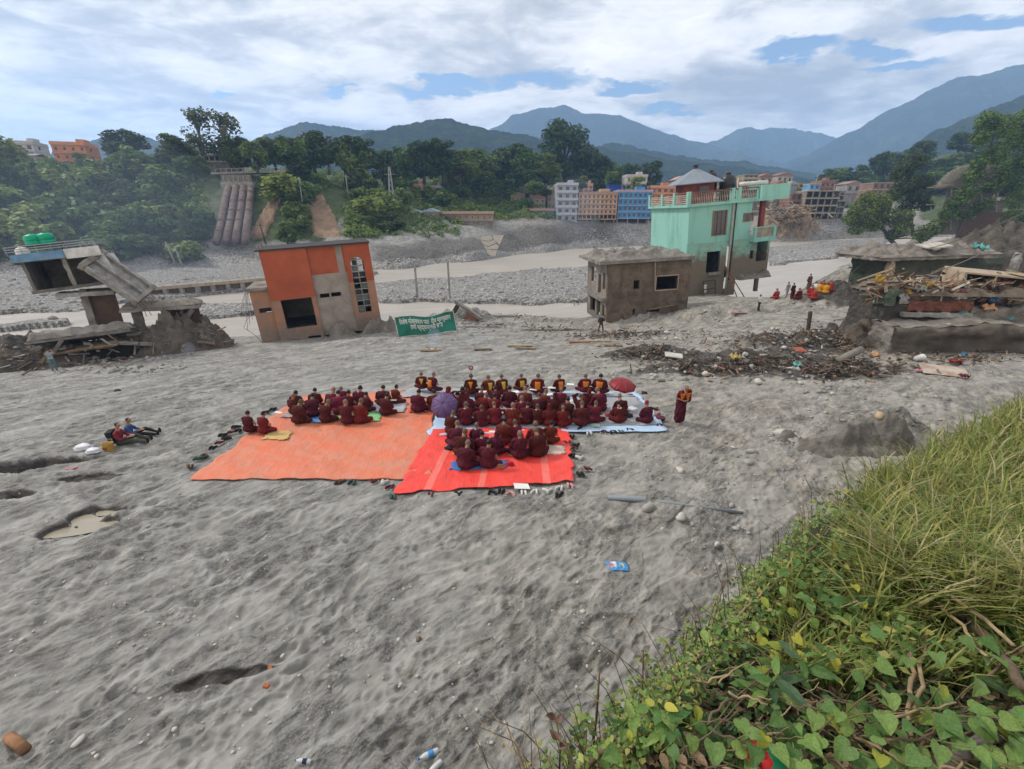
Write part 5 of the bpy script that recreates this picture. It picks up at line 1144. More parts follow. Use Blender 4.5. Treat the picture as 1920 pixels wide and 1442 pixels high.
P, S = scatter([(-60, 500, 520, 600), (720, 1110, 500, 568), (1440, 1640, 445, 508), (1440, 1620, 415, 450), (720, 1060, 488, 512), (1080, 1240, 430, 470)], 2600, .10, .5, 4, 55)
stones('river_stones', 'grey boulders and cobbles strewn over the gravel bars', P, S, ROCK, 4)
P, S = scatter([(-60, 500, 540, 625), (720, 1110, 505, 565), (1440, 1640, 470, 508), (720, 900, 485, 505)], 900, .08, .35, 14, 55)
stones('river_stones', 'pale cobbles along the water edge', P, S, ROCKL, 15)
P, S = scatter([(720, 1080, 575, 640), (1080, 1560, 570, 720), (1480, 1800, 560, 860), (0, 350, 640, 700)], 1500, .03, .22, 24, 16, 62)
stones('loose_stones', 'small stones among the mud and debris', P, S, ROCK, 25)
P, S = scatter([(1050, 1600, 820, 1300), (1180, 1560, 700, 900), (500, 1060, 930, 1400), (0, 500, 900, 1440)], 1500, .006, .045, 34)
stones('loose_stones', 'little pebbles scattered over the silt flat', P, S, ROCKL, 35, .45)

relabel('belt of trees across the river', '%s tree, %s of its look from left in belt across the river'); relabel('trees on the left slope', '%s tree, %s of its look from left on the left wooded slope'); relabel('shrubs on the middle slope', '%s shrub, %s of its look from left behind the orange house'); relabel('bushes among the town houses', '%s bush, %s of its look from left among the town houses'); relabel('wood on the right hill', '%s tree, %s of its look from left in the right hill wood')
for o in TREES:
    if 'key' in o: del o['key']

P, S = scatter([(1480, 1740, 770, 845), (1440, 1500, 800, 835), (1180, 1420, 830, 1000)], 420, .015, .11, 44, 8, 24)
stones('loose_stones', 'grey stones strewn around the mud mounds at right', P, S, ROCK, 45, .3)
# ------------------------------------------------------------------ trees and ruins on the right bank
def lobed_tree(label, base, trunk, lobes, y, leafm, n, size, seed, r0=.45, bark=BARK, yjit=2.0):
    """tree whose trunk and leaf clumps were read off the photograph and given depth about distance y"""
    rng = np.random.default_rng(seed); root = thing('tree', label, 'tree', base); mb = MB(); off = base
    tp = [at(px, py, y) - off for px, py in trunk]; tp[0] = Vector((tp[0].x, tp[0].y, min(tp[0].z, -.4)))
    mb.tube(tp, list(np.linspace(r0, r0 * .3, len(tp))), 9)
    C, R = [], []
    for px, py, r in lobes:
        c = at(px, py, y + rng.uniform(-yjit, yjit)) - off; k = r * mpp(c + off); C.append(c); R.append(k)
        b = min(tp[1:], key=lambda q: (q - c).length); mb.tube([b, b.lerp(c, .55) + Vector((0, 0, .2)), c], [r0 * .38, r0 * .24, .03], 5)
    mb.build('trunk', bark, root, True)
    V, Q, mi = leaf_cloud([tuple(c) for c in C], R, n, size, rng, squash=.85, inner=.3)
    mi = (rng.random(len(Q)) < .38).astype(int); link('crown', np_mesh('crown', V, Q, [leafm, LEAFD], smooth=False, mi=mi), root); return root
LEAFF = leaf_mat('fig_foliage', (.200, .275, .050), (.105, .160, .030), rnd=.1, trans=.4)
b = on(1690, 474); yr = b.y + 1
lobed_tree('leaning uprooted tree with yellow-green leaves on the riverbank', at(1690, 470, yr), [(1692, 468), (1668, 448), (1650, 420), (1640, 400)], [(1618, 392, 24), (1598, 408, 17), (1650, 380, 20), (1640, 418, 20), (1668, 405, 20), (1690, 425, 18), (1606, 428, 15), (1627, 372, 16), (1735, 436, 18), (1756, 424, 16), (1722, 448, 12), (1700, 405, 14), (1672, 440, 12)], yr, LEAFF, 9000, .34, 71, .7)
lobed_tree('dark rusty-leaved tree behind the leaning tree', at(1715, 440, yr + 8), [(1712, 440), (1708, 400), (1704, 360), (1706, 320)], [(1690, 322, 20), (1716, 303, 20), (1703, 345, 22), (1722, 366, 20), (1682, 360, 18), (1734, 340, 15), (1700, 385, 18), (1735, 385, 14)], yr + 8, leaf_mat('foliage_rusty', (.085, .095, .028), (.045, .055, .018), rnd=.1), 5200, .36, 72)
lobed_tree('tall leafy tree at the right edge above the ruins', at(1790, 462, yr - 6), [(1786, 462), (1800, 430), (1822, 390), (1842, 330), (1856, 280), (1866, 240)], [(1852, 226, 20), (1882, 236, 24), (1840, 256, 18), (1906, 262, 26), (1866, 288, 22), (1838, 304, 16), (1893, 318, 26), (1826, 328, 18), (1862, 345, 20), (1912, 350, 24), (1815, 358, 18), (1796, 378, 18), (1778, 398, 16), (1812, 402, 17), (1845, 385, 16), (1935, 300, 28), (1940, 240, 24), (1925, 220, 20)], yr - 6, LEAFF, 14000, .34, 73, .5)
lobed_tree('bright green feathery shrub at the right frame edge', at(1905, 470, yr - 12), [(1908, 470), (1906, 440), (1905, 400)], [(1900, 375, 18), (1915, 395, 20), (1890, 410, 17), (1905, 430, 20), (1925, 360, 18), (1935, 410, 22), (1880, 440, 14)], yr - 12, LEAFY, 6000, .22, 74, .2)

def right_ruin():
    base = at(1735, 452, yr - 1); ROOT = thing('ruined_house', 'wrecked house with sagging thatched hump roof behind the leaning tree', 'house', base)
    q = lambda px, py, dy=0: at(px, py, yr - 1 + dy) - base
    TH_ = M('thatch', (.17, .155, .12), col2=(.10, .09, .07), vs_=1.2, stretch=(6, 1, 1), bump=.6)
    pts = [(1726, 346), (1745, 330), (1768, 312), (1790, 303), (1822, 300), (1850, 318), (1860, 336)]
    V = []
    for dy in (-3.6, -2.4, -1.2, 1, 3.5):
        for px, py in pts: a = q(px, py, 0) + Vector((0, dy, 0)); V.append(a + Vector((0, 0, -(.0 if dy > 0 else .16 * dy * dy) - .12 * max(0, dy) ** 1.5 + .08 * math.sin(px))))
    V2 = [v + Vector((0, 0, -.3)) for v in V]; n = len(pts); Fs = [tuple(f) for f in grid_quads(5, n)]
    c = q(1822, 352, 0); Vd, Fd = sph((c.x, c.y, c.z), ((q(1888, 352) - q(1758, 352)).x / 2, 3.4, (q(1800, 306) - q(1800, 352)).z), 4)
    rough(MB().add([(x, y, max(z, c.z - .3)) for x, y, z in Vd], Fd).build('roof', TH_, ROOT, True), 1, .7, .9)
    for k, (a, b) in enumerate((((1752, 348), (1838, 341)), ((1740, 352), (1800, 346)), ((1842, 372), (1892, 368)), ((1738, 384), (1790, 382)))): MB().beam(q(*a, -2), q(*b, -2), .35, .18).build('roof_beam', PALEWOOD, ROOT)
    for px in (1782, 1812, 1838, 1866): MB().beam(q(px, 432, -1.6), q(px + 3, 345, -1.6), .3, .3).build('post', CONC, ROOT)
    a, b = q(1752, 440, -1), q(1895, 350, -1); MB().wall(a.x, b.x, a.z, b.z, [(b.x - 4.2, b.x - 2.4, b.z - 3.6, b.z - 1)], a.y, a.y + .3).build('wall', M('ruin_wall', (.17, .145, .12), bump=.5), ROOT)
    a, b = q(1800, 445, -2), q(1905, 398, -2); MB().box((a.x, a.y, a.z), (b.x, a.y + 1.5, b.z)).build('brick_base', M('dark_brick', (.13, .075, .055), bump=.6), ROOT)
    MB().box(q(1868, 376, -2.3), q(1895, 370, -1)).build('ledge', WHITE, ROOT)
right_ruin()
# slopes of rubble behind the trees
heap('rubble_slope', 'grey rubble slope below the wrecked house', 'rubble', *on(1800, 462)[:2], 13, 5, 3.2, MUD, seed=81, kind='stuff')
heap('rubble_slope', 'high bank of brown rubble behind the buried shed', 'rubble', *at(1875, 470, 50)[:2], 12, 4.5, 5.2, M('bank_rubble', (.135, .115, .095), col2=(.07, .06, .05), vs_=.9, bump=1, bs=3, bdist=.2), 60, 84, kind='stuff', sharp=.55)
heap('rubble_slope', 'heap of tan rubble on far shore behind turquoise house', 'rubble', *at(1478, 405, 196)[:2], 12, 7, 7.5, M('tan_rubble', (.34, .25, .165), col2=(.18, .14, .105), vs_=.6, bump=1, bs=1.2, bdist=.4), seed=82, kind='stuff', sharp=1.6)

# buried concrete shed: mud-laden roof slab over a green-stained wall
def shed():
    b = on(1700, 560); y = b.y + 1.0; base = at(1640, 560, y)
    ROOT = thing('buried_shed', 'buried shed with mud-laden roof slab and green-stained wall', 'shed', base, (0, math.radians(-1.5), math.radians(4)))
    q = lambda px, py: at(px, py, y) - base
    w = q(1905, 520).x; h = q(1640, 488).z
    MB().box((.6, .2, -1.5), (w * .62, 4.5, h)).build('wall', M('green_stained_wall', (.085, .082, .062), col2=(.04, .055, .034), vs_=.4, bump=.6), ROOT)
    MB().box((w * .62, .6, -1.5), (w, 4.5, h - .2)).build('wall', M('mossy_wall', (.10, .11, .085), col2=(.05, .06, .045), vs_=.5, bump=.6), ROOT)
    MB().box((-.9, -.9, h), (w * .8, 5, h + .4), 0, None, .1).build('roof', CONCM, ROOT)
    crust('roof_mud', -1.1, w * .82, -1.1, 5.2, h + .35, .75, MUD, ROOT, 46, 91, .9)
    MB().box((.2, -.6, -1), (.7, -.1, h)).build('post', PALEWOOD, ROOT)
    MB().box((3.2, -.9, h + 1.15), (5.6, .6, h + 1.25), 0, (math.radians(10), math.radians(-3), 0)).build('roof_panel', M('pale_sheet', (.45, .41, .35), bump=.1), ROOT)
    MB().beam((w * .97, -.6, -1), (w * .99, -.5, h + .3), .5, .5).build('post', CONC, ROOT)
    roughen_all(ROOT, ('wall', 'roof', 'post'), 5, .5, .7)
shed()
def low_wall():
    b = on(1660, 662); base = b; f = mpp(b); ROOT = thing('mud_wall', 'long low wall plastered with mud in front of the debris platform', 'wall', base, (0, 0, math.radians(-7)))
    L_ = 300 * f; n = 60; X, Z = np.meshgrid(np.linspace(0, L_, n), np.linspace(0, 1, 16)); top = (52 * f) + .35 * np.exp(-((X - L_ * .55) / 1.6) ** 2) + .12 * fbm(X * .8, X * 0 + 3, 3, 4)
    Zz = -.5 + Z * (top + .5); Y = -.28 * (1 - Z) + .22 * fbm(X * .7, Zz * 1.6, 4, 7) - .3 * sm(.55, .85, Z) * (1 - sm(.95, 1, Z)) * (1 + fbm(X * 1.1, Zz * 0 + 2, 3, 17))
    front = np.stack([X, Y, Zz], -1).reshape(-1, 3)
    link('wall_face', np_mesh('wall_face', front, grid_quads(16, n), [M('mud_plaster', (.145, .122, .098), col2=(.075, .062, .05), vs_=.5, bump=.9, bs=4, bdist=.1)]), ROOT)
    X, Y = np.meshgrid(np.linspace(0, L_, n), np.linspace(-.15, 2.2, 14)); top = (52 * f) + .35 * np.exp(-((X - L_ * .55) / 1.6) ** 2) + .12 * fbm(X * .8, X * 0 + 3, 3, 4)
    Zz = top + .12 * fbm(X * 1.2, Y * 1.2, 3, 9) - .02
    link('wall_top', np_mesh('wall_top', np.stack([X.ravel(), Y.ravel(), Zz.ravel()], -1), grid_quads(14, n), [MUD]), ROOT)
    MB().box((0.02, -.1, -.5), (.3, 2.1, 50 * f)).build('wall_end', MUD, ROOT)
    roughen_all(ROOT, ('wall_end',), 4, .4, .6)
    return base, f
WB_, wf = low_wall()
def platform():
    y = WB_.y + 2.0; base = at(1652, 600, y); ROOT = thing('debris_platform', 'ruined floor platform with red strip and grey beam under the planks', 'platform', base, (0, 0, math.radians(-4)))
    q = lambda px, py: at(px, py, y) - base
    MB().box((0, 0, -1.5), (q(1800, 600).x, 3.5, q(1650, 552).z)).build('platform_body', M('dark_plinth', (.07, .062, .052), bump=.6), ROOT)
    MB().box((q(1690, 0).x if False else q(1690, 600).x, -.12, q(1650, 582).z), (q(1800, 600).x, 0, q(1650, 564).z)).build('red_strip', M('red_oxide', (.17, .065, .045), var=.3, bump=.4), ROOT)
    MB().box((q(1678, 600).x, -.5, q(1650, 591).z), (q(1796, 600).x, -.12, q(1650, 584).z)).build('beam', CONC, ROOT)
    MB().box((-.3, -.3, q(1650, 572).z), (q(1662, 600).x, 1.2, q(1650, 541).z)).build('green_block', M('green_block', (.10, .13, .09), var=.4, bump=.5), ROOT)
    MB().box((q(1802, 600).x, -.1, -1.5), (q(1920, 600).x, 3.0, q(1650, 575).z)).build('platform_body', MUD, ROOT)
    crust('debris_soil', -.2, q(1905, 600).x, -.25, 3.6, q(1650, 553).z, .45, M('debris_soil', (.17, .13, .095), col2=(.09, .075, .06), vs_=1.3, bump=1, bs=5, bdist=.1), ROOT, 40, 95, .5)
    roughen_all(ROOT, ('platform_body', 'green_block', 'beam', 'red_strip'), 5, .4, .6)
    return y
PY = platform()
def loose(name, label, cat, px, py, y, size, rot, mat, shape='box', dz=0.0, group=None):
    if 'tan stone on the large' in label: dz = .35
    """a single loose piece lying at a photo pixel"""
    p = at(px, py, y) if y else on(px, py, dz)
    mb = MB()
    if shape == 'box': mb.cbox((0, 0, 0), size, 0, None, min(size) * .12)
    elif shape == 'cloth':
        n = 12; U, V = np.meshgrid(np.linspace(-.5, .5, n), np.linspace(-.5, .5, n)); s = abs(hash(label)) % 97; s = sum(map(ord, label)) % 97
        me = np_mesh(name, np.stack([(U * size[0]).ravel(), (V * size[1]).ravel(), (size[2] * (.5 + fbm(U * 4, V * 4, 3, s))).ravel()], -1), grid_quads(n, n), [mat])
        o = link(name, me, None, p, rot); so = o.modifiers.new('thick', 'SOLIDIFY'); so.thickness = .02; return tag(o, label, cat, group)
    elif shape == 'rock':
        bm = bmesh.new(); bmesh.ops.create_icosphere(bm, subdivisions=2, radius=.5); r = random.Random(label)
        ph = [r.uniform(0, 6) for _ in range(6)]
        for v in bm.verts:
            c = v.co; k = 1 + .16 * math.sin(c.x * 7 + ph[0]) * math.sin(c.y * 6 + ph[1]) + .12 * math.sin(c.z * 9 + ph[2] + c.x * 5); v.co = Vector((c.x * size[0] * k, c.y * size[1] * k, c.z * size[2] * k))
        me = bpy.data.meshes.new(name); bm.to_mesh(me); bm.free(); me.materials.append(mat); me.polygons.foreach_set('use_smooth', [True] * len(me.polygons))
        return tag(link(name, me, None, p, rot), label, cat, group)
    elif shape == 'cyl': mb.tube([(-size[0] / 2, 0, 0), (size[0] / 2, 0, 0)], size[1] / 2, 12)
    o = mb.build(name, mat, None, shape == 'cyl', p, rot); return tag(o, label, cat, group)
CARD = M('tan_board', (.40, .31, .22), var=.25, bump=.15); DKW = M('dark_wood2', (.07, .055, .045), bump=.3)
wd = thing('wardrobe', 'tan wooden wardrobe carcass lying on its side in the debris', 'wardrobe', at(1792, 552, PY + .6), (math.radians(6), math.radians(5), math.radians(-8)))
MB().box((0, 0, 1.35), (4.4, 1.9, 1.45)).build('side_panel', CARD, wd); MB().box((0, 0, 0), (4.4, 1.9, .1)).build('side_panel', CARD, wd); MB().box((-.1, 0, 0), (0, 1.9, 1.45)).build('end_panel', CARD, wd); MB().box((4.4, 0, 0), (4.5, 1.9, 1.45)).build('end_panel', CARD, wd); MB().box((0, 1.8, .1), (4.4, 1.88, 1.35)).build('back_panel', DKW, wd)
MB().box((3.0, .1, 1.48), (4.6, 1.2, 1.55), 0, (0, .05, .3)).build('loose_board', PALEWOOD, wd)
pil = [(1640, 515, -.5, 3.0), (1652, 520, -.9, 2.8), (1672, 518, -.4, 2.6), (1690, 530, -.3, 3.5), (1700, 540, .1, 4.0), (1720, 545, -.1, 3.6), (1735, 538, .2, 3.2), (1680, 545, .3, 2.6), (1660, 540, -.2, 2.4), (1750, 552, -.05, 3.4), (1700, 552, .15, 3.0), (1765, 545, -.25, 2.2), (1775, 556, 0, 2.4), (1645, 548, .5, 1.6), (1725, 555, -.15, 2.8)]
for k, (px, py, a, L_) in enumerate(pil):
    loose('plank', '%s plank, %s from left in the timber tangle' % (('pale', 'brown', 'rusty')[k % 3], ordinal(1 + sorted(range(15), key=lambda i: (pil[i][0], i)).index(k))), 'plank', px, py, PY + random.uniform(-.2, 1.6), (L_ * .62, .16, .08), (random.uniform(-.3, .3), a, random.uniform(-.8, .8)), (PALEWOOD, WOOD, RUST)[k % 3], group='planks on the platform')
YEL = M('yellow_cloth', (.42, .27, .05), bump=.1); CYAN = M('cyan_plastic', (.14, .40, .37), bump=.1); BLU = M('blue_plastic', (.07, .19, .36), bump=.1); ORA = M('orange_plastic', (.50, .27, .14), bump=.1); REDC = M('red_cloth', (.26, .03, .03), bump=.1); PINK = M('pink_cloth', (.55, .22, .27), bump=.1); PALE = M('pale_cloth', (.52, .49, .44), bump=.2); TEAL = M('teal_cloth', (.10, .28, .28), bump=.2); GREYC = M('grey_cloth', (.30, .29, .27), bump=.2); MAR = M('maroon_cloth', (.13, .03, .045), bump=.2)
for a in (('cloth', 'cyan plastic sheet on the mud roof slab', 'cloth', 1836, 468, PY + 3.5, (1.5, .9, .5), (.3, .1, .3), CYAN), ('cloth', 'yellow cloth hanging from the left end of plank tangle', 'cloth', 1646, 525, PY, (.8, .7, .5), (.9, .2, 0), YEL), ('cloth', 'small yellow cloth above the grey sack', 'cloth', 1702, 549, PY - .2, (.4, .5, .3), (.9, 0, 0), YEL), ('sack', 'grey sack hanging over the platform edge', 'sack', 1693, 561, PY - .35, (.9, .9, .25), (1.35, 0, .1), GREYC), ('cloth', 'grey-green cloth bundle on the planks', 'cloth', 1724, 546, PY - .2, (.9, .6, .5), (.2, 0, 0), M('sage_cloth', (.28, .30, .25))), ('cloth', 'yellow crumpled bag beside the green bundle', 'cloth', 1742, 537, PY, (.6, .4, .4), (.3, 0, 0), YEL), ('cloth', 'dark maroon cloth below the wardrobe', 'cloth', 1806, 553, PY - .2, (1.3, .5, .5), (.4, 0, .1), MAR), ('cloth', 'white cloth below the wardrobe', 'cloth', 1801, 560, PY - .35, (.8, .4, .3), (.4, 0, 0), PALE), ('cloth', 'bright blue plastic sheet right of the maroon cloth', 'cloth', 1861, 564, PY - .3, (.9, .5, .4), (.4, 0, 0), BLU), ('cloth', 'orange plastic tub lid on the mud platform', 'tub', 1853, 578, PY - .5, (1.2, .7, .3), (.5, 0, 0), ORA), ('cloth', 'teal bundle at the end of the grey beam', 'cloth', 1802, 593, PY - .5, (.5, .5, .5), (.4, 0, 0), TEAL), ('cloth', 'pale wad of cloth on the low mud wall', 'cloth', 1771, 611, WB_.y + .3, (.7, .3, .25), (.3, 0, 0), PALE), ('cloth', 'sea green plastic strip on the wall top', 'cloth', 1893, 600, PY - .6, (.8, .3, .3), (.3, 0, .4), CYAN),
          ('cloth', 'red cloth on the ground before the mud wall', 'cloth', 1792, 683, None, (.9, .5, .25), (0, 0, 0), REDC), ('cloth', 'blue plastic scrap near the red cloth', 'cloth', 1807, 670, None, (.4, .3, .25), (0, 0, 0), BLU), ('cloth', 'pink cloth left of the corrugated sheet', 'cloth', 1722, 699, None, (.55, .3, .15), (0, 0, 0), PINK), ('cloth', 'orange plastic lid by the end of the mud wall', 'lid', 1640, 668, None, (.6, .6, .15), (.4, 0, 0), ORA), ('cloth', 'teal plastic bag in the debris heap', 'bag', 1493, 690, None, (.55, .5, .3), (.2, 0, 0), CYAN), ('cloth', 'yellow crumpled cloth in the middle debris heap', 'cloth', 1377, 678, None, (.8, .5, .4), (0, 0, 0), M('straw_cloth', (.48, .36, .14))), ('cloth', 'white plastic bag at the edge of debris by tall splinter', 'bag', 1489, 630, None, (.6, .5, .6), (0, 0, 0), PALE), ('cloth', 'white sheet scrap behind the debris heap', 'cloth', 1452, 622, None, (1.0, .4, .4), (0, 0, 0), PALE), ('cloth', 'dark maroon cloth at the corner of corrugated sheet', 'cloth', 1806, 710, None, (.6, .4, .2), (0, 0, 0), MAR)):
    a = list(a); a[6] = tuple(v * .68 for v in a[6]); loose(*a, shape='cloth', dz=.1)
loose('corrugated_sheet', 'pale corrugated sheet lying on mud before the wall', 'sheet', 1768, 700, None, (1.9, 1.3, .03), (math.radians(8), 0, math.radians(-28)), M('corrugated', (.42, .38, .32), col2=(.30, .20, .14), vs_=1.2, bump=.4), dz=.15)
bk = thing('bucket', 'white metal bucket lying on its side near the wall', 'bucket', on(1722, 677, .18), (0, math.radians(85), .2))
MB().lathe([(.15, -.22), (.2, .22), (.21, .23), (.18, .22), (.13, -.2)], 14).build('bucket_body', WHITE, bk, True); MB().tube([(.2, 0, .22), (.28, 0, .3), (.1, .25, .34), (-.2, 0, .22)], .012, 4).build('handle', STEEL, bk)
loose('pole', 'thin yellow pole lying beside the white bucket', 'pole', 1695, 677, None, (1.6, .05, .05), (0, 0, .05), PALEWOOD, 'cyl', .06)
loose('log', 'grey-green wooden log in the debris by the wall', 'log', 1590, 676, None, (1.7, .4, .4), (0, math.radians(-18), math.radians(18)), M('log_grey', (.20, .19, .15), bump=.5), 'cyl', .3)
loose('board', 'pale broken board on the left debris heap', 'board', 1262, 676, None, (1.1, .55, .06), (.25, .1, -.2), PALE, dz=.35)
loose('board', 'red painted board at the right debris heap', 'board', 1497, 665, None, (.8, .5, .05), (.3, .1, .3), M('red_board', (.34, .10, .06)), dz=.3)
loose('splintered_post', 'dark splintered post sticking up in the debris', 'post', 1513, 625, None, (.18, .18, 2.0), (.15, -.2, 0), DKW, dz=.5)
for k, (px, py, s) in enumerate(((1250, 626, .5), (1248, 637, .35), (1268, 637, .4), (1222, 705, .25), (1396, 668, .4), (1408, 690, .35), (1340, 690, .4), (1322, 705, .5), (1500, 720, .3), (1470, 655, .4), (1560, 740, .25), (1420, 720, .5))):
    loose('rock', ('pale angular stone, %s of a dozen among the debris heaps' % ordinal(k + 1)), 'rock', px, py, None, (s, s * .8, s * .7), (0, 0, k), ROCKL, 'rock', s * .2, 'stones in the debris')
# planks on the silt in front of the house
for k, (px, py, L_, a, m, lab) in enumerate(((808, 660, 1.5, .1, WOOD, 'brown charred plank under the small fire'), (905, 657, 1.3, .15, WOOD, 'brown plank on silt right of the fire'), (975, 650, 2.0, .05, PALEWOOD, 'pale plank pair on the silt'), (985, 655, 1.6, -.15, WOOD, 'brown plank beside the pale plank'), (1085, 643, 1.6, .1, M('red_plank', (.30, .13, .08)), 'reddish plank near the stooping person'), (1120, 641, 2.4, .12, PALEWOOD, 'long pale plank right of the reddish plank'), (1150, 650, 1.4, -.1, WOOD, 'brown plank at the foot of the mud house'), (1385, 590, 1.6, .2, M('red_plank2', (.28, .14, .09)), 'reddish plank by the man in white shirt'))):
    loose('plank', lab, 'plank', px, py, None, (L_, .3, .07), (0, .03, a), m, dz=.08)

def debris(name, label, cat, spots, n, seed, smin=.15, smax=.9):
    """splintered wood, broken brick and rags, too many to count, heaped over given spots"""
    r = random.Random(seed); mb = MB(); ch = [spots[r.randrange(len(spots))] for _ in range(n)]; pts = [Vector(q) for q in on_many([c[0] + r.gauss(0, c[2]) for c in ch], [c[1] + r.gauss(0, c[3]) for c in ch])]
    for _ in range(n):
        p = pts.pop()
        if p.y > 70: continue
        L_ = smin + (smax - smin) * r.random() ** 2.2; a = Vector((r.gauss(0, 1), r.gauss(0, 1), r.gauss(0, .35))).normalized() * L_ / 2; c = p + Vector((0, 0, r.uniform(0, .25)))
        w = r.uniform(.02, .11); mb.beam(c - a, c + a, w, w * r.uniform(.2, .9), r.choices(range(6), (9, 3, 3, 3, 2.5, .5))[0], r.uniform(0, 3))
    o = mb.build(name, [M('muddy_stick', (.15, .118, .088), col2=(.085, .068, .05), bump=.3), DKW, CONCM, M('muddy_brick', (.21, .115, .075), bump=.3), WOOD, PALE]); return tag(o, label, cat, kind='stuff')
debris('debris', 'tangle of splintered wood and rubbish over the dark mud heaps', 'debris', [(1220, 665, 45, 10), (1330, 690, 60, 12), (1450, 685, 60, 12), (1430, 640, 60, 9), (1540, 640, 35, 14), (1570, 695, 40, 12), (1180, 628, 60, 5), (1600, 640, 20, 25)], 1700, 3, .1, .65)
debris('debris', 'broken timber and stones along the left river bank', 'debris', [(60, 680, 60, 8), (170, 672, 60, 9), (300, 640, 40, 6), (260, 662, 60, 5)], 500, 4)
heap('debris_mound', 'brown debris mound banked against the left end of the platform', 'debris', *on(1640, 640)[:2], 2.4, 1.8, 1.7, M('debris_soil2', (.115, .09, .068), col2=(.06, .05, .04), vs_=1.6, bump=1, bs=6, bdist=.1), seed=87, kind='stuff')
debris('debris', 'broken bricks and laths over the mound by the platform', 'debris', [(1625, 632, 14, 12), (1600, 650, 18, 8), (1645, 610, 10, 14)], 260, 9, .1, .7)
debris('debris', 'rubbish and broken laths on the right platform', 'debris', [(1760, 672, 60, 6), (1840, 675, 50, 5), (1680, 690, 40, 8)], 260, 5, .1, .6)
debris('debris', 'dark rubbish and sticks scattered right of the green banner', 'debris', [(960, 592, 40, 6), (1040, 618, 40, 4), (900, 610, 30, 4), (1150, 632, 40, 4)], 320, 15, .1, .7)
def platform_debris():
    r = random.Random(12); mb = MB()
    for _ in range(850):
        px, py = r.uniform(1630, 1915), r.gauss(545, 12); c = at(px, py, PY + r.uniform(-.2, 2.5)); a = Vector((r.gauss(0, 1), r.gauss(0, .5), r.gauss(0, .35))).normalized() * r.uniform(.1, .7)
        w = r.uniform(.03, .14); mb.beam(c - a, c + a, w, w * .6, r.choices(range(6), (5, 3, 2, 4, 4, 1))[0], r.uniform(0, 3))
    tag(mb.build('debris', [WOOD, DKW, CONCM, BRICK, PALEWOOD, PALE]), 'splintered laths and bricks heaped on the ruined platform', 'debris', kind='stuff')
platform_debris()
def tan_rubble():
    r = random.Random(13); mb = MB()
    for _ in range(420):
        px, py = r.gauss(1478, 22), r.gauss(402, 8); c = at(px, py, 190 + r.uniform(-4, 2)); a = Vector((r.gauss(0, 1), r.gauss(0, .4), r.gauss(0, .4))).normalized() * r.uniform(.3, 1.6)
        mb.beam(c - a, c + a, r.uniform(.2, .6), r.uniform(.1, .4), r.choices(range(4), (4, 3, 2, 2))[0], r.uniform(0, 3))
    tag(mb.build('rubble', [PALEWOOD, WOOD, CONC, M('tan_brick', (.42, .26, .16))]), 'tan planks and bricks spilled on the far shore', 'rubble', kind='stuff')
tan_rubble()
heap('debris_mound', 'dark muddy debris packed between the platform and buried shed', 'debris', *(at(1745, 540, PY + 3.2)[:2]), 6.5, 1.6, at(1745, 512, PY + 3.2).z - zg(*at(1745, 540, PY + 3.2)[:2]), M('debris_soil2', (.115, .09, .068)), seed=89, kind='stuff')
heap('debris_mound', 'brown earth heap at the right end of the debris platform', 'debris', *(at(1880, 560, PY + 1.5)[:2]), 3.2, 1.6, at(1880, 548, PY + 1.5).z - zg(*at(1880, 560, PY + 1.5)[:2]), MUD, seed=90, kind='stuff')
BRM = M('brown_silt', (.215, .198, .172), col2=(.115, .10, .083), vs_=1.4, bump=1, bs=9, bdist=.06)
heap('mud_mound', 'long low mound of brown gravelly mud on the right flat', 'mound', *on(1600, 828)[:2], 2.0, .75, .62, BRM, 60, 101, -.05); heap('mud_mound', 'taller end of the mud mound with a tan stone on it', 'mound', *on(1668, 818)[:2], 1.1, .75, .85, BRM, 50, 103); heap('mud_mound', 'small mud mound with a pale stone, left of the long mound', 'mound', *on(1468, 822)[:2], .65, .45, .32, BRM, 36, 105)
# cables strung across
def cable(label, pts, sag=.4, r=.03):
    P = [Vector(p) for p in pts]; Q = []
    for i in range(len(P) - 1):
        for t in np.linspace(0, 1, 9)[:-1]: Q.append(P[i].lerp(P[i + 1], t) - Vector((0, 0, sag * 4 * t * (1 - t))))
    Q.append(P[-1]); o = MB().tube([q - Q[0] for q in Q], r, 5).build('cable', M('grey_cable', (.16, .155, .15), bump=0), None, True, Q[0]); tag(o, label, 'cable')
cable('upper slack cable rising to the right over the ruins', [at(1715, 470, 40), at(1950, 385, 26)]); cable('second slack cable below the upper one', [at(1780, 468, 40), at(1960, 415, 26)]); cable('third cable near the mud roof slab', [at(1840, 470, 38), at(1960, 440, 27)])
cable('cable hanging down from the slab to the planks', [at(1712, 524, PY), at(1835, 478, PY + 2)], .1); cable('wire from the turquoise house to the plank pile', [at(1530, 560, 48), at(1640, 470, 46)], .5, .02); cable('thin pale pipe in front of the mud wall', [at(1850, 637, WB_.y - .6), at(1880, 642, WB_.y - .7), at(1925, 628, WB_.y - 1)], .05, .03)
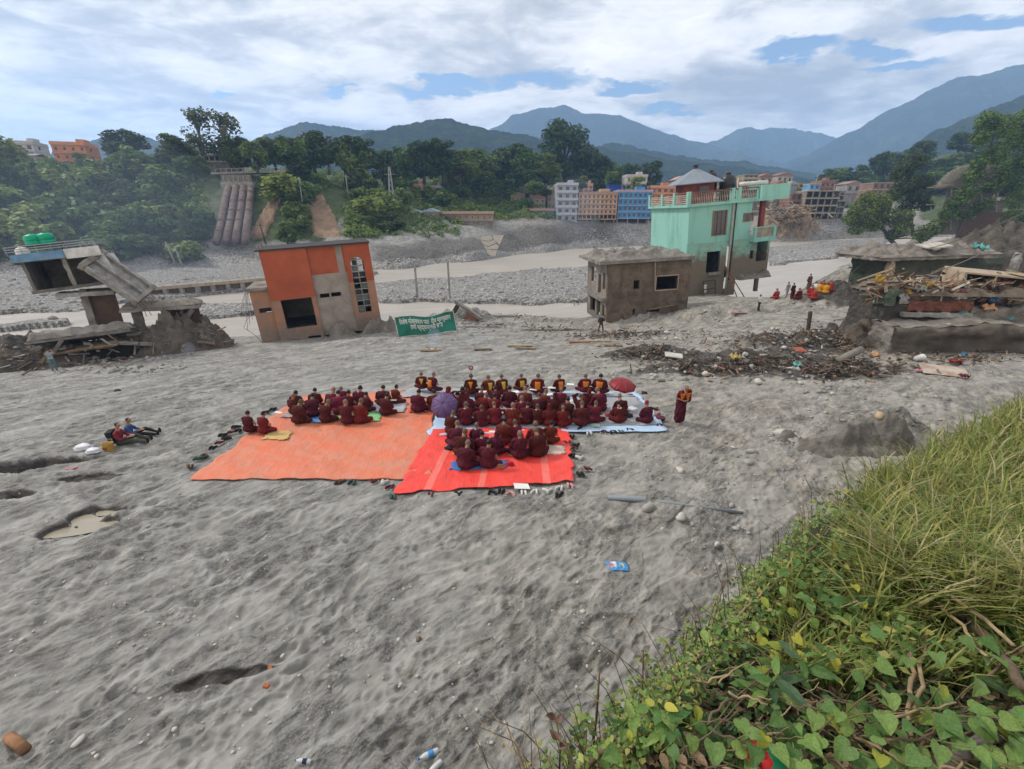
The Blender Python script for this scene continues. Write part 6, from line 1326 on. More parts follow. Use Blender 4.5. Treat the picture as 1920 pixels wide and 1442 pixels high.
# posts and broken beam right of the orange house
for k, (px, pb, pt, lab) in enumerate(((781, 556, 500, 'concrete post in the silt, left of the two'), (842, 550, 493, 'concrete post in the silt, right of the two'))):
    p = on(px, pb + 18) + Vector((0, 1.2, 0)); h = (pb + 10 - pt) * mpp(p) * 1.02; o = MB().beam((0, 0, -.5), (-.05, 0, h), .28, .28).lathe([(.2, h), (.05, h + .25)], 4, 0).build('concrete_post', CONC, None, loc=p); tag(o, lab, 'post', 'posts by the orange house')
bb = thing('broken_beam', 'broken brown concrete beam slanting out of the silt mound', 'beam', on(862, 600) + Vector((0, .3, .3)), (0, math.radians(32), math.radians(-12)))
MB().box((-1.2, -.3, 1.0), (2.2, .3, 1.3)).build('beam_top', CONCM, bb); MB().box((-1.0, -.25, .0), (-.6, .25, 1.0)).build('stub', DKW, bb); MB().box((.5, -.2, .1), (1.9, .2, 1.0)).build('beam_web', BRICK, bb)
# ------------------------------------------------------------------ people
def blob(prims, voxel, smooth=4, fold=0.0, seed=0, colour=None, mats=()):
    """one continuous skin grown over overlapping ellipsoids and tapered limbs"""
    mb = MB()
    for p in prims:
        if p[0] == 's': mb.add(*sph(p[1], p[2]))
        else:
            a, b, r0, r1 = Vector(p[1]), Vector(p[2]), p[3], p[4]; mb.tube([a, b], [r0, r1], 10); mb.add(*sph(a, r0)); mb.add(*sph(b, r1))
    o = link('tmp', mb.mesh('tmp', [])); m = o.modifiers.new('r', 'REMESH'); m.mode = 'VOXEL'; m.voxel_size = voxel; m.use_smooth_shade = True
    s = o.modifiers.new('s', 'SMOOTH'); s.iterations = smooth; s.factor = .5
    dg = bpy.context.evaluated_depsgraph_get(); me = bpy.data.meshes.new_from_object(o.evaluated_get(dg)); bpy.data.objects.remove(o)
    n = len(me.vertices); co = np.empty(n * 3, np.float32); me.vertices.foreach_get('co', co); co = co.reshape(-1, 3)
    if fold:
        no = np.empty(n * 3, np.float32); me.vertices.foreach_get('normal', no); no = no.reshape(-1, 3)
        ang = np.arctan2(co[:, 0], co[:, 1] + .02); d = fold * (np.sin(ang * 9 + co[:, 2] * 14 + seed + 2 * pn(co[:, 0] * 6, co[:, 2] * 6, seed)) + .8 * pn(co[:, 0] * 14, co[:, 2] * 9 + co[:, 1] * 9, seed + 3))
        co = co + no * d[:, None]; me.vertices.foreach_set('co', co.ravel().astype(np.float32))
    me.materials.clear()
    for m_ in mats: me.materials.append(m_)
    if colour is not None:
        k = len(me.polygons); c = np.empty(k * 3, np.float32); me.polygons.foreach_get('center', c); me.polygons.foreach_set('material_index', colour(c.reshape(-1, 3)).astype(np.int32))
    me.polygons.foreach_set('use_smooth', [True] * len(me.polygons)); me.update(); return me
SKIN = M('skin', (.34, .185, .115), col2=(.28, .15, .09), vs_=6, rough=.55, bump=0, rnd=.2); STUB = M('cropped_hair', (.115, .078, .055), col2=(.17, .11, .075), vs_=5, rough=.7, bump=0, rnd=.45); HAIR = M('black_hair', (.012, .011, .012), rough=.45, bump=.2, bs=60)
EYE = M('eye', (.03, .02, .015), bump=0)
ROBES = [M('robe_%d' % k, c, col2=tuple(v * .62 for v in c), vs_=4, rough=.9, bump=.25, bs=22, rnd=.12) for k, c in enumerate(((.105, .010, .013), (.072, .008, .011), (.140, .012, .013), (.088, .011, .018)))]
ORC = M('orange_brocade', (.62, .19, .02), bump=.1); YLC = M('yellow_brocade', (.58, .36, .05), bump=.1); CREAM = M('white_scarf', (.55, .50, .45), bump=.1)
def rotp(p, c, a, ax):
    return tuple(Matrix.Rotation(a, 3, ax) @ (Vector(p) - Vector(c)) + Vector(c))
def head_prims(c, tilt=0.0, turn=0.0, s=1.0):
    c = Vector(c); f = lambda x, y, z: tuple(Matrix.Rotation(turn, 3, 'Z') @ (Matrix.Rotation(-tilt, 3, 'X') @ Vector((x * s, y * s, z * s))) + c)
    return [('s', f(0, 0, .02), (.077 * s, .092 * s, .10 * s)), ('s', f(0, .025, -.05), (.056 * s, .062 * s, .062 * s)), ('s', f(0, .095, -.005), (.013 * s, .02 * s, .02 * s)), ('s', f(.077, -.005, -.005), (.011 * s, .02 * s, .03 * s)), ('s', f(-.077, -.005, -.005), (.011 * s, .02 * s, .03 * s)), ('c', f(0, -.012, -.05), tuple(c + Vector((0, -.02, -.2 * s))), .05 * s, .056 * s)], f
def hand_prims(w, d, side):
    """palm and five fingers bent towards d from wrist w"""
    w = Vector(w); d = Vector(d).normalized(); u = d.cross(Vector((0, 0, 1))).normalized() if abs(d.z) < .9 else Vector((1, 0, 0)); dn = Vector((0, 0, -1)) * .35
    pr = [('c', w, w + d * .07, .032, .036)]
    for k, L_ in enumerate((.062, .07, .066, .052)):
        a = w + d * .08 + u * (.026 - .0175 * k); m = a + d * L_ * .55; e = m + (d + dn).normalized() * L_ * .5; pr += [('c', a, m, .0105, .010), ('c', m, e, .010, .009)]
    a = w + d * .025 + u * .034 * side; m = a + (d + u * .8 * side).normalized() * .045; pr += [('c', a, m, .012, .011), ('c', m, m + d * .035, .011, .009)]
    return pr
def seated(key, tilt=.25, turn=0.0, bare='R', hood=False, lean=0.0, headarms=False, slim=1.0):
    """cross-legged figure facing +Y; returns meshes for body and robe"""
    L = lambda z: lean * z * z                                   # how far the trunk leans forward at a height
    hc = (0, L(.84) + .03 + .10 * tilt, .815 - .05 * tilt)
    hp, f = head_prims(hc, tilt, turn, 1.13)
    body = hp + [('s', (0, L(.48), .44), (.17, .115, .20)), ('s', (0, 0, .14), (.19, .16, .13)), ('c', (-.13, L(.6), .60), (.13, L(.6), .60), .06, .06), ('c', (0, L(.6), .58), (0, L(.72) + .02, .72), .062, .056)]
    robe = [('s', (0, L(.46) - .012, .44), (.245 * slim, .175, .25)), ('s', (0, 0, .16), (.285, .235, .17)), ('c', (-.15, L(.6), .59), (.15, L(.6), .59), .092, .092), ('s', (0, .20, .10), (.33, .17, .105)), ('c', (0, L(.3), .30), (0, L(.55), .56), .19, .145)]
    for s in (-1, 1):
        sh = (s * .20, L(.6), .58); el = (s * .27, L(.4) + .09, .33); wr = (s * .09, .29, .27)
        if headarms: el = (s * .29, L(.7) + .10, .80); wr = (s * .09, L(.9), .945)
        body += [('c', sh, el, .048, .040), ('c', el, wr, .038, .028)] + hand_prims(wr, (-s * .5, .7 if not headarms else -.2, -.1), -s)
        hip = (s * .10, .02, .11); kn = (s * .33, .25, .10); ft = (-s * .12, .35, .06)
        body += [('c', hip, kn, .085, .065), ('c', kn, ft, .058, .04), ('c', ft, (-s * .24, .30, .05), .038, .03)]
        robe += [('c', hip, kn, .12, .092), ('c', kn, (0, .34, .075), .088, .07)]
        if bare == 'B' or (s < 0 and bare != 'N') or (bare == 'N'): robe += [('c', sh, el, .088, .08), ('c', el, tuple(Vector(el).lerp(Vector(wr), .75)), .068, .058)]
        else: robe += [('c', sh, tuple(Vector(sh).lerp(Vector(el), .25)), .07, .06)]
    if hood: robe += [('s', (hc[0], hc[1] - .012, hc[2] + .02), (.103, .112, .125)), ('c', (0, L(.7), .70), (0, hc[1] - .02, hc[2]), .10, .10)]
    def col(c):
        d = c - np.array(f(0, .01, 0)); fr = Matrix.Rotation(-turn, 3, 'Z'); yy = d[:, 1] * math.cos(turn) - d[:, 0] * math.sin(turn) * -1 * -1
        return ((c[:, 2] > hc[2] - .015) & ((yy < .045) | (c[:, 2] > hc[2] + .06))).astype(int)
    bm_ = blob(body, .014, 3, colour=col, mats=[SKIN, STUB]); rm = blob(robe, .022, 5, .0065, sum(map(ord, key)), mats=[ROBES[0]])
    eyes = MB()
    for s in (-1, 1): eyes.add(*sph(f(s * .03, .082, .012), .011, 1))
    return dict(body=bm_, robe=rm, eyes=eyes.mesh('eyes', EYE, True), head=f, hc=hc, lean=lean)
SEAT = {'a': seated('a', .25), 'b': seated('b', .5, .15, 'B'), 'c': seated('c', .35, 0, 'N', True, .05), 'd': seated('d', .2, -.7, 'R', lean=.1), 'e': seated('e', .3, .1, 'B', headarms=True), 'f': seated('f', .75, -.1, 'R', lean=.25), 'g': seated('g', .3, .5, 'R', slim=.92), 'h': seated('h', .15, 0, 'N', lean=.05), 'i': seated('i', .55, -.45, 'B', lean=.18, slim=1.06), 'j': seated('j', .1, .35, 'R', lean=-.04, slim=.95), 'k': seated('k', .65, .2, 'N', lean=.22)}
ALT = {'a': 'aajkg', 'b': 'bik', 'g': 'gja', 'h': 'hk', 'd': 'ddi'}
def shell_patch(x0, x1, z0, z1, cut=0.0):
    """cloth panel lying on the back of a seated figure"""
    n = 9; U, V = np.meshgrid(np.linspace(0, 1, n), np.linspace(0, 1, n)); Z = z0 + (z1 - z0) * V; c = (x0 + x1) / 2; X = c + (x0 + (x1 - x0) * U - c) * (1 - cut * (1 - V))
    a = np.clip(1 - (X / .29) ** 2, 0.02, 1) ** .5; Y = -.02 - .19 * a * (1 - .55 * np.clip(np.abs(Z - .42) / .3, 0, 1) ** 2.2)
    me = np_mesh('brocade', np.stack([X.ravel(), Y.ravel(), Z.ravel()], -1), grid_quads(n, n)[:, ::-1], []); return me
PATCH = {'sq': shell_patch(-.11, .11, .2, .60), 'v': shell_patch(-.1, .1, .3, .61, .95), 'd': shell_patch(-.06, .13, .24, .61, .5), 'w': shell_patch(-.15, .13, .34, .61, .3)}
def ring_mesh():
    mb = MB(); pts = [(.075 * math.cos(t), .06 + .07 * math.sin(t) - .05, .66 + .015 * math.sin(2 * t)) for t in np.linspace(0, 6.283, 15)]; mb.tube(pts, .022, 6); return mb.mesh('scarf', CREAM, True)
RING = ring_mesh()
def sit(px, py, key, label, group, rz=None, s=None, robe=None, patch=None, scarf=False, hz=.80, hair=None, cap=None):
    key = random.choice(ALT.get(key, key)) if not patch and not cap else key
    s = s or random.uniform(.90, 1.08); h = hz * s; p = gp(px, py, h + .03); p.z = max(.02, zg(p.x, p.y) + .09)
    for _ in range(2): p2 = gp(px, py, p.z + h); p = Vector((p2.x, p2.y, max(.02, zg(p2.x, p2.y) + .09)))
    rz = random.uniform(-.35, .3) if rz is None else rz
    t = thing('person', label, 'person', p, (random.uniform(-.07, .03), random.uniform(-.06, .06), rz), group, (s * random.uniform(.94, 1.08), s * random.uniform(.94, 1.06), s)); D = SEAT[key]
    b = link('body', D['body'], t); r = link('robe', D['robe'], t); r.material_slots[0].link = 'OBJECT'; r.material_slots[0].material = robe or random.choice(ROBES)
    link('eyes', D['eyes'], b)
    if hair: b.material_slots[1].link = 'OBJECT'; b.material_slots[1].material = hair
    if patch:
        q = link('brocade_panel', PATCH[patch[0]], t); q.data = PATCH[patch[0]]
        if not q.data.materials: q.data.materials.append(ORC)
        q.material_slots[0].link = 'OBJECT'; q.material_slots[0].material = {'o': ORC, 'y': YLC}[patch[1]]; m = q.modifiers.new('t', 'SOLIDIFY'); m.thickness = .012; m.offset = 1
    if scarf: link('scarf', RING, t)
    if cap: MB().lathe([(.088, 0), (.092, .05), (.07, .1), (.02, .125)], 12, 0, (0, D['hc'][1], D['hc'][2] + .04)).build('cap', cap, t, True)
    return t
ORD = ['first', 'second', 'third', 'fourth', 'fifth', 'sixth', 'seventh', 'eighth', 'ninth', 'tenth', 'eleventh', 'twelfth', 'thirteenth', 'fourteenth', 'fifteenth', 'sixteenth']
def row(pts, rowname, group, look='person in maroon robe'):
    for k, e in enumerate(sorted(pts, key=lambda e: e[0])):
        px, py, key = e[:3]; kw = e[3] if len(e) > 3 else {}
        lk = kw.pop('look', {'c': 'person with robe drawn over head', 'e': 'person with hands clasped on head', 'f': 'person in maroon robe bent low', 'd': 'person with head turned right'}.get(key, look))
        sit(px, py, key, '%s, %s from left in %s' % (lk, ORD[k], rowname), group, **kw)
B = 'back row of seated gathering'
row([(790, 702, 'a', dict(patch='vy', look='person in maroon robe with yellow back panel')), (809, 704, 'd', dict(patch='so' if 0 else ('sq', 'o'), rz=-.5, look='person in maroon robe with orange back panel')), (883, 707, 'a', dict(patch='vo', look='person in maroon robe with small orange collar')), (916, 708, 'g', dict(patch='dy', robe=ROBES[2], look='person in maroon robe with yellow stripe on back')), (943, 707, 'a', dict(patch='dy', look='person in dark robe with slanted yellow panel')), (979, 705, 'a', dict(patch=('sq', 'y'), look='person in maroon robe with square gold panel')), (1009, 706, 'a', dict(patch=('sq', 'o'), look='person in maroon robe with square orange panel')),
     (1051, 707, 'a', dict(patch=('sq', 'o'), look='person in maroon robe with orange back panel')), (1098, 706, 'g', dict(patch='wo', look='person in maroon robe with low orange panel')), (1125, 706, 'b', dict(patch='wo', look='person in maroon robe with broad orange panel', hair=HAIR))], 'the back row', B)
B = 'second row of the seated gathering'
row([(780, 738, 'h', dict(hair=HAIR)), (813, 737, 'd', dict(hair=HAIR)), (839, 732, 'c', dict(robe=ROBES[2])), (868, 731, 'a', dict(hair=HAIR)), (900, 733, 'b'), (930, 729, 'a', dict(hair=HAIR)), (955, 730, 'h', dict(hair=HAIR)), (984, 733, 'b', dict(robe=ROBES[2])), (1020, 738, 'f', dict(robe=ROBES[2])), (1053, 733, 'a'), (1104, 734, 'c', dict(robe=ROBES[2])), (1127, 735, 'a')], 'the second row', B)
B = 'third row of the seated gathering'
row([(857, 741, 'e', dict(hair=HAIR)), (875, 743, 'c'), (906, 743, 'b'), (928, 743, 'g', dict(hair=HAIR)), (977, 748, 'a', dict(scarf=True)), (1008, 745, 'a'), (1041, 743, 'c', dict(robe=ROBES[1])), (1063, 752, 'd', dict(hair=HAIR)), (1092, 745, 'e', dict(robe=ROBES[1])), (1167, 747, 'h', dict(robe=ROBES[1], look='person under the red umbrella'))], 'the third row', B)
B = 'fourth row of the seated gathering'
row([(845, 779, 'f', dict(look='person hidden behind the purple umbrella', robe=ROBES[1])), (872, 760, 'a', dict(scarf=True)), (903, 765, 'g', dict(robe=ROBES[3])), (927, 762, 'a', dict(robe=ROBES[2])), (963, 762, 'a', dict(scarf=True)), (985, 762, 'h', dict(hair=HAIR)), (1009, 763, 'a', dict(scarf=True)), (1033, 764, 'c', dict(robe=ROBES[0])), (1057, 766, 'g', dict(robe=ROBES[2])), (1092, 761, 'a'), (1118, 759, 'd'), (1163, 760, 'h', dict(hair=HAIR, scarf=True)), (1217, 759, 'd', dict(cap=M('red_cap', (.33, .02, .03), bump=.1), look='person in maroon robe and red cap', rz=.3))], 'the fourth row', B)
B = 'group on the red tarpaulin'
row([(854, 799, 'h'), (894, 799, 'a', dict(scarf=True)), (943, 792, 'b', dict(hair=HAIR)), (968, 793, 'a', dict(scarf=True, robe=ROBES[2])), (1007, 797, 'g', dict(robe=ROBES[2])), (1032, 796, 'a', dict(hair=HAIR))], 'rear row on the red tarpaulin', B)
row([(866, 815, 'd'), (905, 814, 'a', dict(scarf=True, hair=HAIR)), (930, 816, 'c', dict(robe=ROBES[3])), (974, 815, 'g', dict(s=1.08)), (1012, 813, 'f', dict(s=1.06, robe=ROBES[1]))], 'middle row on the red tarpaulin', B)
row([(871, 837, 'a', dict(s=1.0)), (913, 833, 'g', dict(hair=HAIR, s=1.05, rz=-.3))], 'front row on the red tarpaulin', B)
B = 'group on the orange tarpaulin'
row([(553, 738, 'a', dict(hair=HAIR)), (587, 735, 'b', dict(hair=HAIR)), (619, 735, 'f'), (641, 730, 'a', dict(robe=ROBES[2])), (672, 729, 'b', dict(hair=HAIR, scarf=True)), (715, 730, 'h', dict(hair=HAIR)), (740, 727, 'd', dict(hair=HAIR, rz=-.5))], 'rear row on the orange tarpaulin', B)
row([(547, 744, 'g'), (582, 746, 'f', dict(hair=HAIR)), (632, 740, 'b', dict(robe=ROBES[2], hair=HAIR)), (651, 738, 'd', dict(hair=HAIR)), (682, 742, 'b', dict(hair=HAIR)), (719, 744, 'd', dict(robe=ROBES[3], hair=HAIR))], 'middle row on the orange tarpaulin', B)
row([(553, 757, 'd', dict(rz=-.4)), (606, 757, 'f', dict(rz=-.3)), (647, 756, 'a'), (671, 756, 'd', dict(rz=-.3))], 'front row on the orange tarpaulin', B)
row([(461, 777, 'a', dict(hair=HAIR, robe=ROBES[1], rz=-.3)), (489, 778, 'd', dict(hair=HAIR, robe=ROBES[2], rz=-.3))], 'pair sitting apart on orange tarpaulin', B)

# standing figures
def standing(kind, arms='down', stoop=0.0, stride=.12, hair=True):
    """upright figure facing +Y, 1.7 m; returns meshes for skin, top and lower garment"""
    Lf = lambda z: stoop * max(0, z - .9) ** 1.2
    hc = (0, Lf(1.56) + .03, 1.56 - stoop * .12); hp, f = head_prims(hc, .1 + stoop * .9)
    body = hp + [('s', (0, Lf(1.25), 1.22), (.15, .10, .20)), ('s', (0, 0, .95), (.15, .11, .12)), ('c', (-.14, Lf(1.38), 1.36), (.14, Lf(1.38), 1.36), .05, .05), ('c', (0, Lf(1.3), 1.3), (0, Lf(1.45), 1.46), .055, .052)]
    top = [('s', (0, Lf(1.2), 1.2), (.185, .135, .22)), ('c', (-.14, Lf(1.38), 1.35), (.14, Lf(1.38), 1.35), .068, .068), ('s', (0, .0, .98), (.175, .135, .10))]
    low = [('s', (0, 0, .93), (.17, .13, .11))]
    for s in (-1, 1):
        sh = (s * .185, Lf(1.36), 1.34)
        if arms == 'down': el, wr = (s * .24, Lf(1.1) - .02, 1.06), (s * .23, Lf(1.0) + .09, .83)
        elif arms == 'up': el, wr = (s * .26, Lf(1.3) + .16, 1.24), (s * .10, Lf(1.4) + .34, 1.45)
        else: el, wr = (s * .26, Lf(1.1) + .03, 1.08), (s * .07, Lf(1.1) + .22, 1.02)
        body += [('c', sh, el, .046, .038), ('c', el, wr, .036, .027)] + hand_prims(wr, (0, .3, -.9) if arms == 'down' else (-s * .3, .8, .3), -s)
        top += [('c', sh, tuple(Vector(sh).lerp(Vector(el), .7)), .064, .058)]
        hip = (s * .09, 0, .90); kn = (s * .10, s * stride * .6 + .02, .50); an = (s * .10, s * stride, .09)
        body += [('c', hip, kn, .08, .055), ('c', kn, an, .052, .036), ('c', (s * .10, s * stride - .03, .045), (s * .11, s * stride + .14, .035), .042, .032)]
        low += [('c', hip, kn, .098, .075), ('c', kn, (s * .10, s * stride, .13), .072, .062)]
    if kind == 'robe':
        low = [('s', (0, 0, .95), (.20, .16, .15)), ('c', (0, 0, .9), (0, .03, .5), .19, .20), ('c', (-.05, .0, .5), (-.06, -.02, .17), .18, .17), ('c', (.05, .05, .5), (.07, .06, .17), .18, .16)]
        top += [('c', (-.2, Lf(1.36) + .0, 1.35), (-.25, .06, .95), .09, .10), ('c', (.15, Lf(1.3) + .08, 1.3), (-.1, .14, .95), .07, .09)]
    def col(c): return ((c[:, 2] > hc[2] + .0) & (c[:, 1] < hc[1] + .05) | (c[:, 2] > hc[2] + .075)).astype(int)
    eyes = MB()
    for s in (-1, 1): eyes.add(*sph(f(s * .03, .082, .012), .011, 1))
    return dict(body=blob(body, .015, 3, colour=col, mats=[SKIN, HAIR if hair else STUB]), top=blob(top, .024, 4, .006, 3, mats=[ROBES[0]]), low=blob(low, .024, 4, .006 if kind != 'robe' else .012, 5, mats=[ROBES[0]]), eyes=eyes.mesh('eyes', EYE, True), hc=hc)
STAND = {}
def stand(px, py, key, label, top, low, rz, group=None, s=1.0, names=('shirt', 'trousers'), p=None, **kw):
    k = (key,) + tuple(sorted(kw.items()))
    if k not in STAND: STAND[k] = standing(key, **kw)
    D = STAND[k]; p = p or on(px, py); t = thing('person', label, 'person', p, (0, 0, rz), group, s)
    b = link('body', D['body'], t); link('eyes', D['eyes'], b)
    for nm, me, m in ((names[0], D['top'], top), (names[1], D['low'], low)):
        o = link(nm, me, t); o.material_slots[0].link = 'OBJECT'; o.material_slots[0].material = m
    return t
WSH = M('white_shirt', (.62, .62, .60), bump=.1); BTR = M('black_trousers', (.02, .02, .022), bump=.1); GSH = M('grey_shirt', (.27, .29, .29), bump=.1); TTR = M('teal_trousers', (.10, .17, .185), bump=.1); DSH = M('dark_shirt', (.06, .055, .055), bump=.1)
mk = stand(1272, 792, 'robe', 'elderly stooping person in maroon robe walking right of the gathering', ROBES[2], ROBES[1], math.pi + .15, names=('shawl', 'robe'), arms='front', stoop=.35, hair=False, s=1.03)
for sx, m in ((-.12, ORC), (.13, ORC)):
    n = 7; U, V = np.meshgrid(np.linspace(-.5, .5, n), np.linspace(0, 1, n)); o = link('orange_lining', np_mesh('orange_lining', np.stack([(sx + U * .14 * (.5 + V)).ravel(), (.185 + .05 * V - .3 * (U * .3) ** 2 + .05 * (sx > 0)).ravel(), (1.06 + .26 * V).ravel()], -1), grid_quads(n, n), [m]), mk); so = o.modifiers.new('t', 'SOLIDIFY'); so.thickness = .015
stand(104, 697, 'man', 'man in grey shirt and teal trousers raising a phone at left', GSH, TTR, .6, arms='up', stride=.05)
stand(1421, 586, 'man', 'man in white shirt and black trousers before the turquoise house', WSH, BTR, .5, arms='front', stride=.15)
stand(1076, 590, 'man', 'person in pale shirt at the river edge, left of two', WSH, BTR, .2, group='two people at the river edge', arms='down', stride=.05); stand(1083, 588, 'man', 'person in pale shirt at the river edge, right of two', GSH, DSH, 2.2, group='two people at the river edge', arms='front', stride=.05)
bp = stand(1126, 624, 'man', 'stooping person with dark backpack in front of the mud house', DSH, M('red_brown_trousers', (.10, .05, .045)), -.9, arms='front', stoop=.55, stride=.22)
MB().cbox((0, -.12, 1.2), (.3, .2, .42), 0, (-.5, 0, 0), .03).build('backpack', BTR, bp)
stand(1484, 563, 'robe', 'standing person in dark maroon robe walking to the river', ROBES[1], ROBES[1], .4, names=('shawl', 'robe'), arms='front', stoop=.05, stride=.12)
stand(1474, 558, 'man', 'person in grey clothes left of the dark robed walker', GSH, GSH, .3, arms='down', stride=.05)
stand(1515, 545, 'robe', 'standing person in brown robe beside the river group', M('brown_robe', (.12, .06, .05)), M('brown_robe', (.12, .06, .05)), .3, names=('shawl', 'robe'), arms='front', stoop=.05, stride=.12)
YRB = M('saffron_robe', (.55, .25, .02), bump=.2); RRB = M('red_robe', (.30, .03, .02), bump=.2)
for k, (px, py, m, lab) in enumerate(((1455, 553, RRB, 'person in red robe seated beside turquoise house pillar'), (1497, 553, ROBES[0], 'small person in maroon robe right of the dark walker'), (1520, 548, RRB, 'person in red robe at the left of river group'), (1527, 541, WSH, 'person in white top in the river group'), (1534, 544, YRB, 'person in saffron robe left of centre in the river group'), (1541, 540, RRB, 'person in red robe in the middle of the river group'), (1547, 543, YRB, 'person in saffron robe right of centre in the river group'), (1555, 540, RRB, 'person in red robe at the right end of river group'), (1524, 556, RRB, 'person in red robe in front of the river group'))):
    p = on(px, py + 8); t = thing('person', lab, 'person', p, (0, 0, random.uniform(-.6, .6)), 'people gathered by the river', 1.25); D = SEAT['a']; b = link('body', D['body'], t); link('eyes', D['eyes'], b)
    r = link('robe', D['robe'], t); r.material_slots[0].link = 'OBJECT'; r.material_slots[0].material = m
# two people sitting on the silt at the left
def lounging(label, p, rz, top, low, hair, s=1.0):
    hp, f = head_prims((0, .06, .78), .45)
    body = hp + [('s', (0, 0, .38), (.15, .10, .2)), ('s', (0, 0, .12), (.16, .13, .1)), ('c', (-.14, 0, .52), (.14, 0, .52), .05, .05), ('c', (0, 0, .5), (0, .02, .66), .056, .052)]
    tp = [('s', (0, -.01, .38), (.185, .135, .23)), ('c', (-.14, 0, .52), (.14, 0, .52), .07, .07)]; lw = [('s', (0, .02, .12), (.19, .17, .12))]
    for s_ in (-1, 1):
        sh, el, wr = (s_ * .18, 0, .51), (s_ * .25, .14, .30), (s_ * .08, .36, .33); body += [('c', sh, el, .046, .038), ('c', el, wr, .036, .027)] + hand_prims(wr, (-s_ * .3, .8, 0), -s_)
        tp += [('c', sh, el, .066, .056), ('c', el, tuple(Vector(el).lerp(Vector(wr), .7)), .054, .045)]
        hip, kn, an = (s_ * .09, .05, .12), (s_ * .14, .46, .20 if s_ > 0 else .30), (s_ * .12, .88, .07); body += [('c', hip, kn, .085, .06), ('c', kn, an, .055, .036), ('c', an, (s_ * .14, .92, .19), .038, .03)]
        lw += [('c', hip, kn, .10, .078), ('c', kn, tuple(Vector(kn).lerp(Vector(an), .92)), .074, .058)]
    t = thing('person', label, 'person', p, (0, 0, rz), 'two people sitting on the silt', s)
    col = lambda c: ((c[:, 2] > .79) & ((c[:, 1] < .09) | (c[:, 2] > .87))).astype(int)
    b = link('body', blob(body, .016, 3, colour=col, mats=[SKIN, hair]), t); e = MB()
    for s_ in (-1, 1): e.add(*sph(f(s_ * .03, .082, .012), .011, 1))
    e.build('eyes', EYE, b, True); link('shirt', blob(tp, .024, 4, .006, 2, mats=[top]), t); link('trousers', blob(lw, .024, 4, .006, 4, mats=[low]), t)
    for s_ in (-1, 1): MB().add(*sph((s_ * .13, .93, .14), (.05, .055, .11))).build('shoe', BTR, t, True)
    return t
p1 = on(228, 834); t1 = lounging('person in red jacket with black backpack sitting on the silt', p1, -1.35, M('red_jacket', (.16, .02, .025), bump=.15), M('olive_trousers', (.06, .065, .05), bump=.1), HAIR)
MB().cbox((0, -.2, .36), (.34, .2, .46), 0, (.12, 0, 0), .03).build('backpack', BTR, t1)
t2 = lounging('person in blue jacket leaning beside the red jacket', on(247, 822), -1.2, M('blue_jacket', (.035, .07, .21), bump=.15), BTR, HAIR, .95)
# ------------------------------------------------------------------ tarpaulins and mats
def sheet(name, label, cat, px, mat, lift=.05, n=40, wr=.012, seed=1, group=None, thick=.012):
    """cloth lying on the flat; corners given front-left, front-right, rear-right, rear-left in photo pixels"""
    c = [gp(*q) for q in px]; U, V = np.meshgrid(np.linspace(0, 1, n), np.linspace(0, 1, n))
    X = sum(w * q.x for w, q in zip(((1 - U) * (1 - V), U * (1 - V), U * V, (1 - U) * V), c)); Y = sum(w * q.y for w, q in zip(((1 - U) * (1 - V), U * (1 - V), U * V, (1 - U) * V), c))
    e = np.minimum(np.minimum(U, 1 - U), np.minimum(V, 1 - V)); X = X + .14 * pn(U * 9, V * 9, seed) * sm(.06, 0, e); Y = Y + .14 * pn(U * 9 + 3, V * 9, seed + 1) * sm(.06, 0, e)
    Z = zlut(X, Y) + lift + (wr > .01) * .07 * sm(.04, 0, e) * np.clip(pn(U * 7, V * 7, seed + 8), 0, 1) + wr * (np.abs(pn(X * .9 + Y * .3, Y * 1.3, seed + 2)) * 1.4 + .6 * np.abs(pn(X * 2.5 + Y, Y * 2.2 - X, seed + 3))) + wr * .5 * fbm(X * 4, Y * 4, 2, seed + 5)
    o = c0 = c[0]; me = np_mesh(name, np.stack([(X - c0.x).ravel(), (Y - c0.y).ravel(), Z.ravel()], -1), grid_quads(n, n), [mat])
    o = link(name, me, None, (c0.x, c0.y, 0)); m = o.modifiers.new('t', 'SOLIDIFY'); m.thickness = thick; return tag(o, label, cat, group)
def tarp_mat(name, c, c2, stripes=None, dust=.25):
    m, nt, b = principled(name); L = nt.links; tc = nd(nt, 'ShaderNodeTexCoord'); P = tc.outputs['Object']
    base = mixc(nt, ramp(nt, noise(nt, P, .8, 6, .6, .4), [(.35, (0, 0, 0)), (.7, (1, 1, 1))]), c, c2)
    if stripes:
        sp = nd(nt, 'ShaderNodeSeparateXYZ'); L.new(P, sp.inputs[0]); k = None
        for x, w, sl in stripes:
            d = mth(nt, 'ABSOLUTE', mth(nt, 'SUBTRACT', mth(nt, 'ADD', sp.outputs[0], mth(nt, 'MULTIPLY', sp.outputs[1], sl)), x)); q = mth(nt, 'LESS_THAN', d, w); k = q if k is None else mth(nt, 'MAXIMUM', k, q)
        base = mixc(nt, mth(nt, 'MULTIPLY', k, .35), base, (.80, .33, .27))
    dn = ramp(nt, noise(nt, P, 1.7, 7, .7, .3), [(.45, (0, 0, 0)), (.8, (1, 1, 1))]); base = mixc(nt, mth(nt, 'MULTIPLY', dn, dust), base, (.45, .36, .28))
    L.new(base, b.inputs['Base Color']); b.inputs['Roughness'].default_value = .55; b.inputs['Specular IOR Level'].default_value = .3
    bn = nd(nt, 'ShaderNodeBump'); bn.inputs['Strength'].default_value = .8; bn.inputs['Distance'].default_value = .05; w = noise(nt, mapping(nt, P, (2.2, .8, 1), (0, 0, .5)), 2.4, 7, .65, 1.6); L.new(w, bn.inputs['Height']); L.new(bn.outputs[0], b.inputs['Normal']); return m
